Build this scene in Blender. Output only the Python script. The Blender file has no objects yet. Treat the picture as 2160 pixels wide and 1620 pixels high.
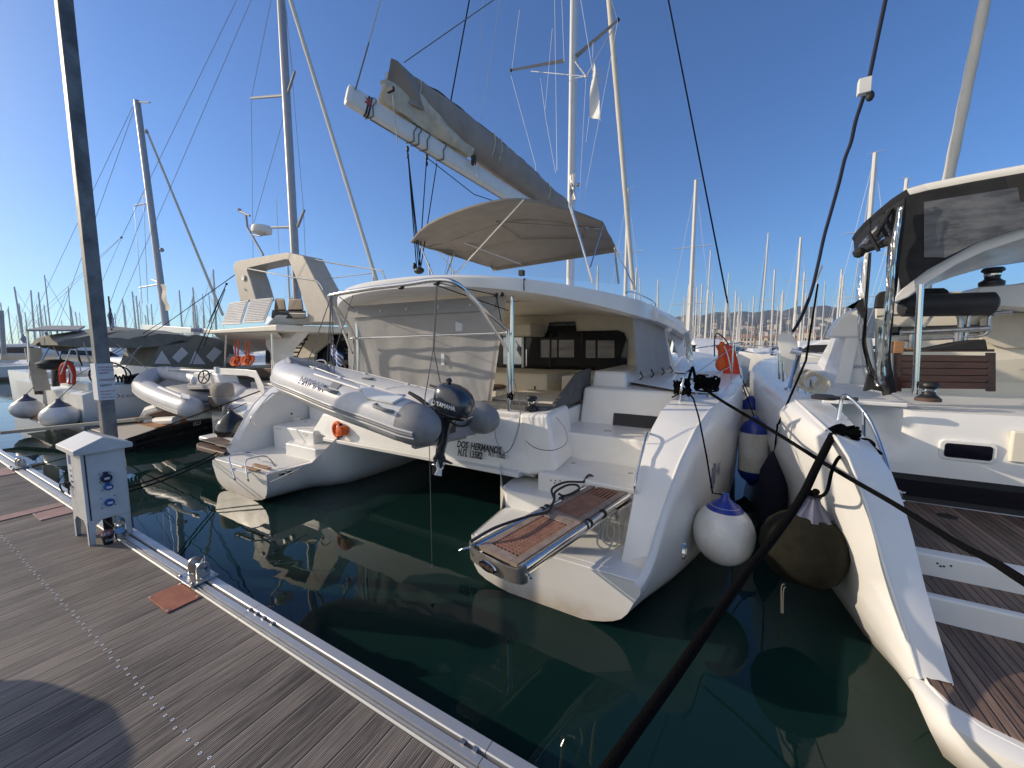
import bpy, bmesh, math, random
from mathutils import Vector, Matrix
R = math.radians
random.seed(7)
S = bpy.context.scene
COL = S.collection

# ------------------------------------------------------------------ camera
F = 811.0; YAW = R(29.4); PIT = R(5.65); H = 2.5
cd = bpy.data.cameras.new('camera'); cam = bpy.data.objects.new('camera', cd); COL.objects.link(cam)
cam.location = (0, 0, H); cam.rotation_euler = (math.pi/2 - PIT, 0, YAW)
cd.sensor_width = 36; cd.lens = F/2160*36; cd.clip_start = .05; cd.clip_end = 9000
S.camera = cam
# ------------------------------------------------------------------ sky and sun
SUN_AZ = R(67.8); SUN_EL = R(22)          # azimuth of travel measured from +Y towards +X
W = bpy.data.worlds.new('World'); S.world = W; W.use_nodes = True
wn = W.node_tree; bg = wn.nodes['Background']
sky = wn.nodes.new('ShaderNodeTexSky'); sky.sky_type = 'NISHITA'; sky.sun_disc = False
sky.sun_elevation = SUN_EL; sky.sun_rotation = math.pi + SUN_AZ
sky.altitude = 0; sky.air_density = 1.0; sky.dust_density = 0.2; sky.ozone_density = 3.2
hs = wn.nodes.new('ShaderNodeHueSaturation'); hs.inputs['Saturation'].default_value = 1.02; hs.inputs['Value'].default_value = 1.0; hs.inputs['Hue'].default_value = .505
ti = wn.nodes.new('ShaderNodeMix'); ti.data_type = 'RGBA'; ti.blend_type = 'MULTIPLY'; ti.inputs[0].default_value = 1; ti.inputs[7].default_value = (.57, .87, 1.17, 1)
wn.links.new(sky.outputs[0], hs.inputs['Color']); wn.links.new(hs.outputs[0], ti.inputs[6]); # sky behind the camera brightened and bleached, added as fill for shaded whites
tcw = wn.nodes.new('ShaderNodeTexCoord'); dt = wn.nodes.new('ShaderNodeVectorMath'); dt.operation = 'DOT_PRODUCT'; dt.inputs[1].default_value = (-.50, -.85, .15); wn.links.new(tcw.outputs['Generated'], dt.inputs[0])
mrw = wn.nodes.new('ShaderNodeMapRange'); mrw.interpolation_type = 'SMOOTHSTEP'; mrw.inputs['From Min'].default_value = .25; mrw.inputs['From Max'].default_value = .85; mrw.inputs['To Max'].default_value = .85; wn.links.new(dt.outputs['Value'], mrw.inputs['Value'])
sky_fill = wn.nodes.new('ShaderNodeMix'); sky_fill.data_type = 'RGBA'; sky_fill.inputs[7].default_value = (7.4, 7.1, 6.7, 1); wn.links.new(mrw.outputs[0], sky_fill.inputs[0]); wn.links.new(ti.outputs[2], sky_fill.inputs[6])
wn.links.new(sky_fill.outputs[2], bg.inputs[0]); bg.inputs[1].default_value = 0.125
sd = bpy.data.lights.new('sun', 'SUN'); sun = bpy.data.objects.new('sun', sd); COL.objects.link(sun)
sd.energy = 3.5; sd.angle = R(.5); sd.color = (1.0, .85, .66)
tr = Vector((math.sin(SUN_AZ)*math.cos(SUN_EL), math.cos(SUN_AZ)*math.cos(SUN_EL), -math.sin(SUN_EL)))
sun.rotation_euler = tr.to_track_quat('-Z', 'Y').to_euler()
S.view_settings.view_transform = 'Standard'; S.view_settings.look = 'None'
S.view_settings.exposure = 0.15; S.view_settings.gamma = 1
S.cycles.max_bounces = 9; S.cycles.diffuse_bounces = 6; S.cycles.transparent_max_bounces = 12

# ------------------------------------------------------------------ measuring the photo
fw = Vector((-math.sin(YAW)*math.cos(PIT), math.cos(YAW)*math.cos(PIT), -math.sin(PIT)))
rt = Vector((math.cos(YAW), math.sin(YAW), 0))
up = Vector((-math.sin(YAW)*math.sin(PIT), math.cos(YAW)*math.sin(PIT), math.cos(PIT)))
def at(ax, v, x, y):
    r = fw + rt*((x-1080)/F) + up*((810-y)/F)
    i = 'xyz'.index(ax); o = (0, 0, H)[i]
    return Vector((0, 0, H)) + r*((v-o)/r[i])
def aty(v, *pts): return [at('y', v, *p) for p in pts]
def atz(v, *pts): return [at('z', v, *p) for p in pts]
def atx(v, *pts): return [at('x', v, *p) for p in pts]
V = Vector

# ------------------------------------------------------------------ materials
MATS = {}
def mat(name, col, rough=.5, metal=0., coat=0., noise=0., nscale=6., bump=0., bscale=40., spec=.5, alpha=1., stretch=(1,1,1), col2=None, trans=0., sheen=0., ior=1.45, sub=0., detail=6., croughness=.06):
    m = bpy.data.materials.new(name); m.use_nodes = True; MATS[name] = m
    nt = m.node_tree; b = nt.nodes['Principled BSDF']
    b.inputs['Base Color'].default_value = (*col, 1); b.inputs['Roughness'].default_value = rough
    b.inputs['Metallic'].default_value = metal; b.inputs['Coat Weight'].default_value = coat; b.inputs['Coat Roughness'].default_value = croughness
    b.inputs['Specular IOR Level'].default_value = spec; b.inputs['Alpha'].default_value = alpha; b.inputs['IOR'].default_value = ior
    b.inputs['Transmission Weight'].default_value = trans; b.inputs['Sheen Weight'].default_value = sheen
    if noise or bump or col2:
        tc = nt.nodes.new('ShaderNodeTexCoord'); mp = nt.nodes.new('ShaderNodeMapping'); mp.inputs['Scale'].default_value = stretch
        nt.links.new(tc.outputs['Object'], mp.inputs[0])
    if noise or col2:
        n = nt.nodes.new('ShaderNodeTexNoise'); n.inputs['Scale'].default_value = nscale; n.inputs['Detail'].default_value = detail; n.inputs['Roughness'].default_value = .62
        nt.links.new(mp.outputs[0], n.inputs['Vector'])
        cr = nt.nodes.new('ShaderNodeValToRGB'); c2 = col2 or tuple(c*(1-noise) for c in col)
        cr.color_ramp.elements[0].position = .36; cr.color_ramp.elements[1].position = .62
        cr.color_ramp.elements[0].color = (*c2, 1); cr.color_ramp.elements[1].color = (*col, 1)
        nt.links.new(n.outputs['Fac'], cr.inputs[0]); nt.links.new(cr.outputs[0], b.inputs['Base Color'])
        mr = nt.nodes.new('ShaderNodeMapRange'); mr.inputs['To Min'].default_value = min(1, rough*1.35+.04); mr.inputs['To Max'].default_value = rough*.8
        nt.links.new(n.outputs['Fac'], mr.inputs['Value']); nt.links.new(mr.outputs[0], b.inputs['Roughness'])
    if bump:
        n2 = nt.nodes.new('ShaderNodeTexNoise'); n2.inputs['Scale'].default_value = bscale; n2.inputs['Detail'].default_value = 4
        nt.links.new(mp.outputs[0], n2.inputs['Vector'])
        bp = nt.nodes.new('ShaderNodeBump'); bp.inputs['Strength'].default_value = bump; bp.inputs['Distance'].default_value = .01
        nt.links.new(n2.outputs['Fac'], bp.inputs['Height']); nt.links.new(bp.outputs[0], b.inputs['Normal'])
    return m
mat('gelcoat', (.81, .80, .765), .32, coat=.35, noise=.07, nscale=1.6, bump=.015, bscale=3)
mat('gelcoat_grip', (.75, .735, .69), .55, noise=.08, nscale=2.5, bump=.25, bscale=160)
mat('gelcoat_warm', (.84, .80, .71), .4, noise=.08, nscale=2)
mat('gelcoat_cream', (.78, .73, .61), .45, noise=.06, nscale=2)
mat('antifoul', (.03, .035, .045), .7, noise=.4, nscale=8)
mat('steel', (.72, .71, .69), .13, metal=1)
mat('nose_steel', (.72, .66, .58), .3, metal=.85, noise=.2, nscale=12)
mat('steel_dull', (.55, .53, .5), .35, metal=1, noise=.3, nscale=20)
mat('aluminium', (.60, .60, .59), .42, metal=.8, noise=.1, nscale=9, stretch=(1, 1, .15))
mat('mast_paint', (.74, .74, .72), .3, coat=.3, noise=.05)
mat('mast_grey', (.36, .37, .39), .4, metal=.4, noise=.1)
mat('galvanised', (.20, .205, .205), .5, metal=.25, col2=(.10, .105, .11), nscale=5, bump=.08, bscale=30)
mat('black_glass', (.006, .007, .009), .05, spec=.45)
mat('mirror_glass', (.01, .012, .016), .03, coat=1, spec=1, ior=2.2)
mat('dark_window', (.007, .006, .012), .1, spec=.35)
mat('black_fabric', (.022, .022, .024), .8, noise=.3, bump=.3, bscale=12)
mat('dark_vinyl', (.035, .035, .036), .5, noise=.2, bump=.2, bscale=9)
mat('grey_cushion', (.115, .112, .11), .8, noise=.2, bump=.2, bscale=200)
mat('cream_cushion', (.62, .56, .45), .85, noise=.1, bump=.15, bscale=120)
mat('curtain', (.47, .47, .47), .75, noise=.10, nscale=2.2, bump=.55, bscale=9)
_m = MATS['curtain']; _nt = _m.node_tree; _p = _nt.nodes['Principled BSDF']; _o = _nt.nodes['Material Output']; _t = _nt.nodes.new('ShaderNodeBsdfTranslucent'); _t.inputs[0].default_value = (.54, .53, .52, 1)
_x = _nt.nodes.new('ShaderNodeMixShader'); _x.inputs[0].default_value = .28; _nt.links.new(_p.outputs[0], _x.inputs[1]); _nt.links.new(_t.outputs[0], _x.inputs[2]); _nt.links.new(_x.outputs[0], _o.inputs[0])
mat('curtain_hem', (.42, .38, .35), .8, noise=.12)
mat('sail_bag', (.31, .275, .245), .85, noise=.15, nscale=3, bump=.35, bscale=5, stretch=(1, 1, .4))
mat('sail_cloth', (.60, .55, .44), .8, noise=.25, nscale=4, bump=.4, bscale=9)
mat('furled_sail', (.66, .62, .54), .8, noise=.12, nscale=4, bump=.5, bscale=18, stretch=(1, 1, .3))
mat('bimini', (.27, .24, .20), .85, noise=.12, nscale=3, bump=.12, bscale=12)
mat('grey_canvas', (.20, .205, .18), .85, noise=.2, nscale=3, bump=.4, bscale=6)
mat('pvc', (.60, .60, .61), .36, noise=.14, nscale=3, bump=.12, bscale=14, coat=.15)
mat('pvc_dark', (.25, .25, .255), .5, noise=.15, nscale=9)
mat('rubber', (.02, .02, .02), .5, noise=.3)
mat('cowl', (.022, .03, .042), .2, coat=.9, noise=.2, nscale=4)
mat('engine_black', (.014, .015, .018), .4, noise=.3, nscale=14)
mat('white_plastic', (.74, .74, .72), .4, noise=.05)
mat('lettering_white', (.8, .8, .8), .5)
mat('lettering_black', (.02, .02, .025), .5)
mat('lettering_blue', (.03, .07, .22), .5)
mat('lettering_grey', (.16, .18, .22), .5)
mat('lettering_red', (.38, .06, .06), .5)
mat('orange', (.75, .13, .02), .6, noise=.25, bump=.3, bscale=10)
mat('red_orange', (.70, .06, .02), .55, noise=.15)
mat('rope_black', (.0035, .0035, .0038), .95, bump=1.0, bscale=90, spec=.08)
mat('rope_grey', (.16, .155, .15), .8, bump=.8, bscale=150)
mat('rope_beige', (.52, .48, .38), .8, bump=.8, bscale=100)
mat('rope_blue', (.010, .015, .035), .75, bump=.5, bscale=100)
mat('wire', (.22, .23, .26), .35, metal=.7)
mat('blue_vinyl', (.008, .03, .26), .35, coat=.3, noise=.15)
mat('white_vinyl', (.72, .72, .71), .3, coat=.4, col2=(.58, .56, .52), nscale=3.5)
mat('olive_cloth', (.017, .017, .012), .95, noise=.3, nscale=10, bump=.5, bscale=160, spec=.1)
mat('navy_cloth', (.008, .010, .03), .9, noise=.3, bump=.4, bscale=120)
mat('lilac_vinyl', (.07, .08, .13), .45, noise=.2)
mat('black_vinyl', (.012, .012, .013), .18, coat=.6)
mat('copper_plate', (.40, .15, .085), .55, metal=.25, noise=.3, nscale=7, bump=.12, bscale=40)
mat('pink_plate', (.36, .22, .19), .6, metal=.1, noise=.2, nscale=7)
mat('cabinet_paint', (.60, .61, .61), .45, coat=.2, col2=(.50, .51, .50), nscale=3, bump=.03, bscale=60)
mat('socket_blue', (.02, .09, .30), .4)
mat('socket_dark', (.01, .015, .05), .4)
mat('pale_blue', (.16, .34, .55), .4)
mat('sticker', (.62, .64, .66), .5)
mat('terracotta', (.36, .19, .13), .8, noise=.3, nscale=1)
mat('stucco', (.62, .52, .38), .85, noise=.15, nscale=1)
mat('stucco_white', (.66, .64, .60), .85, noise=.15, nscale=1)
mat('concrete', (.34, .33, .31), .85, noise=.2, nscale=2, bump=.2)
mat('varnished_wood', (.055, .018, .010), .3, coat=.5, noise=.5, nscale=5, stretch=(1, 8, 8), bump=.08)
mat('light_wood', (.42, .22, .10), .45, noise=.3, nscale=6, stretch=(1, 8, 8))
mat('charcoal_hull', (.035, .033, .032), .22, coat=.6, noise=.2)
mat('beige_cover', (.30, .275, .24), .8, noise=.15)
mat('pole_white', (.55, .54, .52), .45)
mat('distant_mast', (.66, .64, .60), .5)
mat('leather_brown', (.10, .06, .045), .6)

def grooved(name, c1, c2, gap, period, axis, gapw=.06, rough=.6, seam=(.01, .01, .01), ribs=0, bands=1.0):
    """boards laid side by side: per-board tone, long grain, dark seam; axis = world axis across the boards"""
    m = bpy.data.materials.new(name); m.use_nodes = True; MATS[name] = m
    nt = m.node_tree; L = nt.links.new; N = nt.nodes.new; b = nt.nodes['Principled BSDF']
    tc = N('ShaderNodeTexCoord'); sp = N('ShaderNodeSeparateXYZ'); L(tc.outputs['Object'], sp.inputs[0])
    def M(op, a, b_=None):
        n = N('ShaderNodeMath'); n.operation = op
        for i, q in enumerate((a, b_)):
            if q is None: continue
            if isinstance(q, (int, float)): n.inputs[i].default_value = q
            else: L(q, n.inputs[i])
        return n.outputs[0]
    a = sp.outputs[axis]; d = M('DIVIDE', a, period); idx = M('FLOOR', d); fr = M('FRACT', d)
    wn_ = N('ShaderNodeTexWhiteNoise'); wn_.noise_dimensions = '1D'; L(idx, wn_.inputs['W'])
    mp = N('ShaderNodeMapping'); sc = [2.2, 2.2, 2.2]; sc[axis] = 55; mp.inputs['Scale'].default_value = sc
    av = N('ShaderNodeVectorMath'); av.operation = 'ADD'; L(tc.outputs['Object'], av.inputs[0])
    cx = N('ShaderNodeCombineXYZ'); L(M('MULTIPLY', wn_.outputs[0], 40), cx.inputs[1-axis if axis < 2 else 0]); L(cx.outputs[0], av.inputs[1]); L(av.outputs[0], mp.inputs[0])
    g = N('ShaderNodeTexNoise'); g.inputs['Scale'].default_value = 1.6; g.inputs['Detail'].default_value = 9; g.inputs['Roughness'].default_value = .7; L(mp.outputs[0], g.inputs['Vector'])
    bl = N('ShaderNodeTexNoise'); bl.inputs['Scale'].default_value = 1.1; bl.inputs['Detail'].default_value = 5; L(tc.outputs['Object'], bl.inputs['Vector'])
    t = M('ADD', M('MULTIPLY', M('SUBTRACT', g.outputs['Fac'], .5), 1.9), M('ADD', M('MULTIPLY', M('SUBTRACT', wn_.outputs[0], .5), .55*bands), M('MULTIPLY', bl.outputs['Fac'], .95)))
    cr = N('ShaderNodeValToRGB'); cr.color_ramp.elements[0].color = (*c1, 1); cr.color_ramp.elements[1].color = (*c2, 1)
    cr.color_ramp.elements[0].position = .15; cr.color_ramp.elements[1].position = .85; L(t, cr.inputs[0])
    edge = M('LESS_THAN', fr, gapw)
    mx = N('ShaderNodeMix'); mx.data_type = 'RGBA'; L(edge, mx.inputs[0]); L(cr.outputs[0], mx.inputs[6]); mx.inputs[7].default_value = (*seam, 1)
    if ribs:
        hl = M('MULTIPLY', M('GREATER_THAN', fr, gapw), M('LESS_THAN', fr, gapw+.07)); ml = N('ShaderNodeMix'); ml.data_type = 'RGBA'; L(M('MULTIPLY', hl, .5), ml.inputs[0]); L(mx.outputs[2], ml.inputs[6]); ml.inputs[7].default_value = (.34, .31, .27, 1)
        rr_ = N('ShaderNodeMix'); rr_.data_type = 'RGBA'; rr_.blend_type = 'MULTIPLY'; rr_.inputs[7].default_value = (.45, .45, .45, 1); L(M('MULTIPLY', M('LESS_THAN', M('SINE', M('MULTIPLY', a, 2*math.pi/ribs)), -.45), .8), rr_.inputs[0]); L(ml.outputs[2], rr_.inputs[6])
        L(rr_.outputs[2], b.inputs['Base Color'])
    else: L(mx.outputs[2], b.inputs['Base Color'])
    b.inputs['Roughness'].default_value = rough
    h = M('SUBTRACT', M('MULTIPLY', g.outputs['Fac'], .25), M('MULTIPLY', edge, 2.0))
    if ribs:
        rb = M('SINE', M('MULTIPLY', a, 2*math.pi/ribs)); h = M('ADD', h, M('MULTIPLY', rb, .35))
    bp = N('ShaderNodeBump'); bp.inputs['Strength'].default_value = .7; bp.inputs['Distance'].default_value = .004
    L(h, bp.inputs['Height']); L(bp.outputs[0], b.inputs['Normal'])
    return m
grooved('deck_boards', (.060, .047, .038), (.34, .285, .235), .1, .126, 0, .055, .62, ribs=.0105, bands=.4)
grooved('teak_y', (.045, .028, .020), (.19, .125, .085), .1, .062, 0, .10, .6)
grooved('teak_x', (.10, .055, .04), (.30, .17, .12), .1, .05, 1, .10, .6)
mat('teak_grate', (.30, .155, .11), .6, col2=(.20, .10, .07), nscale=10, stretch=(1, 1, 1), bump=.2)
mat('teak_grey', (.30, .235, .195), .65, col2=(.21, .16, .13), nscale=10, bump=.2)

mat('smoked_vinyl', (.14, .145, .155), .2, col2=(.05, .054, .062), nscale=3, stretch=(1, 1, 3.5), bump=.25, bscale=5)
# clear sheet / glass
def sheet(name, tint, f, rough=.05, bump=.3, bscale=5, ior=1.5):
    m = bpy.data.materials.new(name); m.use_nodes = True; MATS[name] = m
    nt = m.node_tree; L = nt.links.new; nt.nodes.remove(nt.nodes['Principled BSDF']); out = nt.nodes['Material Output']
    t = nt.nodes.new('ShaderNodeBsdfTransparent'); t.inputs[0].default_value = (*tint, 1)
    g = nt.nodes.new('ShaderNodeBsdfGlossy'); g.inputs['Roughness'].default_value = rough
    mx = nt.nodes.new('ShaderNodeMixShader'); fr = nt.nodes.new('ShaderNodeFresnel'); fr.inputs[0].default_value = ior
    ad = nt.nodes.new('ShaderNodeMath'); ad.operation = 'ADD'; ad.inputs[1].default_value = f; L(fr.outputs[0], ad.inputs[0])
    n = nt.nodes.new('ShaderNodeTexNoise'); n.inputs['Scale'].default_value = bscale; tc = nt.nodes.new('ShaderNodeTexCoord'); L(tc.outputs['Object'], n.inputs['Vector'])
    bp = nt.nodes.new('ShaderNodeBump'); bp.inputs['Strength'].default_value = bump; bp.inputs['Distance'].default_value = .05; L(n.outputs['Fac'], bp.inputs['Height'])
    L(bp.outputs[0], g.inputs['Normal']); L(bp.outputs[0], fr.inputs['Normal'])
    L(ad.outputs[0], mx.inputs[0]); L(t.outputs[0], mx.inputs[1]); L(g.outputs[0], mx.inputs[2]); L(mx.outputs[0], out.inputs[0])
    return m
sheet('clear_vinyl', (.93, .93, .93), .03, .05, .18, ior=1.12)
sheet('hazy_vinyl', (.72, .73, .75), .16, .15, .4, 5)
sheet('clear_plastic', (.85, .88, .92), .12, .05, .1, 20)

# water
m = bpy.data.materials.new('water'); m.use_nodes = True; MATS['water'] = m
nt = m.node_tree; b = nt.nodes['Principled BSDF']; L = nt.links.new
b.inputs['Base Color'].default_value = (.0045, .020, .018, 1); b.inputs['Roughness'].default_value = .015; b.inputs['IOR'].default_value = 1.33; b.inputs['Specular IOR Level'].default_value = .45
tc = nt.nodes.new('ShaderNodeTexCoord'); mp = nt.nodes.new('ShaderNodeMapping'); mp.inputs['Scale'].default_value = (1, .8, 1); L(tc.outputs['Object'], mp.inputs[0])
n1 = nt.nodes.new('ShaderNodeTexNoise'); n1.inputs['Scale'].default_value = .9; n1.inputs['Detail'].default_value = 2.5; n1.inputs['Distortion'].default_value = .6; L(mp.outputs[0], n1.inputs['Vector'])
n2 = nt.nodes.new('ShaderNodeTexNoise'); n2.inputs['Scale'].default_value = 3.4; n2.inputs['Detail'].default_value = 2; L(mp.outputs[0], n2.inputs['Vector'])
n3 = nt.nodes.new('ShaderNodeTexNoise'); n3.inputs['Scale'].default_value = .22; L(mp.outputs[0], n3.inputs['Vector'])
def MM(op, a, b_):
    n = nt.nodes.new('ShaderNodeMath'); n.operation = op
    for i, q in enumerate((a, b_)):
        if isinstance(q, (int, float)): n.inputs[i].default_value = q
        else: L(q, n.inputs[i])
    return n.outputs[0]
hh = MM('ADD', MM('MULTIPLY', n1.outputs['Fac'], .6), MM('MULTIPLY', MM('MULTIPLY', n2.outputs['Fac'], .14), n3.outputs['Fac']))
bp = nt.nodes.new('ShaderNodeBump'); bp.inputs['Strength'].default_value = .17; bp.inputs['Distance'].default_value = .05; L(hh, bp.inputs['Height']); L(bp.outputs[0], b.inputs['Normal'])

# ------------------------------------------------------------------ mesh helpers
class MB:
    def __init__(s): s.v = []; s.f = []; s.m = []
    def add(s, vs, fs, mi=0):
        o = len(s.v); s.v += [tuple(p) for p in vs]; s.f += [tuple(i+o for i in f) for f in fs]; s.m += [mi]*len(fs); return s
    def box(s, x0, x1, y0, y1, z0, z1, mi=0, M=None):
        vs = [V((x, y, z)) for z in (z0, z1) for y in (y0, y1) for x in (x0, x1)]
        if M is not None: vs = [M @ p for p in vs]
        return s.add(vs, [(0,2,3,1),(4,5,7,6),(0,1,5,4),(2,6,7,3),(0,4,6,2),(1,3,7,5)], mi)
    def hexa(s, bot, top, mi=0):                       # two quads
        n = len(bot)
        return s.add(list(bot)+list(top), [tuple(reversed(range(n))), tuple(range(n, 2*n))] + [(i, (i+1) % n, n+(i+1) % n, n+i) for i in range(n)], mi)
    def prism(s, poly, d, mi=0):
        return s.hexa([V(p) for p in poly], [V(p)+V(d) for p in poly], mi)
    def loft(s, secs, mi=0, closed=True, cap=True, cap_mi=None):
        n = len(secs[0]); vs = [p for q in secs for p in q]; fs = []
        for i in range(len(secs)-1):
            for j in range(n if closed else n-1):
                k = (j+1) % n; fs.append((i*n+j, i*n+k, (i+1)*n+k, (i+1)*n+j))
        s.add(vs, fs, mi)
        if cap and closed:
            o = len(s.v)-len(vs)
            s.f += [tuple(o+j for j in reversed(range(n))), tuple(o+(len(secs)-1)*n+j for j in range(n))]; s.m += [mi if cap_mi is None else cap_mi]*2
        return s
    def tube(s, pts, r, n=10, mi=0, cap=True):
        pts = [V(p) for p in pts]; rs = r if isinstance(r, (list, tuple)) else [r]*len(pts)
        secs = []; prev = None
        for i, p in enumerate(pts):
            a = pts[max(0, i-1)]; c = pts[min(len(pts)-1, i+1)]; t = (c-a)
            if t.length < 1e-9: t = V((0, 0, 1))
            t.normalize()
            if prev is None:
                u = t.cross(V((0, 0, 1)));  u = u if u.length > .05 else t.cross(V((1, 0, 0)))
            else: u = prev - t*prev.dot(t)
            u.normalize(); prev = u; w = t.cross(u)
            secs.append([p + (u*math.cos(2*math.pi*k/n) + w*math.sin(2*math.pi*k/n))*rs[i] for k in range(n)])
        return s.loft(secs, mi, cap=cap)
    def lathe(s, prof, c, n=24, mi=0, axis=V((0, 0, 1)), mis=None):
        axis = V(axis).normalized(); u = axis.cross(V((1, 0, 0)));  u = u if u.length > .1 else axis.cross(V((0, 1, 0))); u.normalize(); w = axis.cross(u)
        c = V(c); secs = [[c + axis*h + (u*math.cos(2*math.pi*k/n)+w*math.sin(2*math.pi*k/n))*max(r, 1e-4) for k in range(n)] for r, h in prof]
        if mis is None: return s.loft(secs, mi)
        for i in range(len(secs)-1): s.loft(secs[i:i+2], mis[i], cap=False)
        return s
    def grid(s, fn, nu, nv, mi=0):
        vs = [fn(i/nu, j/nv) for i in range(nu+1) for j in range(nv+1)]
        return s.add(vs, [(i*(nv+1)+j, (i+1)*(nv+1)+j, (i+1)*(nv+1)+j+1, i*(nv+1)+j+1) for i in range(nu) for j in range(nv)], mi)
    def ball(s, c, r, n=16, mi=0, sc=(1, 1, 1)):
        c = V(c); vs = []; fs = []
        for i in range(n//2+1):
            th = math.pi*i/(n//2)
            for j in range(n): vs.append(c+V((math.sin(th)*math.cos(2*math.pi*j/n)*r*sc[0], math.sin(th)*math.sin(2*math.pi*j/n)*r*sc[1], math.cos(th)*r*sc[2])))
        for i in range(n//2):
            for j in range(n): k = (j+1) % n; fs.append((i*n+j, (i+1)*n+j, (i+1)*n+k, i*n+k))
        return s.add(vs, fs, mi)
    def build(s, name, mats, parent=None, smooth=40, bevel=0, seg=2, solid=0, sub=0, label=None):
        me = bpy.data.meshes.new(name); me.from_pydata(s.v, [], s.f)
        if isinstance(mats, str): mats = [mats]
        for q in mats: me.materials.append(MATS[q])
        for p, i in zip(me.polygons, s.m): p.material_index = i
        bm = bmesh.new(); bm.from_mesh(me); bmesh.ops.remove_doubles(bm, verts=bm.verts, dist=1e-5)
        bmesh.ops.recalc_face_normals(bm, faces=bm.faces); bm.to_mesh(me); bm.free()
        if smooth:
            me.polygons.foreach_set('use_smooth', [True]*len(me.polygons)); me.set_sharp_from_angle(angle=R(smooth))
        me.update()
        o = bpy.data.objects.new(name, me); COL.objects.link(o)
        if parent: o.parent = parent; o.matrix_parent_inverse = Matrix.Translation(-parent.location) if parent.type == 'EMPTY' and parent.parent is None and False else Matrix.Identity(4)
        if solid:
            q = o.modifiers.new('t', 'SOLIDIFY'); q.thickness = solid; q.offset = 0
        if bevel:
            q = o.modifiers.new('b', 'BEVEL'); q.width = bevel; q.segments = seg; q.limit_method = 'ANGLE'; q.angle_limit = R(35); q.harden_normals = True
        if sub:
            q = o.modifiers.new('s', 'SUBSURF'); q.levels = sub; q.render_levels = sub
        if label: o['label'] = label
        return o
def catmull(pts, k=6):
    pts = [V(p) for p in pts]; out = []
    for i in range(len(pts)-1):
        p0 = pts[max(0, i-1)]; p1 = pts[i]; p2 = pts[i+1]; p3 = pts[min(len(pts)-1, i+2)]
        for j in range(k):
            t = j/k; out.append(.5*((2*p1)+(p2-p0)*t+(2*p0-5*p1+4*p2-p3)*t*t+(3*p1-p0-3*p2+p3)*t**3))
    return out+[pts[-1]]
def rope(a, b, sag=0., n=14):
    a = V(a); b = V(b); return [a.lerp(b, i/n) - V((0, 0, sag*4*(i/n)*(1-i/n))) for i in range(n+1)]
def tag(o, label, cat, group=None):
    o['label'] = label; o['category'] = cat
    if group: o['group'] = group
    return o
def root(name, label, cat, group=None):
    o = bpy.data.objects.new(name, None); COL.objects.link(o); o.empty_display_size = .3
    return tag(o, label, cat, group)
def structure(o): o['kind'] = 'structure'; return o
def lerp1(tab, y):
    for (a, va), (b_, vb) in zip(tab, tab[1:]):
        if y <= b_: 
            t = max(0, (y-a)/(b_-a)); return va+(vb-va)*t
    return tab[-1][1]
def text(s, size, org, xd, yd, m_, parent, name='lettering', ext=.001, space=1., wide=1., shear=0, bold=0):
    cu = bpy.data.curves.new('t', 'FONT'); cu.body = s; cu.size = size; cu.extrude = ext; cu.space_character = space; cu.shear = shear; cu.resolution_u = 3; cu.offset = bold
    o = bpy.data.objects.new('t', cu); COL.objects.link(o)
    bpy.context.view_layer.update()
    me = bpy.data.meshes.new_from_object(o.evaluated_get(bpy.context.evaluated_depsgraph_get())); bpy.data.objects.remove(o)
    xd = V(xd).normalized(); yd = V(yd); yd = (yd-xd*yd.dot(xd)).normalized(); zd = xd.cross(yd)
    for v in me.vertices: v.co = V(org)+xd*v.co.x*wide+yd*v.co.y+zd*v.co.z
    me.materials.clear(); me.materials.append(MATS[m_])
    q = bpy.data.objects.new(name, me); COL.objects.link(q)
    if parent: q.parent = parent
    return q
def copy_tree(o, parent=None):
    c = o.copy(); COL.objects.link(c); c.parent = parent
    for ch in list(o.children): copy_tree(ch, c)
    return c
# ================================================================== water and pontoon
o = MB().add([(-1500, 1.0, 0), (1500, 1.0, 0), (1500, 2200, 0), (-1500, 2200, 0), (-1500, -60, 0), (1500, -60, 0)], [(0, 1, 2, 3), (4, 5, 1, 0)]).build('water', 'water', smooth=0); structure(o)
DK = .6
# the deck, boards run towards the boats
b = MB(); b.box(-40, 6, -3.2, 1.24, .42, DK)
dock = b.build('boardwalk', 'deck_boards', smooth=0); structure(dock)
b = MB(); b.box(-40, 6, -3.1, 1.38, -.5, .40); b.build('float', 'concrete', dock, smooth=0)
# aluminium edge profile with slot and ridges
prof = [(1.243, .56), (1.243, .603), (1.250, .614), (1.255, .598), (1.262, .598), (1.266, .614), (1.272, .614), (1.276, .598), (1.283, .598), (1.287, .613), (1.325, .612), (1.327, .575), (1.343, .575), (1.345, .612), (1.352, .616), (1.405, .616), (1.412, .604), (1.412, .47), (1.395, .46), (1.395, .56)]
b = MB(); xs = [-40, -20, -12] + [-8.9+2.0*i for i in range(8)]
for x0, x1 in zip(xs, xs[1:]):
    b.loft([[V((x0+.002, y, z)) for y, z in prof], [V((x1-.002, y, z)) for y, z in prof]])
b.build('edge_rail', 'aluminium', dock, smooth=20)
# screw heads in the line of joists (white worn washers)
b = MB()
for i in range(110):
    x = -13.0+.126*i
    for dx, dy in ((.03, .0), (.095, -.012)):
        c = V((x+dx+.063*0, .705+dy+random.uniform(-.004, .004), DK+.0015))
        b.lathe([(0, 0), (.0085, .0), (.0085, .001)], c, 8); 
        b.lathe([(.004, .0012), (.001, .0014)], c, 6, mi=1)
sc_ = b.build('deck_screws', ['sticker', 'rubber'], dock, smooth=0); sc_['kind'] = 'stuff'
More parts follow.
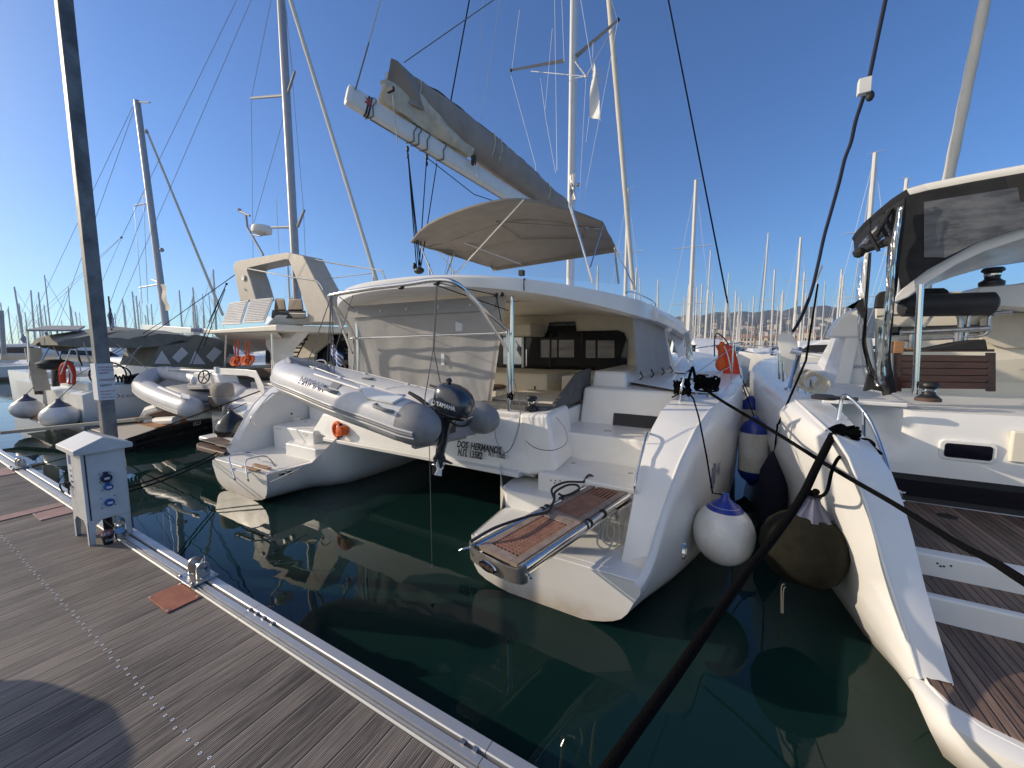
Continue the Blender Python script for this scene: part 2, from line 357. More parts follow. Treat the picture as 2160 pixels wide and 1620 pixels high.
# worn clips lying in the slot
b = MB()
for x in (-2.92, -2.83, -2.74, -2.63, -1.02, -.95): b.box(x-.012, x+.012, 1.322, 1.347, .60, .618)
b.build('slot_clip', 'steel_dull', dock, smooth=0)

def plate(pts, m_, label, extra=None):
    b = MB(); pts = [(p[0], p[1], 0) for p in pts]; c = sum((V(p) for p in pts), V())/4
    b.hexa([V((p[0], p[1], DK+.002)) for p in pts], [V((p[0], p[1], DK+.010)) for p in pts])
    for p in pts:
        q = c+(V(p)-c)*.86; b.lathe([(.011, .010), (.011, .013), (.001, .014)], (q.x, q.y, DK), 10, mi=1)
    o = b.build('cover_plate', [m_, 'steel_dull'], smooth=30, bevel=.002); tag(o, label, 'cover plate', 'metal cover plates on the pontoon deck')
plate([(-3.75, 1.03), (-3.40, 1.03), (-3.40, 1.235), (-3.75, 1.235)], 'copper_plate', 'nearest copper brown cover plate under the mooring bracket')
plate([(-6.78, .98), (-6.45, .98), (-6.45, 1.235), (-6.78, 1.235)], 'pink_plate', 'pinkish square cover plate behind the white power cabinet')
plate([(-9.75, 1.0), (-9.2, 1.0), (-9.2, 1.235), (-9.75, 1.235)], 'pink_plate', 'farthest pale pink cover plate at the left edge of the pontoon')
plate([(-7.0, -.4), (-6.82, -.4), (-6.82, 1.235), (-7.0, 1.235)], 'pink_plate', 'long narrow pink joint strip across the whole pontoon deck')

def bracket(x, label, y=1.33):
    b = MB(); z = .618
    b.box(x-.13, x+.13, y-.11, y+.085, z, z+.014); b.box(x-.125, x+.125, y-.02, y+.08, z+.014, z+.02)
    for sx in (-1, 1):
        for yy in (y-.085, y+.06): b.lathe([(.012, .014), (.012, .026), (.007, .030), (.001, .031)], (x+sx*.105, yy, z), 8)
    o = b.build('mooring_bracket', 'steel_dull', smooth=30, bevel=.003)
    tag(o, label, 'mooring bracket', 'steel mooring brackets on the pontoon edge')
    for sx in (-1, 1):
        p = MB(); cx = x+sx*.072
        poly = [(y-.045, z+.02), (y+.045, z+.02), (y+.045, z+.10)]+[(y+.045*math.cos(a), z+.10+.045*math.sin(a)) for a in [R(20*k) for k in range(1, 9)]]+[(y-.045, z+.10)]
        p.prism([(cx-.009, yy, zz) for yy, zz in poly], (.018, 0, 0)); p.build('lug', 'steel_dull', o, smooth=30, bevel=.002)
    p = MB(); p.tube([(x-.11, y, z+.10), (x+.11, y, z+.10)], .014, 12); p.tube([(x-.115, y, z+.10), (x-.095, y, z+.10)], .021, 8); p.tube([(x+.095, y, z+.10), (x+.115, y, z+.10)], .021, 8)
    p.build('pin', 'steel', o)
    p = MB(); p.tube(catmull([(x+.03, y, z+.115), (x+.02, y+.03, z+.15), (x+.07, y+.02, z+.185), (x+.11, y, z+.12)], 5), .003, 6); p.build('safety_clip', 'steel', o)
    return o
bracket(-3.70, 'steel mooring bracket beside the nearest copper plate', 1.34)
bracket(-9.55, 'small distant steel mooring bracket at the far left of the pontoon edge')

# ------------------------------------------------------------------ power cabinet
t = root('power_cabinet', 'white metal power cabinet with pitched lid and blue sockets on the pontoon', 'power cabinet')
X0, X1, Y0, Y1 = -5.66, -5.22, 1.07, 1.375; Z0, Z1 = .825, 1.50
b = MB(); b.box(X0, X1, Y0, Y1, Z0, Z1); b.build('case', 'cabinet_paint', t, bevel=.006)
b = MB(); b.box(X0+.03, X1+.008, Y0+.035, Y1-.012, Z0+.01, Z1-.03); b.build('door', 'cabinet_paint', t, bevel=.003)
b = MB(); b.box(X1+.001, X1+.0035, Y0+.022, Y0+.031, Z0+.015, Z1-.02); b.build('door_gap', 'rubber', t, smooth=0)
ym = (Y0+Y1)/2
b = MB(); sec = lambda x: [V((x, Y0-.05, Z1-.005)), V((x, Y1+.05, Z1-.005)), V((x, Y1+.05, Z1+.04)), V((x, ym, Z1+.135)), V((x, Y0-.05, Z1+.04))]
b.loft([sec(X0-.06), sec(X1+.05)]); b.build('roof', 'cabinet_paint', t, bevel=.005)
for cx, sx in ((X0, 1), (X1, -1)):
    for cy, sy in ((Y0, 1), (Y1, -1)):
        b = MB(); th = .004
        def leg_side(ax):
            if ax == 0: return [(cx, cy, Z0), (cx+sx*.11, cy, Z0), (cx+sx*.05, cy, Z0-.05), (cx+sx*.045, cy, DK), (cx, cy, DK)]
            return [(cx, cy, Z0), (cx, cy+sy*.10, Z0), (cx, cy+sy*.05, Z0-.05), (cx, cy+sy*.04, DK), (cx, cy, DK)]
        b.prism(leg_side(0), (0, sy*th, 0)); b.prism(leg_side(1), (sx*th, 0, 0)); b.build('leg', 'cabinet_paint', t, smooth=0)
def socket(y, z, plate_w, plate_h, cover_m, open_up=True, r=.038):
    b = MB(); xx = X1+.008
    b.box(xx, xx+.008, y-plate_w/2, y+plate_w/2, z-plate_h/2, z+plate_h/2)
    pl = b.build('socket', 'cabinet_paint', t, bevel=.003)
    c = MB(); c.lathe([(r, 0), (r, .03), (r*.85, .036), (.001, .036)], (xx+.008, y+.004, z-.006), 20, axis=V((1, 0, 0)))
    if open_up: c.box(xx+.01, xx+.038, y-.014, y+.018, z+r*.6, z+r*1.35)
    c.build('socket_cover', cover_m, pl, bevel=.002)
    l = MB(); l.box(xx+.0445, xx+.046, y-.014, y+.022, z-.016, z+.004); l.build('label', 'sticker', pl, smooth=0)
    s_ = MB()
    for dy in (-1, 1):
        for dz in (-1, 1): s_.lathe([(.005, .008), (.005, .0105), (.001, .011)], (xx, y+dy*(plate_w/2-.009), z+dz*(plate_h/2-.009)), 8, axis=V((1, 0, 0)))
    s_.build('plate_screw', 'rubber', pl, smooth=0)
socket(1.215, 1.235, .095, .10, 'socket_dark', r=.042)
socket(1.222, 1.145, .088, .082, 'socket_blue', r=.033)
socket(1.22, .99, .11, .115, 'socket_blue', False, r=.036)
b = MB(); b.box(X0+.05, X0+.13, Y0-.0015, Y0+.001, Z1-.15, Z1-.06); n_ = b.build('info_sticker', 'lettering_blue', t, smooth=0)
b = MB(); b.box(X0+.07, X0+.16, Y0-.0015, Y0+.001, Z0+.22, Z1-.17); b.build('notice_sticker', 'sticker', t, smooth=0)
for k, s_ in enumerate(('1 A', 'ΙΩΝ', '220 V', 'IP 65')): text(s_, .028, (X0+.085, Y0-.003, Z1-.22-.055*k), (1, 0, 0), (0, 0, 1), 'lettering_grey', t)
b = MB(); b.tube([(X0+.02, Y0, Z1-.36), (X0+.02, Y0-.04, Z1-.36)], .022, 10); b.tube(catmull([(X0+.02, Y0-.035, Z1-.34), (X0-.035, Y0-.055, Z1-.36), (X0-.03, Y0-.05, Z1-.42), (X0+.0, Y0-.04, Z1-.44)], 5), .007, 8); b.tube([(X0+.05, Y0-.02, Z1-.34), (X0+.055, Y0-.02, Z1-.46)], .006, 6)
b.build('lock_handle', 'rubber', t)
b = MB(); b.tube(catmull([(X1-.18, ym, Z0), (X1-.17, ym+.01, Z0-.07), (X1-.05, ym+.04, Z0-.13), (X1-.02, Y1-.07, DK+.03), (X1-.1, Y1-.02, DK+.012)], 6), .014, 8); b.build('cable', 'rubber', t)
b = MB(); b.tube([(X1-.22, Y1-.12, Z0), (X1-.22, Y1-.12, DK)], .035, 12); b.build('conduit', 'navy_cloth', t)

# cup and bottle by the cabinet feet
t = root('paper_cup', 'dark red and black paper cup with clear dome lid beside the cabinet leg', 'paper cup')
c = tuple(at('z', DK, 229, 1147))
b = MB(); b.lathe([(.030, 0), (.033, .004), (.046, .095), (.047, .097), (.044, .097), (.001, .09)], c, 24, mis=[0, 1, 0, 0, 0]); b.build('cup', ['lettering_red', 'engine_black'], t)
b = MB(); b.lathe([(.049, .095), (.050, .101), (.048, .104), (.040, .128), (.020, .138), (.001, .139)], c, 24); b.build('lid', 'clear_plastic', t)
text('Café', .036, (c[0]+.038, c[1]-.028, DK+.04), (.15, 1, 0), (0.15, 0, 1), 'sticker', t)
t = root('water_bottle', 'clear plastic water bottle with pale blue label and cap beside the paper cup', 'water bottle')
c = tuple(at('z', DK, 255, 1140))
b = MB(); b.lathe([(.001, .006), (.03, .0), (.036, .01), (.034, .03), (.037, .045), (.037, .15), (.030, .175), (.014, .20), (.013, .215)], c, 22); b.build('bottle', 'clear_plastic', t)
b = MB(); b.lathe([(.0378, .085), (.0378, .14)], c, 22, mis=[0]); b.build('label', 'pale_blue', t)
b = MB(); b.lathe([(.015, .208), (.0155, .228), (.001, .229)], c, 14); b.build('cap', 'pale_blue', t)
# unseen round topped shape, added at the left to shade the deck corner
t = root('added_shadow_caster', 'added round topped shadow caster out of frame left of the photographer', 'shadow caster')
e_ = V((-2.42, .33, .6)); L0 = 1.15/math.tan(SUN_EL)
c = V((e_.x-math.sin(SUN_AZ)*L0, e_.y-math.cos(SUN_AZ)*L0, DK)); rr = .42
b = MB(); b.lathe([(rr, .03), (rr, .75), (rr*.97, .80)], c, 28); b.build('body', 'galvanised', t)
b = MB(); b.lathe([(rr+.02, .80), (rr+.02, .84), (rr*.9, 1.02), (rr*.55, 1.15), (.001, 1.2)], c, 28); b.build('domed_top', 'engine_black', t)

# ------------------------------------------------------------------ lamp post behind the cabinet
t = root('square_steel_post', 'tall galvanised square steel post with a paper notice behind the power cabinet', 'post')
p0 = at('x', -6.02, 232, 910); p1 = at('x', -6.02, 152, 0)
px, py = -6.0, 1.47; hw = .058
b = MB(); b.box(px-hw, px+hw, py-hw, py+hw, .05, 9.5); b.build('post', 'galvanised', t, bevel=.012)
b = MB(); b.box(px-hw-.03, px+hw+.03, 1.37, py+hw+.03, .45, .58); b.build('guide_collar', 'galvanised', t, bevel=.01)
b = MB(); b.tube([(px-hw-.03, py, 5.55), (px-hw, py, 5.55)], .01, 6); b.build('bolt', 'steel_dull', t)
zt = 2.31; b = MB(); b.box(px-hw-.03, px+hw+.004, py-hw-.012, py-hw-.004, zt-.40, zt); b.box(px+hw+.003, px+hw+.008, py-hw-.012, py+hw+.012, zt-.40, zt)
nt_ = b.build('notice', 'sticker', t, smooth=0)
for s_, z_, c_, q in (('ΑΠΑΓΟΡΕΥΕΤΑΙ', .05, 'lettering_red', .022), ('Η ΠΡΟΣΔΕΣΗ', .08, 'lettering_red', .022), ('ΣΚΑΦΩΝ', .11, 'lettering_red', .022), ('DANGER', .19, 'lettering_red', .034), ('SAFETY', .25, 'lettering_black', .034), ('NO ENTRY TO', .31, 'lettering_red', .02), ('THIS AREA', .345, 'lettering_red', .02), ('PRIVATE BERTH', .38, 'lettering_red', .018)):
    text(s_, q, (px+hw+.0105, py-hw+.008, zt-z_), (0, 1, 0), (0, 0, 1), c_, nt_, ext=.0005, wide=.85)
# ================================================================== the big catamaran in the middle
XC = -4.25
T = root('catamaran', 'white sailing catamaran lettered DOS HERMANOS moored stern to in the middle', 'catamaran')
def mir(p): return V((2*XC-p[0], p[1], p[2]))
sheer = [(3.2, .50), (3.35, .52), (3.5, .66), (3.75, 1.02), (4.05, 1.36), (4.4, 1.62), (4.8, 1.77), (5.4, 1.84), (9, 1.92), (17.2, 2.25)]
xout = [(3.2, -.56), (3.6, -.46), (4.2, -.27), (5, -.06), (6, .12), (8, .27), (11, .30), (14, .08), (16, -.55), (17.2, -1.1)]
keel = [(3.2, -.07), (4.2, -.22), (6, -.5), (12, -.55), (16, -.4), (17.2, .2)]
xin = [(3.2, -2.30), (4.0, -2.36), (4.4, -2.70), (6, -2.75), (12, -2.6), (15, -2.0), (17.2, -1.2)]
def hull_sec(y):
    so = lerp1(sheer, y); xo = lerp1(xout, y); kz = lerp1(keel, y); xi = lerp1(xin, y); f = min(1, max(0, (y-3.2)/2.2))
    zi = .50 if y < 3.95 else min(1.05, .5+(y-3.95)*1.3)
    w = xo-xi; z5 = .16-.30*f
    P_ = [(xi, zi), (xi, min(.33, zi)), (xi+.07*w, .07-.1*f), (xi+.22*w, kz+.04), (xi+.5*w, kz-.01), (xi+.74*w, kz+.07), (xo-.13-.04*f, z5+.0), (xo-.05, .33), (xo-.012*f, .33+(so-.33)*.4), (xo+.0, .33+(so-.33)*.75), (xo-.02*f, so-.04), (xo-.05-.02*f, so)]
    if y < 6:
        lo_ = [(xi, min(.33, zi)), (xi+.05*w, .10-.1*f), (xi+.26*w, .0+(kz)*f), (xi+.55*w, -.03+kz*f), (xi+.77*w, .02+(kz+.05)*f), (xo-.15-.04*f, .13-.28*f), (xo-.05, .31)]
    else: lo_ = P_[1:8]
    sm = catmull([V((a_, 0, c_)) for a_, c_ in lo_], 3); P_ = [P_[0]]+[(p.x, p.z) for p in sm]+P_[8:]
    return [V((x, y, z)) for x, z in P_]
ys = [3.2, 3.28, 3.4, 3.5, 3.62, 3.75, 3.9, 4.05, 4.25, 4.5, 4.8, 5.2, 5.8, 6.6, 7.6, 9, 11, 13, 14.5, 15.8, 16.6, 17.2]
def stain_paint(name, m0):
    return m0
# gelcoat with a scum line and the dark antifouling below it, set by height on the hull
m = MATS['gelcoat'].copy(); m.name = 'hull_gelcoat'; MATS['hull_gelcoat'] = m; nt = m.node_tree; L = nt.links.new
b_ = nt.nodes['Principled BSDF']; src = b_.inputs['Base Color'].links[0].from_socket
tc = nt.nodes.new('ShaderNodeTexCoord'); sx = nt.nodes.new('ShaderNodeSeparateXYZ'); L(tc.outputs['Object'], sx.inputs[0])
ns = nt.nodes.new('ShaderNodeTexNoise'); ns.inputs['Scale'].default_value = 7; ns.inputs['Detail'].default_value = 8; L(tc.outputs['Object'], ns.inputs['Vector'])
mr = nt.nodes.new('ShaderNodeMapRange'); mr.inputs['From Min'].default_value = .22; mr.inputs['From Max'].default_value = .0
L(sx.outputs[2], mr.inputs['Value'])
mu = nt.nodes.new('ShaderNodeMath'); mu.operation = 'MULTIPLY'; L(mr.outputs[0], mu.inputs[0]); L(ns.outputs['Fac'], mu.inputs[1])
m1 = nt.nodes.new('ShaderNodeMix'); m1.data_type = 'RGBA'; L(mu.outputs[0], m1.inputs[0]); L(src, m1.inputs[6]); m1.inputs[7].default_value = (.42, .30, .17, 1)
lt = nt.nodes.new('ShaderNodeMath'); lt.operation = 'LESS_THAN'; lt.inputs[1].default_value = -.015; L(sx.outputs[2], lt.inputs[0])
m2 = nt.nodes.new('ShaderNodeMix'); m2.data_type = 'RGBA'; L(lt.outputs[0], m2.inputs[0]); L(m1.outputs[2], m2.inputs[6]); m2.inputs[7].default_value = (.03, .035, .04, 1)
L(m2.outputs[2], b_.inputs['Base Color'])
for side in (0, 1):
    g = (lambda p: V(p)) if side == 0 else mir
    b = MB(); b.loft([[g(p) for p in hull_sec(y)] for y in ys], closed=False, cap=False)
    # transom closing face
    s0 = [g(p) for p in hull_sec(3.2)]; b.add(s0, [tuple(range(len(s0)))])
    # deck of the hull forward of the cockpit
    n_ = [q for q in ys if q >= 5.8]
    b.loft([[g((lerp1(xout, y)-.07, y, lerp1(sheer, y))), g((-.62 if y < 6.2 else (-1.45 if y < 9.5 else lerp1(xin, y)), y, lerp1(sheer, y)+.03))] for y in n_], closed=False, cap=False)
    h = b.build('hull', 'hull_gelcoat', T, smooth=50)
    if side == 0:
        b = MB(); b.box(-.13, .0, 0, .05, 0, .001)
    # chine rub line near the water on the transom
    # stern wing: inner wall, sloping cap
    win = [(3.45, -.79, .50), (3.60, -.78, .72), (3.80, -.765, 1.02), (4.05, -.745, 1.33), (4.4, -.72, 1.58), (4.8, -.68, 1.73), (5.4, -.62, 1.80), (6.2, -.58, 1.83), (7.4, -.56, 1.86)]
    b = MB(); secs = []
    for y, x, z in win:
        if side == 1: x -= (x+.40)*.45
        xo = lerp1(xout, y)+.012; so = lerp1(sheer, y)+.004
        secs.append([g(p) for p in ((xo-.055, y, so-.012), (xo-.09, y, so+.002), (x+.01, y+.02, z+.01), (x, y+.03, z-.015), (x, y+.03, .35), (xo-.10, y+.03, .35))])
    b.loft(secs); b.build('stern_wing', 'gelcoat', h, smooth=28)
    # crease moulding along the wing
    b = MB(); b.tube([g((lerp1(xout, y)-.060, y-.004, lerp1(sheer, y)+.002)) for y, x, z in win], .012, 8); b.build('wing_moulding', 'gelcoat', h)
    # hand rail let into the wing
    b = MB()
    q0 = [(-.745, 3.86, 1.02), (-.745, 3.83, 1.08), (-.74, 3.95, 1.22), (-.73, 4.10, 1.38), (-.72, 4.27, 1.52), (-.72, 4.36, 1.54)]
    b.tube(catmull([g(p)+V((0, -.05, .05)) if 0 < i < 5 else g(p) for i, p in enumerate(q0)], 5), .013, 10); b.build('hand_rail', 'steel', h)
    # bathing platform
    b = MB(); pl = [(-2.28, 3.22), (-.60, 3.22), (-.52, 3.42), (-.60, 4.6), (-2.4, 4.6), (-2.34, 3.95)]
    b.prism([g((x, y, .46)) for x, y in pl], (0, 0, .045)); b.build('bathing_platform', 'gelcoat', T, bevel=.012)
    b = MB(); pl = [(-2.20, 3.30), (-.84, 3.30), (-.80, 3.46), (-.84, 3.98), (-2.24, 3.98)]
    b.prism([g((x, y, .500)) for x, y in pl], (0, 0, .009)); b.build('non_slip_pad', 'gelcoat_grip', T, bevel=.004)
    # steps
    b = MB(); pl = [(-2.34, 4.0), (-1.45, 4.0), (-1.35, 4.12), (-1.35, 4.6), (-2.5, 4.6), (-2.45, 4.1)]
    b.prism([g((x, y, .48)) for x, y in pl], (0, 0, .24)); b.build('step', 'gelcoat', T, bevel=.02, seg=3)
    b = MB(); pl = [(-2.0, 4.2), (-.70, 4.2), (-.66, 5.15), (-2.06, 5.15)]
    b.prism([g((x, y, .48)) for x, y in pl], (0, 0, .46)); st = b.build('step', 'gelcoat', T, bevel=.022, seg=3)
    b = MB(); pl = [(-1.97, 4.225), (-.74, 4.225), (-.72, 4.95), (-1.99, 4.95)]
    b.prism([g((x, y, .938)) for x, y in pl], (0, 0, .010)); b.build('locker_lid', 'gelcoat_grip', st, bevel=.004)
    b = MB()
    for x, y in ((-1.74, 4.75), (-.98, 4.7)): b.lathe([(.035, 0), (.033, .004), (.018, .0045), (.016, .002), (.001, .002)], g((x, y, .948)), 18)
    b.build('deck_latch', 'steel_dull', st)
    b = MB()
    for dx in (0, .06, .05, .12): b.lathe([(.009, 0), (.009, .003), (.001, .003)], g((-1.82+dx, 4.198, .87-(.03 if dx in (.05,) else 0)+dx*.1)), 8, axis=V((0, -1, 0)))
    for dx in (0, .05, .1, .15): b.lathe([(.009, 0), (.009, .003), (.001, .003)], g((-.98+dx, 4.198, .89)), 8, axis=V((0, -1, 0)))
    b.build('drain', 'rubber', st)
    b = MB(); b.prism([g((x, y, .9)) for x, y in [(-2.06, 5.0), (-.64, 5.0), (-.60, 5.9), (-2.1, 5.9)]], (0, 0, .40)); st = b.build('step', 'gelcoat', T, bevel=.03, seg=3)
    b = MB(); b.lathe([(.055, 0), (.053, .005), (.03, .006), (.001, .006)], g((-1.45, 5.35, 1.30)), 20); b.build('deck_filler', 'steel_dull', st)
    # side coaming that carries the long dark window
    b = MB(); b.hexa([g(p) for p in [(-2.04, 5.80, 1.2), (-.58, 5.80, 1.2), (-.5, 9.2, 1.2), (-2.06, 9.2, 1.2)]], [g(p) for p in [(-2.02, 5.93, 1.84), (-.60, 5.93, 1.84), (-.5, 9.2, 1.84), (-2.04, 9.2, 1.84)]])
    sw = b.build('side_coaming', 'gelcoat', T, bevel=.05, seg=4)
    b = MB(); b.hexa([g(p) for p in [(-2.02, 6.30, 1.8), (-1.42, 6.30, 1.8), (-1.36, 9.2, 1.8), (-2.04, 9.2, 1.8)]], [g(p) for p in [(-2.00, 6.38, 2.08), (-1.46, 6.38, 2.08), (-1.36, 9.2, 2.1), (-2.04, 9.2, 2.1)]]); b.build('side_coaming', 'gelcoat', T, bevel=.05, seg=4)
    b = MB(); b.hexa([g(p) for p in [(-1.5, 5.785, 1.275), (-.62, 5.785, 1.275), (-.62, 5.83, 1.475), (-1.5, 5.83, 1.475)]], [g(p) for p in [(-1.5, 5.81, 1.27), (-.62, 5.81, 1.27), (-.62, 5.86, 1.48), (-1.5, 5.86, 1.48)]]); b.build('window', 'dark_window', T, bevel=.008)
    # ladder rail by the wing (stainless grab loop on the shoulder) and cleat
    b = MB(); b.tube(catmull([g((-.52, 5.25, 1.80)), g((-.50, 5.23, 2.0)), g((-.46, 5.35, 2.17)), g((-.38, 5.62, 2.15)), g((-.36, 5.7, 1.85))], 5), .016, 10)
    b.build('grab_loop', 'steel', T)
    b = MB(); b.tube([g((-.22, 5.36, 1.885)), g((-.12, 5.66, 1.885))], .016, 8); b.tube([g((-.19, 5.45, 1.83)), g((-.19, 5.45, 1.885))], .012, 8); b.tube([g((-.15, 5.57, 1.83)), g((-.15, 5.57, 1.885))], .012, 8); b.build('cleat', 'steel', T)

# antislip deck patches and hatch on the starboard deck
b = MB(); b.prism([(-1.25, 6.8, 1.875), (-.15, 6.8, 1.875), (-.12, 9.6, 1.94), (-1.25, 9.6, 1.94)], (0, 0, .008)); b.build('deck_tread', 'gelcoat_grip', T, smooth=0)
for x, y, w, l in ((-.75, 7.5, .26, .36), (-.95, 8.6, .18, .25), (-.45, 8.4, .12, .16)):
    b = MB(); z = 1.89+(y-6.8)*.023; b.box(x, x+w, y, y+l, z, z+.02); b.build('deck_hatch', 'dark_window', T, bevel=.006)
# small access hatch marks on the port wing
b = MB(); g = mir
b.lathe([(.022, 0), (.022, .008), (.001, .008)], V((-7.74, 4.55, 1.12)), 12, axis=V((1, 0, 0))); b.build('shower_valve', 'rubber', T)
b = MB(); b.box(-7.745, -7.735, 4.58, 4.72, .93, 1.03); b.build('shower_box', 'gelcoat_grip', T, bevel=.01)

# under body between the hulls
b = MB(); b.box(-6.0, -2.5, 4.75, 15, .62, .95); b.build('bridge_deck', 'gelcoat', T, bevel=.05)
# ---- aft beam with the boat's name
sec = []
def beam(x):
    k = max(0, 1-abs(x-XC)/2.4)
    return [V((x, 4.42, .78+.02*k)), V((x, 4.30, .86+.02*k)), V((x, 4.33, 1.0)), V((x, 4.46, 1.48)), V((x, 4.50, 1.53)), V((x, 4.95, 1.56)), V((x, 4.95, .78))]
b = MB(); b.loft([beam(x) for x in (-6.35, -6.0, -5.2, -4.25, -3.4, -2.8, -2.15)]); b.build('aft_beam', 'gelcoat', T, smooth=30, bevel=.015)
b = MB()
b.hexa([V((-2.17, 4.29, .84)), V((-1.78, 4.30, .95)), V((-1.86, 5.2, .95)), V((-2.2, 5.2, .80))], [V((-2.42, 4.46, 1.60)), V((-1.97, 4.42, 1.64)), V((-1.99, 5.2, 1.66)), V((-2.42, 5.2, 1.62))])
wb = b.build('winch_block', 'gelcoat', T, bevel=.055, seg=4)
b = MB(); b.box(-2.85, -2.38, 4.50, 5.2, 1.50, 1.605); b.build('beam_top', 'gelcoat', T, bevel=.04, seg=4)
b = MB(); b.hexa([mir(p) for p in [(-2.9, 4.28, .80), (-1.78, 4.30, .9), (-1.86, 5.2, .9), (-2.9, 5.2, .80)]], [mir(p) for p in [(-2.85, 4.44, 1.25), (-1.97, 4.42, 1.25), (-1.99, 5.2, 1.25), (-2.85, 5.2, 1.25)]]); b.build('step', 'gelcoat', T, bevel=.03, seg=3)
# lower lip running across
b = MB(); b.loft([[V((x, 4.24, .80)), V((x, 4.24, .86)), V((x, 4.5, .93)), V((x, 4.6, .76))] for x in (-6.3, -4.25, -2.3)]); b.build('beam_lip', 'gelcoat', T, bevel=.012)
nx, ny, nz = -3.34, 4.352, 1.155
yd = V((0, .13, .48))
text('DOS  HERMANOS', .128, at('y', 4.30, 965, 942)+V((0, -.015, 0)), (1, 0, 0), yd, 'lettering_black', T, wide=.72, bold=.005)
text('Ν.Π. 13582', .135, at('y', 4.28, 966, 959.5)+V((0, -.015, 0)), (1, 0, 0), yd, 'lettering_black', T, wide=.66, bold=.005)
text('Ν.Π. 13582', .080, at('y', 4.28, 1031, 961)+V((0, -.015, 0)), (1, 0, 0), yd, 'lettering_black', T, wide=.70, bold=.003)
# winch
def winch(c, parent, r=.07, h=.16, top='engine_black'):
    b = MB(); b.lathe([(r*1.25, 0), (r*1.25, h*.22), (r*1.05, h*.27), (r*.78, h*.36), (r*.72, h*.55), (r*.9, h*.74), (r*1.12, h*.78), (r*1.12, h*.88), (r*.95, h*.97), (r*.3, h), (.001, h)], c, 26)
    w = b.build('winch', 'engine_black', parent); b = MB(); b.lathe([(r*.86, h*.56), (r*.80, h*.5), (r*.83, h*.64)], c, 26); b.build('drum', 'steel', w)
    return w
winch((-2.30, 4.62, 1.63), T, .068, .20)
# cockpit floor and seating
b = MB(); b.box(-6.3, -2.05, 4.9, 8.6, 1.0, 1.14); b.build('cockpit_floor', 'gelcoat_warm', T, smooth=0)
b = MB(); b.box(-2.84, -2.06, 4.75, 6.6, 1.1, 1.56); b.build('seat_base', 'gelcoat', T, bevel=.02)
b = MB(); b.box(-3.25, -2.08, 4.66, 5.02, 1.58, 1.68); b.build('seat_cushion', 'grey_cushion', T, bevel=.035, seg=3)
b = MB(); b.box(-3.25, -2.1, 5.03, 6.4, 1.60, 1.70); b.build('seat_cushion', 'cream_cushion', T, bevel=.03, seg=3)
b = MB(); b.hexa([V((-2.15, 4.70, 1.60)), V((-2.05, 4.70, 1.60)), V((-2.05, 6.4, 1.62)), V((-2.15, 6.4, 1.62))], [V((-2.12, 5.80, 2.08)), V((-2.04, 5.80, 2.08)), V((-2.04, 6.4, 2.12)), V((-2.12, 6.4, 2.12))]); b.build('back_cushion', 'grey_cushion', T, bevel=.03, seg=3)
# galley units by the door
xl = at('y', 6.9, 1154, 800).x; xr_ = at('y', 6.5, 1184, 800).x
b = MB(); b.box(-5.9, xl, 6.9, 8.4, 1.14, 1.93); c_ = b.build('cockpit_locker', 'gelcoat_cream', T, bevel=.02)
b = MB(); b.box(xl-.30, xl-.04, 6.885, 6.9, 1.2, 1.86); l_ = b.build('locker_door', 'gelcoat_cream', c_, bevel=.01)
b = MB(); b.box(xl-.27, xl-.24, 6.872, 6.886, 1.62, 1.70); b.build('latch', 'rubber', l_)
b = MB(); b.box(-6.0, xl+.03, 6.85, 8.4, 1.93, 1.95); b.build('counter_top', 'gelcoat_cream', c_, bevel=.008)
b = MB(); b.box(xr_, -1.9, 6.5, 8.4, 1.14, 1.96); b.build('cockpit_locker', 'gelcoat_cream', T, bevel=.03)
b = MB(); b.box(-4.15, -3.75, 6.1, 6.5, 1.14, 1.68); q_ = b.build('stool', 'gelcoat_cream', T, bevel=.05)
b = MB(); b.lathe([(.22, 0), (.24, .02), (.24, .05), (.2, .065), (.001, .065)], (-3.95, 6.3, 1.68), 24); b.build('stool_cushion', 'leather_brown', q_)
# saloon bulkhead: cream frame with the black glass doors
yb = 8.5
b = MB(); b.box(-6.9, -1.55, yb+.02, yb+.16, 1.1, 3.35); b.build('bulkhead', 'gelcoat_cream', T, smooth=0)
gl = [(-5.6, 1.95), (-4.45, 1.95), (-4.40, 1.14), (-3.72, 1.14), (-3.66, 1.95), (-2.02, 1.95), (-1.92, 2.05), (-1.92, 2.62), (-2.0, 2.78), (-2.14, 2.84), (-3.08, 2.84), (-3.12, 3.06), (-3.76, 3.06), (-3.84, 2.80), (-5.6, 2.80)]
b = MB(); b.prism([(x, yb+.0, z) for x, z in gl], (0, -.02, 0)); d_ = b.build('glass_front', 'black_glass', T, smooth=0)
b = MB()
for x in (-4.42, -3.72, -2.95): b.box(x-.025, x+.025, yb-.03, yb-.02, 1.96, 2.80)
b.build('door_frame', 'engine_black', d_)
for x0, x1, y0, y1 in ((1062, 1107, 712, 768), (1141, 1175, 717, 754), (1179, 1211, 717, 754), (1236, 1256, 718, 755), (1261, 1296, 718, 755)):
    P4 = [at('y', yb-.022, x, y) for x, y in ((x0, y1), (x1, y1), (x1, y0), (x0, y0))]; b = MB(); b.prism(P4, (0, -.006, 0)); b.build('glass_pane', 'mirror_glass', d_, smooth=0)
b = MB(); b.box(-4.49, -4.43, yb-.05, yb-.03, 1.96, 2.80); b.build('door_post', 'aluminium', d_)
b = MB(); b.box(-4.37, -4.335, yb-.06, yb-.02, 2.0, 2.42); b.build('door_handle', 'steel', d_, bevel=.008)
# cream console box left of door, and overhead box
b = MB(); b.box(-4.62, -3.86, 7.7, yb, 2.72, 3.0); b.build('overhead_box', 'gelcoat_cream', T, bevel=.05)

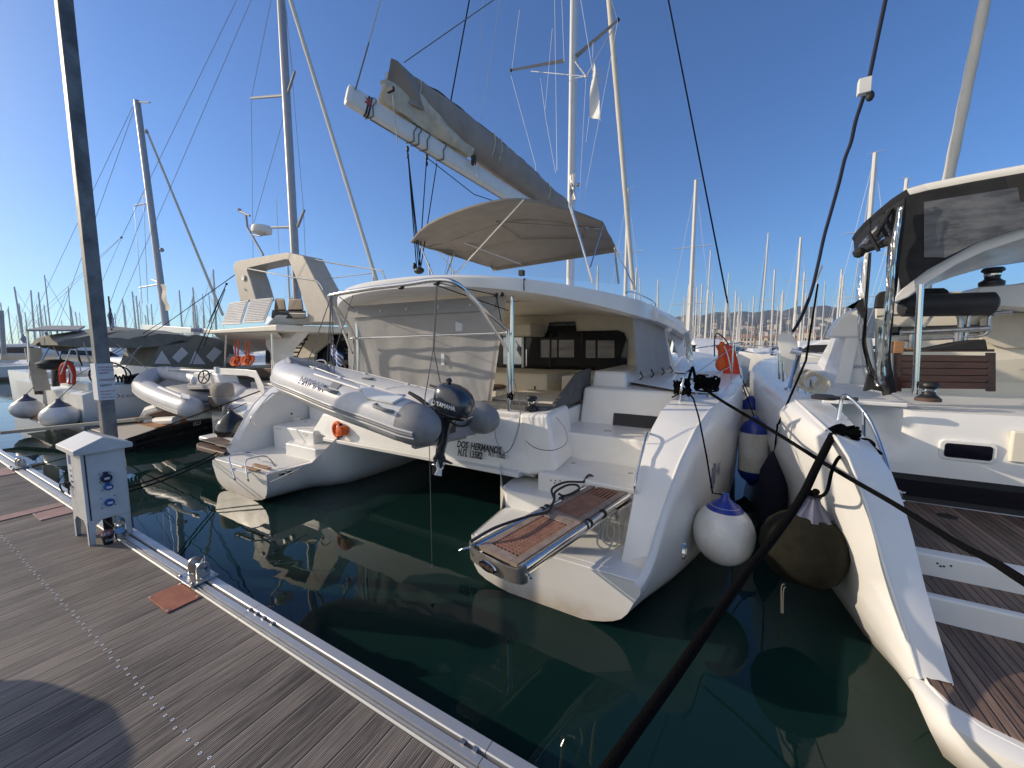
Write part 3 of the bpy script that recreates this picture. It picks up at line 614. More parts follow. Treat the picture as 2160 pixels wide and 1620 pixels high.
# ---- hard top
rc = 3.47
def roof_pt(u, v, top):
    # u 0..1 port to starboard, v 0..1 aft to fore
    x = XC + (u*2-1)*3.12; yy0 = 4.05 + 1.75*abs(u*2-1)**2.4
    y = yy0 + (11.6-yy0)*v
    e = abs(u*2-1)
    z = rc - .31*e**2.6 - .05*(v-.5)**2
    return V((x, y, z if top else z-.20-.08*e**3))
b = MB(); n = 28; b.grid(lambda u, v: roof_pt(u, v, True), n, 10); b.grid(lambda u, v: roof_pt(.03+.94*u, .02+.96*v, False) + V((0, .02, 0)), n, 10, mi=1)
def rim(a):
    pts = []
    for k in range(n+1): pts.append((k/n, 0))
    return pts
ring = [(k/n, 0) for k in range(n+1)]+[(1, k/10) for k in range(1, 11)]+[((n-k)/n, 1) for k in range(1, n+1)]+[(0, 1-k/10) for k in range(1, 10)]
b.loft([[roof_pt(u, v, True) for u, v in ring], [roof_pt(u, v, True)+V((0, -.03 if v == 0 else 0, -.035)) for u, v in ring], [roof_pt(u, v, True)+V((0, -.02 if v == 0 else 0, -.15-.08*abs(2*u-1)**3)) for u, v in ring], [roof_pt(.03+.94*u, .02+.96*v, False)+V((0, .02, 0)) for u, v in ring]], cap=False)
rf = b.build('hardtop', ['gelcoat', 'gelcoat_warm'], T, smooth=40)
b = MB(); s_ = roof_pt(.80, 0, True); b.box(s_.x-.004, s_.x+.004, s_.y-.034, s_.y+.3, s_.z-.15, s_.z+.004); b.build('panel_seam', 'engine_black', rf, smooth=0)
# inner moulding of the ceiling
b = MB(); b.box(-6.2, -2.3, 5.6, 8.3, 3.20, 3.235); b.build('ceiling_panel', 'gelcoat_warm', rf, bevel=.02)
b = MB()
for x in (-5.2, -4.2, -3.2): b.lathe([(.04, 0), (.04, -.008), (.001, -.008)], (x, 5.1, 3.235), 14)
b.build('ceiling_lamp', 'steel', rf)
# side cabin volume forward (coachroof)
b = MB(); b.hexa([V((-7.6, 8.7, 1.8)), V((-.9, 8.7, 1.8)), V((-1.6, 14.2, 1.9)), V((-6.9, 14.2, 1.9))], [V((-7.1, 9.0, 3.2)), V((-1.35, 9.0, 3.2)), V((-2.1, 12.9, 3.1)), V((-6.4, 12.9, 3.1))]); b.build('coachroof', 'gelcoat', T, bevel=.08, seg=3)
b = MB(); b.hexa([V((-.985, 9.3, 2.25)), V((-.97, 11.6, 2.25)), V((-1.2, 11.6, 2.8)), V((-1.2, 9.4, 2.8))], [V((-.97, 9.3, 2.25)), V((-.95, 11.6, 2.25)), V((-1.18, 11.6, 2.8)), V((-1.18, 9.4, 2.8))]); b.build('cabin_window', 'white_vinyl', T)
# rolled side of the roof (white visor seen to starboard)
b = MB(); pts = [(-1.16, 6.8, 3.10), (-1.05, 8.0, 3.02), (-1.0, 9.6, 2.93), (-1.0, 11.6, 2.80)]
b.loft([[V((x-.32, y, z+.16)), V((x-.05, y, z+.12)), V((x+.12, y, z-.05)), V((x+.10, y, z-.20)), V((x-.25, y, z-.12))] for x, y, z in pts]); b.build('roof_visor', 'gelcoat', rf, smooth=30, bevel=.02)
b = MB(); b.tube(catmull([(-1.55, 6.6, 3.28), (-1.52, 6.65, 3.40), (-1.45, 7.3, 3.42), (-1.38, 8.4, 3.38), (-1.36, 8.5, 3.2)], 5), .014, 8); b.build('roof_rail', 'steel', rf)
# crumpled clear screen at the side
def cl(u, v):
    y = 9.0+1.7*u; z = 2.0+.85*v; return V((-.78-.1*v+.05*math.sin(9*u+3*v), y, z+.02*math.sin(14*u)))
b = MB(); b.grid(cl, 14, 8); b.build('clear_side_screen', 'clear_vinyl', T)

# ---- posts
def post(x, y, z0, z1, r=.028):
    b = MB(); b.tube([(x, y, z0), (x, y, z1)], r, 16); q = b.build('post', 'steel', T)
    b = MB(); b.lathe([(r+.03, 0), (r+.028, .012), (r+.005, .016), (r+.004, .05)], (x, y, z0), 16); b.lathe([(r+.03, 0), (r+.028, -.012), (r+.005, -.016)], (x, y, z1), 16); b.build('post_foot', 'steel', q)
post(-2.66, 4.72, 1.62, 3.24); post(-5.86, 4.72, 1.54, 3.22)
# ---- dinghy davit arch
A = [at('y', 4.50, 1076, 858), at('y', 4.42, 1073, 740), at('y', 4.15, 1058, 690), at('y', 3.75, 1010, 640), at('y', 3.35, 955, 600)]
Z_ = 3.22
arch = [at('y', 4.55, 1074, 866), at('y', 4.55, 1072, 715), at('y', 4.45, 1062, 690), at('y', 4.0, 1020, 652), at('y', 3.58, 965, 600), at('y', 3.50, 920, 591), at('y', 3.48, 860, 599), at('y', 3.46, 780, 609), at('y', 3.46, 712, 620), at('y', 3.52, 694, 628), at('y', 3.9, 712, 655), at('y', 4.3, 738, 690), at('y', 4.55, 748, 720), at('y', 4.6, 746, 790)]
b = MB(); b.tube(catmull(arch, 6), .029, 14); ar = b.build('davit_arch', 'steel', T)
b = MB(); b.tube([at('y', 3.88, 1008, 640), at('y', 4.55, 1072, 742)], .022, 10); b.tube([at('y', 3.75, 702, 640), at('y', 4.55, 742, 745)], .022, 10)
b.tube([at('y', 4.55, 740, 714), at('y', 4.55, 1072, 702)], .02, 10); b.build('davit_brace', 'steel', ar)
b = MB()
for x, y in ((846, 605), (921, 596)):
    p = at('y', 3.47, x, y); b.ball(p+V((0, 0, -.01)), .035, 10, sc=(1.5, .7, .7))
p = at('y', 4.3, 1046, 622); b.ball(p, .035, 10, sc=(1.2, .7, .8)); b.ball(p+V((.09, 0, 0)), .03, 10); b.build('block', 'engine_black', ar)
b = MB(); P0 = at('y', 3.47, 921, 596)
b.tube([P0, at('y', 4.3, 1046, 622)], .006, 6); b.tube([P0+V((0, 0, -.03)), at('y', 4.55, 1072, 655)], .006, 6); b.tube([at('y', 4.3, 1046, 622), at('y', 4.5, 1060, 690)], .006, 6)
pA = at('y', 3.50, 716, 626); b.tube([pA, at('y', 4.5, 745, 650)], .006, 6); b.build('davit_line', 'rope_black', ar)
# lashings on post
b = MB(); c = at('y', 4.55, 1076, 838)
for k in range(7):
    a = k*2.4; b.tube(catmull([c+V((.04*math.cos(a+j), .04*math.sin(a+j), .03*math.sin(a*1.7+j*2)-.02+.012*k)) for j in range(5)], 3), .008, 6)
b.build('lashing', 'rope_black', ar)
# thin grey lines hanging from the post
b = MB()
b.tube(catmull([at('y', 4.5, 1080, 800), at('y', 4.35, 1048, 860), at('y', 4.2, 1046, 925), at('y', 4.2, 1068, 955), at('y', 4.25, 1090, 920), at('y', 4.4, 1097, 870), at('y', 4.5, 1085, 800)], 6), .004, 6)
b.tube(catmull([at('y', 4.5, 1082, 800), at('y', 4.3, 1098, 865), at('y', 4.24, 1080, 940), at('y', 4.22, 1060, 958)], 6), .004, 6)
b.tube(catmull([at('y', 4.25, 1109, 930), at('y', 4.2, 1130, 945), at('y', 4.2, 1165, 950), at('y', 4.2, 1194, 935), at('y', 4.4, 1192, 905), at('y', 4.5, 1173, 880)], 6), .005, 6)
b.build('thin_line', 'rope_grey', ar)

# ---- cloth sun screens
def curtain_fn(P00, P10, P11, P01, amp=.035, nf=9, seed=0):
    P00, P10, P11, P01 = map(V, (P00, P10, P11, P01))
    nrm = (P10-P00).cross(P01-P00).normalized()
    def f(u, v):
        p = P00*(1-u)*(1-v)+P10*u*(1-v)+P11*u*v+P01*(1-u)*v
        w = math.sin(u*nf*6.28+.8*math.sin(v*4+seed))*.4+.25*math.sin(u*31+v*3+seed)+.10*math.sin(u*4-v*4)+.16*math.sin(u*71+5*math.sin(v*8+u*13))*(1-v)+.12*math.sin(u*40+v*33+3*math.sin(u*19))*(1-v)**2
        return p+nrm*amp*w*(.35+.65*(1-v))
    return f
tl, trr, br, bl_ = (-6.02, 4.66, 3.19), (-2.72, 4.66, 3.19), (-3.12, 4.84, 1.60), (-6.30, 4.84, 1.75)
b = MB(); b.grid(curtain_fn(bl_, br, trr, tl, .020, 5), 110, 40); cu_ = b.build('sun_screen', 'curtain', T, smooth=180)
b = MB(); b.grid(curtain_fn(V(br)+V((-.07, -.01, 0)), V(br)+V((.03, -.01, 0)), V(trr)+V((.02, -.01, 0)), V(trr)+V((-.05, -.01, 0)), .012, 1), 4, 30); b.build('hem', 'curtain_hem', cu_, smooth=180)
b = MB(); b.grid(curtain_fn((-5.95, 4.64, 3.0), (-2.9, 4.64, 3.0), (-2.86, 4.64, 3.2), (-6.0, 4.64, 3.2), .008, 5), 40, 4); b.build('valance', 'curtain', cu_, smooth=180)
b = MB()
for x in (-5.72, -5.15, -4.55, -3.9, -3.3): b.lathe([(.018, 0), (.016, .015), (.001, .016)], (x, 4.63, 3.09), 10, axis=V((0, -1, 0)))
b.build('snap', 'white_plastic', cu_)
b = MB(); b.box(-3.95, -3.89, 4.735, 4.74, 2.20, 2.38); b.box(-3.63, -3.50, 4.70, 4.705, 2.72, 2.9); b.build('label_patch', 'sticker', cu_, smooth=0)
b = MB(); b.grid(curtain_fn((-1.32, 6.6, 2.02), (-1.06, 8.7, 2.02), (-1.18, 8.2, 2.98), (-1.30, 5.9, 3.12), .02, 3), 30, 24); sc2 = b.build('sun_screen', 'curtain', T, smooth=180)
b = MB()
for x, y in ((-1.3, 6.7), (-1.22, 7.3), (-1.14, 8.0), (-1.06, 8.6)): b.tube([(x, y, 2.08), (x+.05, y+.02, 1.98), (x, y+.02, 1.93)], .012, 6)
b.build('hook', 'rubber', sc2)
# ---- mast, boom, sail
mx_, my_ = -4.25, 11.1
b = MB(); sec = lambda z, s=1: [V((mx_+.11*s*math.cos(a), my_+.17*s*math.sin(a), z)) for a in [2*math.pi*k/20 for k in range(20)]]
b.loft([sec(2.9), sec(22)]); ms = b.build('mast', 'mast_paint', T)
b = MB(); b.box(mx_-.02, mx_+.02, my_-.19, my_-.165, 4.5, 22); b.build('mast_track', 'aluminium', ms)
for tip, base in (((1078, 148), (1190, 128)), ((1304, 42), (1212, 122))):
    p = at('y', 10.4, *tip); q = at('y', my_, *base); b = MB()
    b.loft([[q+V((0, dy, dz)) for dy, dz in ((-.09, 0), (0, .035), (.09, 0), (0, -.035))], [p+V((0, dy, dz)) for dy, dz in ((-.05, 0), (0, .02), (.05, 0), (0, -.02))]])
    s_ = b.build('spreader', 'mast_grey', ms); b = MB(); b.ball(p, .045, 8); b.build('spreader_end', 'rubber', s_)
b = MB(); j = at('y', 10.3, 1236, 161); k1 = at('y', my_, 1210, 125)
b.tube([j, at('y', 10.9, 1213, 130)], .02, 6); b.tube([j, at('y', 10.9, 1300, 48)], .016, 6); b.tube([j, at('y', 10.9, 1120, 150)], .012, 6); b.tube([j, at('y', 10.9, 1213, 165)], .012, 6); b.ball(j, .045, 8); b.build('rod', 'aluminium', ms)
b = MB(); c = at('y', my_-.25, 1208, 392)
for k in range(9): b.ball(c+V((random.uniform(-.12, .16), random.uniform(-.1, .1), random.uniform(-.25, .25))), random.uniform(.03, .06), 8)
for k in range(6): b.tube([c+V((-.1+.04*k, -.05, .3)), c+V((.1-.02*k, -.02, -.4))], .012, 6)
b.build('mast_fittings', 'steel_dull', ms)
def wire(p, q, r, m_='wire', name='stay', parent=None, label=None):
    b = MB(); b.tube([p, q], r, 6); return b.build(name, m_, parent or T, label=label)
top = lambda x, y=10.8: at('y', y, x, -400)
def stay(p, q, r, m_='wire', d0=10.5, d1=10.5, ext=1.0, name='stay'):
    a = at('y', d0, *p); c = at('y', d1, *q); d = (a-c); return wire(c, c+d*ext, r, m_, name)
stay((990, 0), (950, 218), .018, 'rope_black', 9.5, 9.3, 1.5); 
stay((1410, 0), (1535, 640), .017, 'rope_black', 10.6, 10.0, 1.6, 'shroud')
stay((1535, 640), (1548, 775), .02, 'steel_dull', 10.0, 9.9, 1, 'shroud_screw')
stay((803, 0), (757, 165), .010, 'rope_beige', 5.8, 5.4, 1.5, 'topping_lift'); stay((778, 90), (750, 188), .014, 'rope_grey', 5.5, 5.3, 1, 'topping_lift')
for p, q in (((1078, 160), (1130, 350)), ((1130, 350), (1132, 420)), ((1140, 165), (1152, 255)), ((1152, 255), (1172, 365)), ((1165, 60), (1150, 230)), ((1170, 0), (1175, 360)), ((1225, 0), (1250, 150)), ((1303, 45), (1228, 440)), ((1303, 45), (1290, 0)), ((1236, 165), (1222, 420)), ((1185, 0), (1190, 130)), ((1020, 180), (860, 100)), ((1096, 20), (1080, 145))):
    if p == (1020, 180): continue
    stay(p, q, .006, 'mast_paint', 10.3, 10.0, 1, 'halyard')
stay((905, 95), (852, 132), .009, 'rope_grey', 6.0, 5.6, 9.0, 'lazy_jack'); 
for p, q in (((1015, 60), (1002, 245)), ((1045, 60), (1015, 255))): stay(p, q, .004, 'mast_grey', 8.0, 7.6, 1.6, 'lazy_jack')
# genoa rolled round the forestay
def furled(p, q, d0, d1, r0, r1, parent, ext=1.5, m_='furled_sail'):
    a = at('y', d0, *p); c = at('y', d1, *q); n = 40; b = MB(); pts = []; rs = []
    for i in range(n+1):
        t = i/n; pts.append(c+(a-c)*ext*t); rs.append((r1+(r0-r1)*t)*(1+.045*math.sin(i*1.9)))
    b.tube(pts, rs, 12); return b.build('furled_sail', m_, parent)
furled((1285, 0), (1336, 612), 14.6, 16.2, .105, .085, T)
# boom
B0 = at('y', 5.3, 741, 205); B1 = V((mx_-.05, my_-.25, 5.55)); B1 = at('y', 10.6, 1185, 478)
def pixx(p):
    d = p-V((0, 0, H)); return 1080+F*d.dot(rt)/d.dot(fw)
def bs(px):
    lo, hi = 0., 6.5
    for _ in range(30):
        m_ = (lo+hi)/2
        if pixx(B0+bd*m_) < px: lo = m_
        else: hi = m_
    return lo
bd = (B1-B0).normalized(); bw = bd.cross(V((0, 0, 1))).normalized(); bu = bw.cross(bd)
def bsec(p, s=1., n=20): return [p+bw*(.105*s*math.copysign(abs(math.cos(a))**.6, math.cos(a)))+bu*(.185*s*math.copysign(abs(math.sin(a))**.6, math.sin(a))) for a in [2*math.pi*k/n for k in range(n)]]
b = MB(); b.loft([bsec(B0), bsec(B1)]); bo = b.build('boom', 'mast_grey', T)
m = MATS['mast_paint'].copy(); m.name = 'boom_paint'; MATS['boom_paint'] = m; bo.data.materials[0] = m
b = MB(); b.loft([bsec(B0-bd*.09, .86), bsec(B0-bd*.07, 1.0), bsec(B0, 1.04)]); b.build('boom_cap', 'white_plastic', bo)
b = MB(); side = -bw if (-bw).dot(V((0, -1, 0))) > 0 else bw
o_ = B0+bd*.30+side*.114; b.add([o_-bd*.09+bu*.09, o_+bd*.05+bu*.09, o_+bd*.05, o_+bd*.01], [(0, 1, 2, 3)]); b.add([o_-bd*.09, o_-bd*.03+bu*.05, o_-bd*.0-bu*.0, o_+bd*.05-bu*.05], [(0, 1, 2, 3)]); b.build('emblem', 'lettering_red', bo, smooth=0)
b = MB()
for d in (bs(771), bs(776)): b.loft([bsec(B0+bd*d, 1.05), bsec(B0+bd*(d+.035), 1.05)])
b.build('strap', 'lettering_black', bo, smooth=0)
b = MB()
for d in [bs(q) for q in (782, 868, 878, 896, 930)]:
    ring_ = bsec(B0+bd*d, 1.12, 16); ring_ = [p+bd*(.05*math.sin(i)) for i, p in enumerate(ring_)]
    b.tube(ring_+[ring_[0]], .012, 6)
b.tube([B0+bd*.4-bu*.2, B0+bd*3.6-bu*.215, B0+bd*5.2-bu*.20], .010, 6); b.build('strop', 'rope_grey', bo)
# mainsheet
bl1 = B0+bd*bs(866)-bu*.34; bl2 = B0+bd*bs(905)-bu*.28; tr_ = V((-5.55, 5.9, 3.55)); tr_ = at('y', 5.9, 884, 573)
b = MB()
for c in (bl1, bl2): b.ball(c, .055, 10, sc=(.7, .5, 1.3)); b.ball(c-V((0, 0, .13)), .045, 10, sc=(.7, .5, 1.2))
b.ball(tr_+V((0, 0, .02)), .10, 12, sc=(1.2, .8, .7)); b.ball(tr_+V((-.12, 0, .12)), .05, 10, sc=(.7, .7, 1.4)); b.build('mainsheet_block', 'engine_black', bo)
b = MB()
for c, dx in ((bl1, -.06), (bl1, 0), (bl1, .05), (bl2, .0), (bl2+bd*.25, .04)): b.tube([c, tr_+V((dx, 0, .05))], .011, 6)
b.tube([bl2, at('y', 7.6, 1000, 410), at('y', 8.6, 1045, 425)], .009, 6); b.build('mainsheet', 'rope_black', bo)
# stowed sail and its bag : sections along the boom (s along, height over boom, half width)
bag = [(.95, .62, .72, .12), (1.15, .95, .55, .22), (1.8, 1.0, .30, .28), (2.6, .98, .20, .32), (3.6, .92, .12, .36), (4.6, .84, .08, .36), (5.4, .72, .06, .34), (6.1, .62, .05, .32), (6.6, .6, .04, .30)]
Lb = (B1-B0).length
def bagsec(s, h, lo, w, n=18):
    c = B0+bd*(s/6.6*Lb*.985)+bu*.16; out = []
    for k in range(n):
        a = 2*math.pi*k/n; hh_ = lo+(h-lo)*(.5+.5*math.sin(a)); ww = w*math.cos(a)*(1.0-.35*(.5+.5*math.sin(a)))
        ww += .012*math.sin(s*9+k*1.7)+.016*math.sin(s*4.3+k*2.9)
        out.append(c+bu*(hh_+.006*math.sin(s*11+k))+side*ww)
    return out
tab = lambda i: [(q[0], q[i]) for q in bag]
b = MB(); N_ = 60; b.loft([bagsec(s, lerp1(tab(1), s), lerp1(tab(2), s), lerp1(tab(3), s), 26) for s in [.95+(6.6-.95)*i/N_ for i in range(N_+1)]])
bagobj = b.build('sail_bag', 'sail_bag', bo, smooth=75)
# aft flap of the bag, standing up
apex = at('y', 5.75, 825, 122); lowc = at('y', 5.85, 812, 196); fl = at('y', 6.3, 865, 160); f2 = at('y', 6.35, 880, 225)
b = MB(); b.hexa([apex, lowc, f2, fl], [apex+V((.05, .12, 0)), lowc+V((.05, .14, 0)), f2+V((.05, .2, 0)), fl+V((.05, .2, 0))]); b.build('bag_flap', 'sail_bag', bagobj, smooth=0)
b = MB(); zp = [bagsec(s, lerp1(tab(1), s), lerp1(tab(2), s), lerp1(tab(3), s), 26)[6]+bu*.015 for s in [1.0+5.5*i/40 for i in range(41)]]; b.tube(zp, .02, 6); b.build('bag_piping', 'leather_brown', bagobj)
# loose folds of the sail at the aft end
b = MB(); f0 = at('y', 5.6, 806, 148)
def fold(u, v):
    s = .55+2.4*u; h = lerp1([(0.55, .62), (.9, .95), (1.3, .72), (3, .26)], s)*v
    return B0+bd*(s/6.6*Lb)+bu*(.19+h*.95)+side*(.12+.10*math.sin(v*3.1)+.03*math.sin(u*9+v*5)+.008*math.sin(u*31+v*4))
b.grid(fold, 40, 14); b.grid(lambda u, v: fold(u, v)-side*(.26+.05*math.sin(v*9)), 40, 14); b.build('loose_sail', 'sail_cloth', bagobj, smooth=180)
b = MB()
for s in (1.35, 3.5, 3.75, 5.7):
    q = bagsec(s, lerp1(tab(1), s)+.03, lerp1(tab(2), s), lerp1(tab(3), s)+.02, 26); q = [x_ for x_ in q]
    lo_ = B0+bd*(s/6.6*Lb)-bu*.05+side*.12
    pts_ = [q[8], q[6], q[4], q[2], q[0]]+[q[24], q[23]]
    b.tube(pts_, .013, 6); 
b.tube([at('y', 5.75, 828, 200), at('y', 5.7, 838, 300)], .012, 6); b.tube([at('y', 7.2, 1001, 345), at('y', 7.1, 1007, 375)], .008, 6)
b.build('sail_tie', 'rope_beige', bagobj)
b = MB(); c = at('y', 7.6, 999, 338); b.box(c.x-.05, c.x+.05, c.y-.03, c.y+.03, c.z-.1, c.z+.1); c = at('y', 5.7, 824, 190); b.box(c.x-.08, c.x+.08, c.y-.03, c.y+.03, c.z-.03, c.z+.04); b.build('buckle', 'rubber', bagobj)

# ---- bimini over the helm
zb = 4.72
edge = [((868, 507), zb-.10), ((905, 470), zb), ((1000, 432), zb+.06), ((1100, 418), zb+.1), ((1200, 440), zb+.05), ((1270, 466), zb), ((1298, 519), zb-.18), ((1035, 562), zb-.18)]
P_ = [at('z', z, *p) for p, z in edge]
A0, A1, A2, A3, A4, A5, F1, F0 = P_
def aft(u): return catmull([A0, A1, A2, A3, A4, A5], 6)[min(30, int(round(u*30)))]
def fore(u): 
    a = V((A0.x+.25, F0.y-1.6, zb-.2)); return a.lerp(F0, u/.22) if u < .22 else F0.lerp(F1, (u-.22)/.78)
def bim(u, v, dz=0):
    p = aft(u).lerp(fore(u), v); p.z += .17*math.sin(math.pi*u)*math.sin(math.pi*min(1, v*1.0)) + .02*math.sin(v*math.pi*4)*.5 + dz; return p
b = MB(); b.grid(lambda u, v: bim(u, v), 30, 18); b.grid(lambda u, v: bim(u, v, -.035), 30, 18)
ring = [(k/30, 0) for k in range(31)]+[(1, k/18) for k in range(1, 19)]+[(1-k/30, 1) for k in range(1, 31)]+[(0, 1-k/18) for k in range(1, 18)]
b.loft([[bim(u, v) for u, v in ring], [bim(u, v, -.035) for u, v in ring]], cap=False)
bi = b.build('bimini', 'bimini', T, smooth=60)
b = MB()
for v in (.0, .36, .66): b.tube([bim(k/20, v, -.03) for k in range(21)], .016 if v else .022, 8)
b.tube([bim(1, k/8, -.03) for k in range(9)], .02, 8); b.tube([bim(.0, k/8, -.03) for k in range(9)], .02, 8); b.build('bimini_bow', 'bimini', bi)
b = MB(); q = [bim(.42, .30, -.045), bim(.86, .34, -.045), bim(.84, .68, -.045), bim(.50, .66, -.045)]; b.tube(q+[q[0]], .008, 6); b.build('window_flap', 'sail_bag', bi)
b = MB(); fr_ = [V((F0.x+.15, F0.y-.1, F0.z-.12)), V((F1.x-.05, F1.y-.1, F1.z-.12))]
b.prism([F0+V((0, 0, .02)), F1+V((0, 0, .02)), F1+V((0, 0, -.12)), F0+V((.1, 0, -.12))], (0, .03, 0)); b.build('front_valance', 'bimini', bi)
b = MB()
def leg(p, q, r=.013): b.tube([p, q], r, 8)
leg(at('z', zb-.02, 1105, 420), at('y', 6.4, 950, 590)); leg(at('z', zb, 1200, 432), at('y', 6.2, 1253, 600)); leg(at('z', zb, 1205, 436), at('y', 6.2, 1250, 598), .02)
leg(bim(1, .1), at('y', 6.4, 1245, 565)); leg(bim(1, .95), at('y', 8.5, 1305, 598), .028); leg(at('y', 6.5, 960, 530), at('y', 6.3, 940, 585)); leg(bim(.0, .55), at('y', 8.2, 960, 575))
leg(bim(.02, .1), at('y', 5.8, 915, 585)); leg(F0, at('y', 8.0, 1042, 572), .022); leg(bim(1, .9), at('y', 8.6, 1335, 600)); leg(bim(.98, .3), at('y', 7, 1232, 480)); leg(bim(.2, .45), bim(.45, .97)-V((0, 0, .1)))
b.build('bimini_leg', 'steel', bi)
b = MB(); b.grid(lambda u, v: (at('y', 8.6, 1045, 575).lerp(at('y', 8.8, 1300, 600), u)).lerp(F0.lerp(F1, u)-V((0, 0, .1)), v)+V((0, .03*math.sin(u*20), 0)), 20, 6); b.build('clear_windscreen', 'clear_vinyl', bi)
# helm pedestal box on the roof
b = MB(); b.box(-5.9, -2.6, 6.9, 9.6, 3.40, 3.62); b.build('helm_deck', 'gelcoat', T, bevel=.06, seg=3)
b = MB(); c = at('y', 4.3, 1098, 572); b.box(c.x-.03, c.x+.03, c.y, c.y+.06, c.z-.05, c.z+.015); b.build('roof_fitting', 'rubber', T)

# ---- gangway
G = root('gangway', 'folding teak grating gangway with steel tubes on the stern platform', 'gangway')
gz = .86; a0 = at('z', gz, 990, 1157); a1 = at('z', gz, 1100, 1200); c0 = at('z', gz+.02, 1245, 1018); c1 = at('z', gz+.02, 1333, 1045)
L0_ = (a0+a1)/2; L1_ = (c0+c1)/2; gd = (L1_-L0_).normalized(); gw = gd.cross(V((0, 0, 1))).normalized(); gl_ = (L1_-L0_).length; hwid = .21
def gp(s, w, z=0): return L0_+gd*s+gw*w+V((0, 0, z))
def slab(b, s0, s1, w0, w1, z0, z1): b.hexa([gp(s0, w0, z0), gp(s1, w0, z0), gp(s1, w1, z0), gp(s0, w1, z0)], [gp(s0, w0, z1), gp(s1, w0, z1), gp(s1, w1, z1), gp(s0, w1, z1)])
for (s0, s1, ns, closed) in ((.03, gl_*.47, 19, 0), (gl_*.475, gl_, 24, 1)):
    b = MB(); slab(b, s0, s1, -hwid, -hwid+.065, -.012, .018); slab(b, s0, s1, hwid-.065, hwid, -.012, .018); slab(b, s0, s0+.09, -hwid+.065, hwid-.065, -.012, .018); slab(b, s1-.07, s1, -hwid+.065, hwid-.065, -.012, .018)
    fr = b.build('grating_frame', 'teak_grey', G, bevel=.004)
    b = MB(); i0 = s0+.09; i1 = s1-.07; nw = 7
    for k in range(1, nw): w = -hwid+.065+(2*hwid-.13)*k/nw; slab(b, i0, i1, w-.009, w+.009, -.010, .0135)
    lim = ns
    for k in range(1, ns):
        s = i0+(i1-i0)*k/ns
        if closed and k > 16: continue
        slab(b, s-.012, s+.012, -hwid+.065, hwid-.065, -.008, .0145)
    b.build('grating', 'teak_grate', fr, smooth=0)
    b = MB(); slab(b, s0+.02, s1-.02, -hwid+.02, hwid-.02, -.05, -.042); b.build('under_tray', 'antifoul', fr, smooth=0)
b = MB()
for sg in (-1, 1):
    b.tube([gp(.02, sg*(hwid+.035), -.01), gp(gl_*.52, sg*(hwid+.035), -.01)], .036, 14); b.tube([gp(gl_*.50, sg*(hwid+.035), -.01), gp(gl_+.02, sg*(hwid+.035), -.005)], .027, 14)
    b.tube([gp(.05, sg*(hwid+.05), -.065), gp(gl_*.8, sg*(hwid+.05), -.05)], .012, 8)
tb = b.build('side_tube', 'steel', G)
b = MB()
for sg in (-1, 1):
    for s in (gl_*.49, gl_*.53, gl_*.67): b.tube([gp(s, sg*(hwid+.03), -.01), gp(s+.02, sg*(hwid+.03), -.01)], .045, 14)
b.build('collar', 'rubber', tb)
# curved steel nose plate
b = MB(); n = 16
def nose(k, z):
    a = math.pi*k/n; w = -math.cos(a); return gp(.03-.09*math.sin(a)**.6, w*(hwid+.08), z)
outer = [nose(k, .055) for k in range(n+1)]; inner = [p+gd*.022 for p in outer]
lo = [p-V((0, 0, .145)) for p in outer]; 
secs = [[nose(k, .05 if k in (0, n) else (.04 if k in (1, n-1) else .026)), nose(k, -.10)+gd*.015, nose(k, -.105)+gd*.03, nose(k, .02)+gd*.02] for k in range(n+1)]
b.loft(secs); np_ = b.build('nose_plate', 'nose_steel', G, smooth=50)
bad = MB(); cc = gp(-.072, 0, -.035); bad.lathe([(.001, .012), (.085, .01), (.095, 0)], cc, 24, axis=-gd)
for i, p in enumerate(bad.v): v = V(p)-cc; bad.v[i] = tuple(cc+gw*v.dot(gw)*1.0+V((0, 0, v.z*.45))-gd*(v.dot(-gd)))
bad.build('badge', 'steel', np_)
text('unidus', .058, cc-gw*.0-gd*.014-(-gw)*0+gw*(-.072)+V((0, 0, -.015)), gw, (0, 0, 1), 'leather_brown', np_, wide=.95)
b = MB(); b.tube([gp(.0, -hwid-.03, .01), gp(-.09, -hwid-.06, .01), gp(-.10, -hwid-.09, .0), gp(.02, -hwid-.08, -.02)], .008, 6); b.tube([gp(.08, hwid+.07, -.05), gp(.06, hwid+.11, -.06)], .010, 6); b.build('end_pin', 'steel', G)
hs = catmull([gp(.0, -hwid-.06, .04), gp(.22, -.20, .10), gp(.6, -.15, .08), gp(.85, -.12, .045), gp(1.0, -.17, .05), gp(1.15, -.25, .05), gp(1.28, -.33, .06), gp(1.5, -.33, .07), gp(1.60, -.26, .06), gp(1.5, -.18, .05), gp(1.30, -.22, .04), gp(1.30, -.30, .04)], 7)
b = MB(); b.tube(hs, .013, 8)
hs2 = catmull([gp(1.18, -.28, .04), gp(1.32, -.40, .07), gp(1.55, -.38, .08), gp(1.75, -.28, .05), gp(gl_-.1, -.28, .05), gp(gl_+.02, -.29, .09), gp(gl_+.07, -.25, .05), gp(gl_+.0, -.24, .02)], 7); b.tube(hs2, .013, 8)
b.build('hydraulic_hose', 'rubber', G)
# foot bracket and coiled pale rope below the shore end
b = MB(); slab(b, gl_-.08, gl_+.04, -.30, .30, -.22, -.06); slab(b, gl_-.35, gl_, .02, .30, -.20, -.05)
for w in (-.2, .22): b.tube([gp(gl_-.05, w, -.03), gp(gl_-.1, w, -.34)], .014, 8)
b.build('mounting_bracket', 'steel', G, bevel=.01)
b = MB()
for k in range(3):
    s = gl_-.6+.10*k; b.tube(catmull([gp(s, .22, -.12), gp(s-.14, .26, -.26), gp(s-.02, .32+.03*k, -.335), gp(s+.16, .28, -.2), gp(s+.02, .2, -.12)], 6), .009, 6)
b.build('pale_rope', 'rope_beige', G)

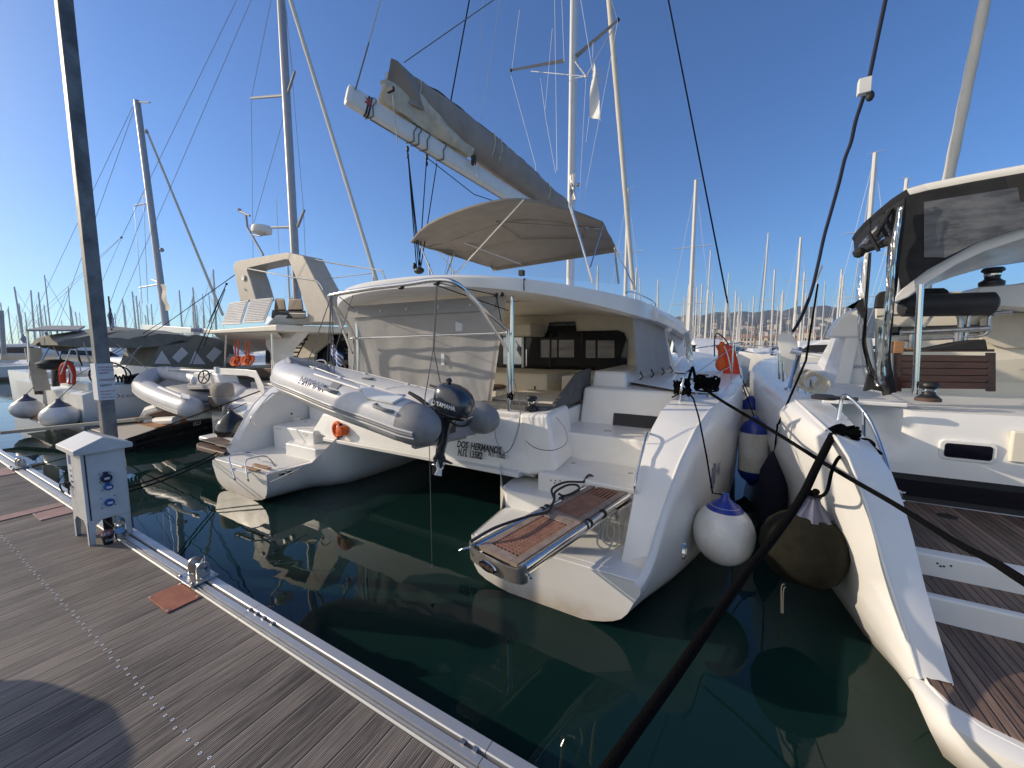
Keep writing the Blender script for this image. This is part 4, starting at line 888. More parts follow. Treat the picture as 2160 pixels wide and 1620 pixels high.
# ---- folded boarding ladder on the port platform
Ld = root('boarding_ladder', 'folded stainless boarding ladder lying on the left stern platform', 'ladder')
b = MB()
def py_(x, y, z): return at('z', z, x, y)
for (p, q, r_, s_) in (((497, 1013), (483, 965), (528, 955), (548, 970)), ((525, 1015), (518, 975), (562, 963), (582, 985))):
    b.tube(catmull([py_(*p, .42), py_(p[0]-3, p[1]-8, .50), py_(*q, .66), py_((q[0]+r_[0])/2-8, (q[1]+r_[1])/2-3, .70), py_(*r_, .70), py_(*s_, .53)], 5), .012, 8)
b.build('ladder_rail', 'steel', Ld)
for k in range(3):
    b = MB(); u = k/3; p = py_(492+22*k, 990-5*k, .535); q = py_(525+22*k, 999-5*k, .535); d = (q-p).normalized(); w = d.cross(V((0, 0, 1)))
    b.hexa([p-w*.03, q-w*.03, q+w*.03, p+w*.03], [v+V((0, 0, .018)) for v in (p-w*.03, q-w*.03, q+w*.03, p+w*.03)]); b.build('ladder_step', 'light_wood' if k else 'white_plastic', Ld, bevel=.004)
b = MB(); b.tube([py_(567, 1018, .53), py_(640, 985, .56)], .010, 8)
for x, y in ((595, 1005), (610, 1000)): p = py_(x, y, .50); b.box(p.x-.03, p.x+.03, p.y-.03, p.y+.03, p.z, p.z+.06)
b.build('side_rail', 'steel', Ld)

# ---- tender hanging in the davits
D = root('inflatable_dinghy', 'light grey inflatable dinghy hanging from davits behind the catamaran', 'dinghy')
near = [at('y', 2.75, 872, 893), at('y', 2.75, 800, 868), at('y', 2.76, 722, 842), at('y', 2.80, 655, 815)]
bow = [at('y', 2.98, 615, 800), at('y', 3.3, 612, 787), at('y', 3.62, 640, 786)]
farp = [at('y', 3.90, 700, 800), at('y', 4.0, 790, 822), at('y', 4.02, 900, 852), at('y', 4.02, 1008, 880)]
axis_ = catmull(near+bow+farp, 6); n = len(axis_); rs = []
for i in range(n):
    t = i/(n-1); rs.append(.212 if .03 < t < .97 else .205)
b = MB(); b.tube(axis_, rs, 28, cap=False); tubeo = b.build('tube', 'pvc', D, smooth=60)
def cone(p, q, r):
    d = (p-q).normalized(); u = d.cross(V((0, 0, 1))).normalized(); w = u.cross(d); b = MB()
    prof = [(r*1.004, -.06), (r*1.004, 0), (r*.99, .06), (r*.90, .15), (r*.70, .23), (r*.40, .285), (.001, .31)]
    b.loft([[p+d*h+(u*math.cos(2*math.pi*k/28)+w*math.sin(2*math.pi*k/28))*rr+V((0, 0, .0)) for k in range(28)] for rr, h in prof]); b.build('tube_end', 'pvc_dark', tubeo)
    b = MB(); 
    pts = [p+d*h+u*0+(-u if u.y > 0 else u)*0+V((0, 0, 0)) for h in (0,)]
cone(axis_[0], axis_[1], .205); cone(axis_[-1], axis_[-2], .205)
# rubbing strakes round the outside
def strake(dz, rr, m_, r):
    b = MB(); pts = []
    for i, p in enumerate(axis_):
        a = axis_[max(0, i-1)]; c = axis_[min(n-1, i+1)]; d = (c-a).normalized(); o_ = V((-d.y, d.x, 0)).normalized(); o_ = o_ if True else -o_
        ctr = V((-3.6, 3.4, 0)); 
        if (p+o_-ctr).xy.length < (p-o_-ctr).xy.length: o_ = -o_
        pts.append(p+o_*math.sqrt(max(0, .214**2-dz**2))+V((0, 0, dz)))
    e0 = pts[0]+(pts[0]-pts[1]).normalized()*.17-(pts[0]-axis_[0])*.12; e1 = pts[-1]+(pts[-1]-pts[-2]).normalized()*.17-(pts[-1]-axis_[-1])*.12
    b.tube([e0]+pts+[e1], r, 8); return b.build('rubbing_strake', m_, tubeo)
strake(-.045, 0, 'pvc_dark', .016); strake(-.015, 0, 'pvc', .012); strake(-.078, 0, 'pvc', .012)
# floor, bow dodger, transom board, handles, oar, valve
def Dm(s, w, z):     # s 0 stern .. 1 bow, w 0 near .. 1 far
    p = axis_[0].lerp(near[3], s); q = axis_[-1].lerp(farp[0], s); return p.lerp(q, w)+V((0, 0, z))
b = MB(); b.hexa([Dm(0, .05, -.22), Dm(1.1, .15, -.20), Dm(1.1, .85, -.2), Dm(0, .95, -.22)], [Dm(0, .05, -.10), Dm(1.1, .15, -.10), Dm(1.1, .85, -.1), Dm(0, .95, -.1)]); b.build('floor', 'pvc_dark', D)
b = MB(); b.hexa([Dm(.04, .08, -.30), Dm(.08, .08, -.30), Dm(.08, .92, -.30), Dm(.04, .92, -.30)], [Dm(.0, .10, .16), Dm(.04, .10, .16), Dm(.04, .90, .16), Dm(.0, .90, .16)]); tb_ = b.build('transom_board', 'pvc_dark', D, bevel=.02)
b = MB(); dg = catmull([bow[0]+V((0, 0, .2)), bow[1]+V((0, 0, .215)), bow[2]+V((0, 0, .2)), farp[0]+V((-.1, 0, .21))], 5)
b.loft([[p+V((-.06, 0, .012)), p+V((.02, 0, .02)), p.lerp(Dm(.9, .5, .05), .4)+V((0, 0, .012)), p.lerp(Dm(.85, .5, .0), .7)-V((0, 0, .02))] for p in dg], closed=False); b.build('bow_dodger', 'pvc_dark', D, solid=.01)
def onnear(t, ang, off=.0):     # point on the near tube, ang 0 = facing the camera side, 90 = top
    p = axis_[0].lerp(near[3], t); return p+V((0, -math.cos(R(ang)), math.sin(R(ang))))*(.214+off)
b = MB(); o1, o2 = onnear(.84, 62, .02), onnear(.42, 62, .02); b.tube([o1, o2, onnear(.36, 62, .02)], .014, 8); 
q = [onnear(.40, 70, .02), onnear(.05, 80, .02), onnear(.07, 50, .02), onnear(.28, 42, .02)]; b.hexa(q, [p+V((0, -.005, .02)) for p in q]); b.build('oar', 'white_plastic', D)
b = MB()
for t_ in (.12, .6): b.tube(catmull([onnear(t_+.07, 38, .0), onnear(t_+.05, 30, .05), onnear(t_-.04, 30, .05), onnear(t_-.07, 34, 0)], 5), .018, 8)
b.build('grab_handle', 'pvc_dark', D)
b = MB(); b.hexa([onnear(.63, 58, .0), onnear(.55, 58, 0), onnear(.55, 40, 0), onnear(.63, 40, 0)], [onnear(.63, 58, .02), onnear(.55, 58, .02), onnear(.55, 40, .02), onnear(.63, 40, .02)]); b.build('oar_lock', 'pvc_dark', D, bevel=.004)
b = MB()
for w_, r_ in ((0, 80), (1, 80)):
    pp = [(axis_[3+i] if w_ == 0 else axis_[-4-i])+V((0, (.0 if w_ else -.0), .214)) for i in range(0, 17, 1)]; pp = [p+V((0, (.06 if w_ == 0 else -.02), .008)) for p in pp]; b.tube(pp, .008, 6)
    for i in range(0, len(pp), 5): b.box(pp[i].x-.03, pp[i].x+.03, pp[i].y-.02, pp[i].y+.02, pp[i].z-.012, pp[i].z+.012)
b.build('lifeline', 'white_plastic', D)
b = MB(); p = farp[1]+V((0, -.11, .18)); b.box(p.x-.09, p.x+.09, p.y-.04, p.y+.04, p.z-.005, p.z+.01); b.build('patch', 'pvc_dark', D)
xd = (axis_[0]-near[3]).normalized()
text('ARIMAR', .14, onnear(.94, 20, .016), xd, V((0, .30, .95)), 'lettering_blue', D, wide=.95, ext=.002)
# lift lines
rg = MB(); hb = at('y', 3.47, 921, 597); mid_ = at('y', 3.3, 914, 735)
rg.tube([hb, mid_], .008, 6); rg.tube([hb+V((.012, 0, 0)), mid_+V((.012, 0, 0))], .006, 6)
rg.tube([mid_, at('y', 2.95, 896, 840), at('y', 2.9, 905, 905)], .006, 6); rg.tube([mid_, at('y', 3.6, 929, 808)], .006, 6)
hp = at('y', 3.48, 698, 627); 
for p in (at('y', 3.1, 650, 762), at('y', 3.3, 697, 775), at('y', 3.5, 690, 770)): rg.tube([hp, p], .006, 6)
rg.tube([at('y', 3.48, 745, 622), at('y', 3.3, 697, 770)], .005, 6); rg.tube([hp+V((.02, 0, 0)), at('y', 3.3, 705, 790)], .007, 6)
rg.tube([at('y', 2.9, 905, 905), at('y', 2.9, 911, 1185)], .004, 6); lw = at('y', 2.9, 911, 1195); rg.lathe([(.02, 0), (.005, .03)], lw, 8)
rg.build('lifting_rope', 'rope_grey', D)

# ---- outboard on the tender's transom
OB = root('outboard_motor', 'black outboard motor lettered YAMAHA clamped to the hanging dinghy', 'outboard motor')
oc = at('y', 3.15, 958, 845)
def sup(c, a, b_, z, n=28, e=.72, sh=0):
    return [c+V((a*math.copysign(abs(math.cos(t))**e, math.cos(t))+sh, b_*math.copysign(abs(math.sin(t))**e, math.sin(t)), z)) for t in [2*math.pi*k/n for k in range(n)]]
b = MB(); tilt = Matrix.Rotation(R(10), 4, 'Y')
prof = [(-.175, .10, .08, .03), (-.165, .17, .115, .02), (-.12, .205, .14, .01), (-.05, .225, .155, 0), (.03, .22, .155, -.005), (.09, .195, .14, -.02), (.135, .15, .115, -.04), (.160, .09, .075, -.06), (.168, .03, .03, -.07)]
secs = [[oc + (tilt @ (p-oc)) for p in sup(oc, a, b_, z, sh=sh)] for z, a, b_, sh in prof]
b.loft(secs); cw = b.build('cowling', 'cowl', OB, smooth=70)
b = MB(); secs = [[oc + (tilt @ (p-oc)) for p in sup(oc, a*1.02+.002, b_*1.02+.002, z, sh=sh)] for z, a, b_, sh in ((-.13, .205, .138, .012), (-.118, .208, .142, .01))]; b.loft(secs, cap=False); b.build('stripe', 'steel', cw)
b = MB(); kx = oc+tilt @ V((-.085, 0, .175)); b.tube([kx, kx+V((-.02, 0, .035))], .03, 10); b.tube([oc+tilt @ V((-.2, -.05, .10)), oc+tilt @ V((-.30, -.05, .10))], .012, 8); b.build('starter_grip', 'engine_black', cw)
Tx = tilt @ V((1, 0, 0)); Tz = tilt @ V((0, 0, 1))
text('YAMAHA', .066, oc+tilt @ V((-.10, -.156, -.055)), Tx, Tz, 'lettering_white', cw, wide=.88, ext=.006)
b = MB(); rc_ = oc+tilt @ V((-.135, -.155, -.035)); b.lathe([(.022, 0), (.022, .006), (.016, .006), (.016, 0)], rc_, 16, axis=V((0, -1, 0))); b.build('ring_mark', 'lettering_white', cw)
lt_ = lambda x, y: at('y', 3.15, x, y)
b = MB()
def slabsec(p, a, b_, n=14): return [p+V((a*math.cos(t), b_*math.sin(t), 0)) for t in [2*math.pi*k/n for k in range(n)]]
pth = [((948, 878), .12, .085), ((942, 890), .085, .06), ((938, 905), .062, .045), ((935, 930), .055, .04), ((930, 945), .06, .045), ((928, 958), .055, .04), ((927, 966), .085, .035), ((922, 985), .05, .022)]
b.loft([slabsec(lt_(*p), a, c_) for p, a, c_ in pth]); b.build('leg', 'cowl', OB, smooth=60)
b = MB(); p = lt_(930, 968); b.loft([[p+V((-.07, -.05, 0)), p+V((-.07, .05, 0)), p+V((.15, .012, -.035)), p+V((.15, -.012, -.035))], [p+V((-.07, -.05, .012)), p+V((-.07, .05, .012)), p+V((.15, .012, -.023)), p+V((.15, -.012, -.023))]]); b.build('anti_cavitation_plate', 'cowl', OB)
b = MB(); b.tube([lt_(912, 980), lt_(920, 981), lt_(934, 985)], [.018, .032, .02], 12); b.hexa([lt_(913, 983)+V((0, -.008, 0)), lt_(923, 984)+V((0, -.008, 0)), lt_(921, 996)+V((0, -.008, 0)), lt_(911, 1001)+V((0, -.008, 0))], [lt_(913, 983)+V((0, .008, 0)), lt_(923, 984)+V((0, .008, 0)), lt_(921, 996)+V((0, .008, 0)), lt_(911, 1001)+V((0, .008, 0))]); b.build('gearcase', 'cowl', OB)
b = MB(); pc = lt_(928, 985); axp = V((1, 0, -.15)).normalized(); uu = V((0, 1, 0)); ww = axp.cross(uu)
for k in range(3):
    a = R(120*k+20); r1 = uu*math.cos(a)+ww*math.sin(a); t1 = axp.cross(r1)
    b.hexa([pc+r1*.02-t1*.02-axp*.012, pc+r1*.09-t1*.045-axp*.02, pc+r1*.10+t1*.03+axp*.02, pc+r1*.02+t1*.02+axp*.012], [q+axp*.008 for q in (pc+r1*.02-t1*.02-axp*.012, pc+r1*.09-t1*.045-axp*.02, pc+r1*.10+t1*.03+axp*.02, pc+r1*.02+t1*.02+axp*.012)])
b.tube([pc-axp*.03, pc+axp*.04], [.028, .016], 10); b.build('propeller', 'white_plastic', OB, bevel=.003)
b = MB(); b.hexa([lt_(918, 920), lt_(935, 920), lt_(935, 878), lt_(918, 878)], [q+V((0, .22, 0)) for q in (lt_(918, 920), lt_(935, 920), lt_(935, 878), lt_(918, 878))]); b.tube([lt_(922, 870)+V((0, -.02, 0)), lt_(905, 880), lt_(900, 890)], .014, 8)
b.tube([lt_(918, 900), lt_(903, 900)], .02, 10); b.build('clamp_bracket', 'engine_black', OB, bevel=.01)
b = MB(); b.tube([lt_(925, 868), lt_(905, 858), lt_(895, 850)], .025, 10); b.tube([lt_(897, 851), lt_(886, 842), lt_(863, 828)], [.022, .024, .018], 12); b.build('tiller', 'engine_black', OB)
b = MB(); b.tube(catmull([oc+tilt @ V((.02, -.1, -.17)), oc+tilt @ V((.12, -.1, -.21)), oc+tilt @ V((.22, -.06, -.20)), oc+tilt @ V((.24, .0, -.15))], 5), .012, 8); b.build('carry_handle', 'engine_black', OB)

# ---- orange lifebelt pack and flag, safety items on the stern
lb = root('life_ring', 'orange lifebelt and bag tied under the dinghy on the stern rail', 'life ring')
b = MB(); c = at('y', 4.3, 712, 906)
ring_ = [c+V((.10*math.cos(a), 0, .12*math.sin(a))) for a in [2*math.pi*k/16 for k in range(17)]]; b.tube(ring_, .035, 10); b.build('ring', 'orange', lb)
b = MB(); c2 = c+V((.18, -.03, .0)); b.lathe([(.001, -.1), (.08, -.08), (.09, .0), (.08, .08), (.001, .1)], c2, 14, axis=V((0, 1, 0))); b.build('bag', 'orange', lb)
b = MB(); b.tube([c+V((.06, -.04, -.10)), c+V((.06, -.04, -.18))], .012, 6); b.tube([c+V((.09, 0, .12)), c+V((.09, 0, -.12))], .03, 8); b.build('strap', 'rubber', lb)
# greek ensign on its staff
def stripes_mat(name, blue=(.02, .11, .42), axis_='Z'):
    m = bpy.data.materials.new(name); m.use_nodes = True; MATS[name] = m; nt = m.node_tree; L = nt.links.new; uv = nt.nodes.new('ShaderNodeUVMap')
    sp = nt.nodes.new('ShaderNodeSeparateXYZ'); L(uv.outputs[0], sp.inputs[0])
    def M(op, a, c):
        n = nt.nodes.new('ShaderNodeMath'); n.operation = op
        for i, q in enumerate((a, c)):
            if isinstance(q, (int, float)): n.inputs[i].default_value = q
            else: L(q, n.inputs[i])
        return n.outputs[0]
    st = M('LESS_THAN', M('FRACT', M('MULTIPLY', sp.outputs[1], 4.5), 0), .5)
    inc = M('MULTIPLY', M('LESS_THAN', sp.outputs[0], .37), M('GREATER_THAN', sp.outputs[1], .445))
    cx_ = M('LESS_THAN', M('ABSOLUTE', M('SUBTRACT', sp.outputs[0], .185), 0), .037); cy_ = M('LESS_THAN', M('ABSOLUTE', M('SUBTRACT', sp.outputs[1], .722), 0), .055)
    cross = M('MAXIMUM', cx_, cy_)
    white = M('SUBTRACT', 1.0, st); white = M('ADD', M('MULTIPLY', white, M('SUBTRACT', 1.0, inc)), M('MULTIPLY', inc, cross))
    mx = nt.nodes.new('ShaderNodeMix'); mx.data_type = 'RGBA'; L(white, mx.inputs[0]); mx.inputs[6].default_value = (*blue, 1); mx.inputs[7].default_value = (.75, .75, .75, 1)
    L(mx.outputs[2], nt.nodes['Principled BSDF'].inputs['Base Color']); nt.nodes['Principled BSDF'].inputs['Roughness'].default_value = .8
stripes_mat('greek_stripes')
def uvgrid(b_obj, nu, nv):
    me = b_obj.data; uv = me.uv_layers.new(name='UVMap')
    for p in me.polygons:
        for li, vi in zip(p.loop_indices, p.vertices): uv.data[li].uv = ((vi//(nv+1))/nu, (vi % (nv+1))/nv)
def flag(name, label, pole_a, pole_b, r, corners, m_, cat='flag', amp=.04, group=None):
    t = root(name, label, cat, group); b = MB(); b.tube([pole_a, pole_b], r, 8); b.build('staff', 'leather_brown', t)
    me = MB(); P00, P10, P11, P01 = map(V, corners); n = (P10-P00).cross(P01-P00).normalized()
    fn = lambda u, v: P00*(1-u)*(1-v)+P10*u*(1-v)+P11*u*v+P01*(1-u)*v+n*amp*math.sin(u*9+v*3)*u
    vs = [fn(i/14, j/9) for i in range(15) for j in range(10)]
    mesh = bpy.data.meshes.new('cloth'); mesh.from_pydata([tuple(v) for v in vs], [], [(i*10+j, (i+1)*10+j, (i+1)*10+j+1, i*10+j+1) for i in range(14) for j in range(9)]); mesh.materials.append(MATS[m_])
    mesh.polygons.foreach_set('use_smooth', [True]*len(mesh.polygons))
    o = bpy.data.objects.new('cloth', mesh); COL.objects.link(o); o.parent = t; uvgrid(o, 14, 9); return t
P = lambda x, y, d=4.75: at('y', d, x, y)
flag('ensign', 'small blue and white striped flag drooping beside the left end of the grey screen', P(737, 790), P(692, 708), .014, [P(697, 745), P(716, 782), P(722, 752), P(701, 722)], 'greek_stripes')
q = lambda x, y: at('y', 10.35, x, y)
t = root('courtesy_flag', 'white pennant with dark lettering hanging below the catamaran spreader', 'flag')
mb = MB(); PT = [q(1250, 120), q(1243, 245), q(1268, 256), q(1258, 150)]
mb.grid(lambda u, v: PT[0].lerp(PT[3], u).lerp(PT[1].lerp(PT[2], u), v)+V((0, .06*math.sin(u*5+v*7), 0)), 8, 16); o = mb.build('cloth', 'white_plastic', t, smooth=180)
text('NAVIS', .16, q(1261, 150)+V((.02, -.12, 0)), q(1266, 235)-q(1262, 150), V((1, 0, .2)), 'lettering_grey', t)
b = MB(); b.tube([q(1251, 90), q(1250, 122)], .006, 6); b.tube([q(1243, 245), q(1236, 300)], .005, 6); b.build('halyard', 'mast_paint', t)
# red horseshoe buoy on the starboard rail
t = root('horseshoe_buoy', 'orange red horseshoe lifebuoy with white tape on the catamaran guardrail', 'lifebuoy')
rb = [at('y', 9.2, x, y) for x, y in ((1526, 728), (1534, 745), (1541, 775), (1546, 808))]
b = MB(); c = catmull(rb, 5)
def ob(p, t_): w = .16 if True else 0; return [p+V((math.cos(a)*.16*(1 if t_ > .05 else .6), math.sin(a)*.07, .02*math.sin(a))) for a in [2*math.pi*k/12 for k in range(12)]]
b.loft([ob(p, i/(len(c)-1)) for i, p in enumerate(c)]); b.build('cover', 'red_orange', t, bevel=.01)
b = MB(); b.tube([p+V((.0, -.10, 0)) for p in c[1:-2]], .012, 6); b.build('reflective_tape', 'lettering_white', t)
b = MB(); p = at('y', 9.15, 1522, 742); b.lathe([(.001, -.22), (.06, -.2), (.07, .1), (.04, .2), (.001, .22)], p, 12); p = at('y', 9.15, 1521, 768); b.ball(p, .11, 12, sc=(1, .8, 1.4)); b.build('light_float', 'orange', t)
b = MB(); b.tube(catmull([at('y', 9.2, x, y) for x, y in ((1507, 752), (1508, 712), (1516, 704), (1534, 722), (1540, 745))], 5), .014, 6); b.build('bracket', 'rubber', t)

# guard rail wires and stanchions
for x, y, z0 in ((.05, 7.2, 1.88), (.10, 9.6, 1.95), (.08, 12, 2.02), (-.15, 14.4, 2.1), (-.7, 16.4, 2.2)):
    b = MB(); b.tube([(x, y, z0), (x, y, z0+.62)], .013, 8); b.build('stanchion', 'steel', T)
b = MB()
for dz in (.3, .6): b.tube([(-.36, 5.6, 1.85+dz*.5), (.05, 7.2, 1.88+dz), (.10, 9.6, 1.95+dz), (.08, 12, 2.02+dz), (-.15, 14.4, 2.1+dz), (-.7, 16.4, 2.2+dz)], .005, 6)
b.build('guard_wire', 'steel_dull', T)
b = MB(); hx = .165
b.add([(.118, 6.3, 1.05), (.12, 6.34, 1.05)], []); 
hxx = lerp1(xout, 4.95)+.014; m46 = text('46', .22, (hxx, 4.95, .98), (.17, 1, 0), (0, 0, 1), 'lettering_grey', T, wide=.8, shear=.2)
b = MB(); b.box(hxx-.06, hxx-.02, 4.83, 4.845, .88, 1.12); b.box(hxx-.06, hxx-.01, 4.875, 4.89, .92, 1.16); b.build('hull_emblem', 'lettering_grey', T, smooth=0)
b = MB(); b.lathe([(.03, 0), (.028, .01), (.018, .012), (.001, .004)], at('x', -.12, 1440, 1162), 14, axis=V((1, 0, 0))); b.build('skin_fitting', 'steel', T)
# ================================================================== the catamaran on the right
K = root('catamaran', 'white catamaran at the right edge with teak steps and black cockpit curtains', 'catamaran')
secsR = [
 ((2012, 1443, 1.34), (1940, 1432, 1.19), (1915, 1432, 1.14), (1985, 1530)),
 ((1978, 1330, 1.32), (1908, 1325, 1.13), (1862, 1345, 1.07), (1895, 1420)),
 ((1952, 1240, 1.30), (1872, 1215, 1.07), (1800, 1235, .99), (1820, 1335)),
 ((1925, 1130, 1.26), (1838, 1095, 1.0), (1768, 1140, .90), (1768, 1260)),
 ((1905, 1060, 1.23), (1812, 1020, .94), (1745, 1060, .83), (1728, 1205)),
 ((1882, 1000, 1.19), (1790, 965, .88), (1722, 990, .75), (1698, 1160)),
 ((1848, 948, 1.14), (1765, 925, .81), (1695, 930, .66), (1672, 1120))]
rows = []
for I_, C_, O_, W_ in secsR:
    i = at('x', I_[2], I_[0], I_[1]); c = at('x', C_[2], C_[0], C_[1]); o = at('x', O_[2], O_[0], O_[1]); w = at('z', 0, *W_)
    rows.append([V((i.x, i.y+.02, .3)), i, i.lerp(c, .45)+V((0, 0, .012)), c.lerp(i, .12)+V((0, 0, .008)), c, o.lerp(c, .5)+V((-.01, -.02, .03)), o, o.lerp(w, .35)+V((-.03, 0, 0)), o.lerp(w, .75)+V((-.02, 0, 0)), w, V((w.x+.35, w.y+.05, -.45))])
def far_row(y, xi, xc_, xo_, zt_, xw, d=0): return [V((xi, y, .3)), V((xi, y, zt_)), V(((xi+xc_)/2, y, zt_+.015)), V((xc_+.03, y, zt_+.02)), V((xc_, y, zt_+.01)), V(((xc_+xo_)/2, y, zt_-.02)), V((xo_, y+d*.2, zt_-.12)), V((xo_+.02, y+d*.5, zt_*.6)), V((xw-.04, y+d*.85, zt_*.25)), V((xw, y+d, 0)), V((xw+.4, y+d, -.5))]
rows += [far_row(5.3, 1.08, .76, .58, 1.80, .84, 1.5), far_row(6.2, 1.03, .70, .52, 1.86, .78, 1.1), far_row(8, 1.0, .62, .46, 1.9, .68), far_row(11, 1.05, .6, .46, 1.98, .62), far_row(14, 1.4, .85, .7, 2.06, .9), far_row(16.5, 2.0, 1.6, 1.5, 2.15, 1.75)]
b = MB(); b.loft(rows, closed=False); hR = b.build('hull', 'hull_gelcoat', K, smooth=55)
# lower rim of the stern with the platform
rimp = [(1.19, 3.42), (1.17, 3.28), (1.20, 3.12), (1.32, 2.98), (1.55, 2.88), (2.0, 2.82), (3.7, 2.80)]
b = MB(); b.tube([r[4]+V((-.004, -.004, .004)) for r in rows[:9]], .011, 8); b.build('wing_moulding', 'gelcoat', hR)
r0_ = rows[0]; b = MB(); b.loft([[r0_[4]+V((.05, .06, -.02)), r0_[5], r0_[6]+V((0, 0, -.005)), r0_[7], r0_[9], r0_[10]]]+[[V((x+.10, y+.10, .34)), V((x+.02, y+.02, .345)), V((x-.035, y-.035, .315)), V((x-.03, y-.03, .18)), V((x+.06, y+.02, .0)), V((x+.3, y+.25, -.3))] for x, y in rimp[2:]], closed=False)
b.build('stern_rim', 'hull_gelcoat', hR, smooth=60)
b = MB(); w0 = rows[0][9]
if 0: b.loft([[V((rimp[0][0]-.03, rimp[0][1], .34)), V((rimp[0][0]-.02, rimp[0][1], .2)), V((1.28, 3.42, -.02))], [r for r in (rows[0][6]+V((0, 0, -.02)), rows[1][6].lerp(rows[1][9], .4), rows[1][9])], [rows[2][7], rows[2][8], rows[2][9]]], closed=False)

b = MB(); b.prism([(x+.04, y+.04, .30) for x, y in rimp]+[(3.7, 4.2, .30), (1.25, 4.2, .30)], (0, 0, .048)); b.build('swim_platform', 'gelcoat', K, bevel=.01)
def teak(poly, z, nm='teak_deck'):
    b = MB(); b.prism([(x, y, z) for x, y in poly], (0, 0, .008)); return b.build(nm, 'teak_y', K, smooth=0)
grooved('teak_run', (.065, .040, .028), (.27, .175, .125), .1, .058, 0, .15, .55, seam=(.004, .004, .004))
def teakx(poly, z):
    b = MB(); b.prism([(x, y, z) for x, y in poly], (0, 0, .008)); return b.build('teak_deck', 'teak_run', K, smooth=0)
teakx([(1.22, 3.42), (1.22, 3.28), (1.27, 3.15), (1.38, 3.06), (1.6, 2.97), (2.0, 2.91), (3.7, 2.90), (3.7, 4.08), (1.36, 4.08), (1.34, 3.42)], .346)
b = MB(); b.box(1.30, 3.7, 4.09, 4.6, .30, .545); b.build('step', 'gelcoat', K, bevel=.02, seg=3)
teakx([(1.36, 4.15), (3.7, 4.15), (3.7, 4.455), (1.36, 4.455)], .543)
b = MB(); b.box(1.2, 3.7, 4.46, 6.2, .30, .735); b.build('step', 'gelcoat', K, bevel=.02, seg=3)
teakx([(1.28, 4.58), (3.7, 4.58), (3.7, 5.90), (1.22, 5.90)], .733)
b = MB()
for x, z in ((1.62, .70), (1.66, .685), (1.70, .70), (1.64, .68)): b.lathe([(.008, 0), (.008, .003), (.001, .003)], (x, 4.458, z-.03), 8, axis=V((0, -1, 0)))
b.build('drain', 'rubber', K)
b = MB(); b.lathe([(.075, 0), (.07, .008), (.045, .01), (.001, .006)], (2.05, 5.55, .742), 20); b.build('deck_plate', 'rubber', K)
b = MB(); b.hexa([V((1.2, 5.92, .735)), V((4.2, 6.0, .735)), V((4.2, 6.4, .735)), V((1.2, 6.4, .735))], [V((1.2, 5.94, 1.06)), V((4.2, 6.02, 1.04)), V((4.2, 6.4, 1.04)), V((1.2, 6.4, 1.06))]); b.build('window_band', 'engine_black', K, smooth=0)
b = MB(); b.hexa([V((1.45, 5.915, .80)), V((4.2, 5.99, .80)), V((4.2, 6.0, .80)), V((1.45, 5.93, .80))], [V((1.45, 5.922, .98)), V((4.2, 6.0, .98)), V((4.2, 6.01, .98)), V((1.45, 5.935, .98))]); b.build('window_glass', 'dark_window', K, smooth=0)
# coaming: curved panel
def coam(u, v):
    x = 1.05+3.3*u; top_ = lerp1([(0, 1.80), (.14, 1.82), (.25, 1.76), (1, 1.79)], u); z = 1.055+(top_-1.055)*v
    y = 5.90+.03*u*3+.10*v**2 + .35*max(0, 1-u/.12)**1.5*1.0
    y += .16*math.exp(-((u-.13)/.085)**4)*math.exp(-((v-.68)/.34)**4)
    return V((x, y, z))
b = MB(); b.grid(coam, 60, 20); b.build('coaming', 'gelcoat', K, smooth=80)
b = MB(); b.grid(lambda u, v: coam(u, 1)+V((0, .5*v, .02*math.sin(min(1, v*3)*math.pi)*.5)), 60, 6); b.build('coaming_top', 'gelcoat', K, smooth=80)
b = MB(); b.box(1.75, 4.35, 6.1, 9.2, 1.2, 1.76); b.build('cockpit_floor', 'gelcoat', K, smooth=0)
b = MB(); b.add([(1.02, 5.7, 1.83), (1.9, 6.1, 1.81), (2.0, 9.5, 1.92), (1.0, 9.5, 1.92), (1.0, 14, 2.02), (3, 14, 2.02)], [(0, 1, 2, 3), (3, 2, 5, 4)]); b.build('side_deck', 'gelcoat_grip', K, smooth=0)
cy = lambda x, y, d=5.97: at('y', d, x, y)
def rrect(x0, x1, z0, z1, y, r, n=5):
    out = []
    for cx, cz, a0 in ((x1-r, z1-r, 0), (x0+r, z1-r, 90), (x0+r, z0+r, 180), (x1-r, z0+r, 270)):
        for k in range(n+1): a = R(a0+90*k/n); out.append((cx+r*math.cos(a), y, cz+r*math.sin(a)))
    return out
pA, pB = cy(1985, 925), cy(2092, 978)
b = MB(); b.prism(rrect(pA.x-.02, pB.x+.02, pB.z-.0, pA.z+.0, 5.93, .055), (0, .06, 0)); fr = b.build('porthole', 'gelcoat', K, bevel=.012, seg=3)
b = MB(); b.prism(rrect(pA.x+.02, pB.x-.02, pB.z+.035, pA.z-.035, 5.924, .03), (0, .02, 0)); b.build('pane', 'dark_window', fr, smooth=0)
b = MB(); p = cy(2150, 915); b.box(p.x-.06, p.x+.10, 5.93, 5.99, p.z-.30, p.z+.03); b.build('locker_handle', 'gelcoat_cream', K, bevel=.02)
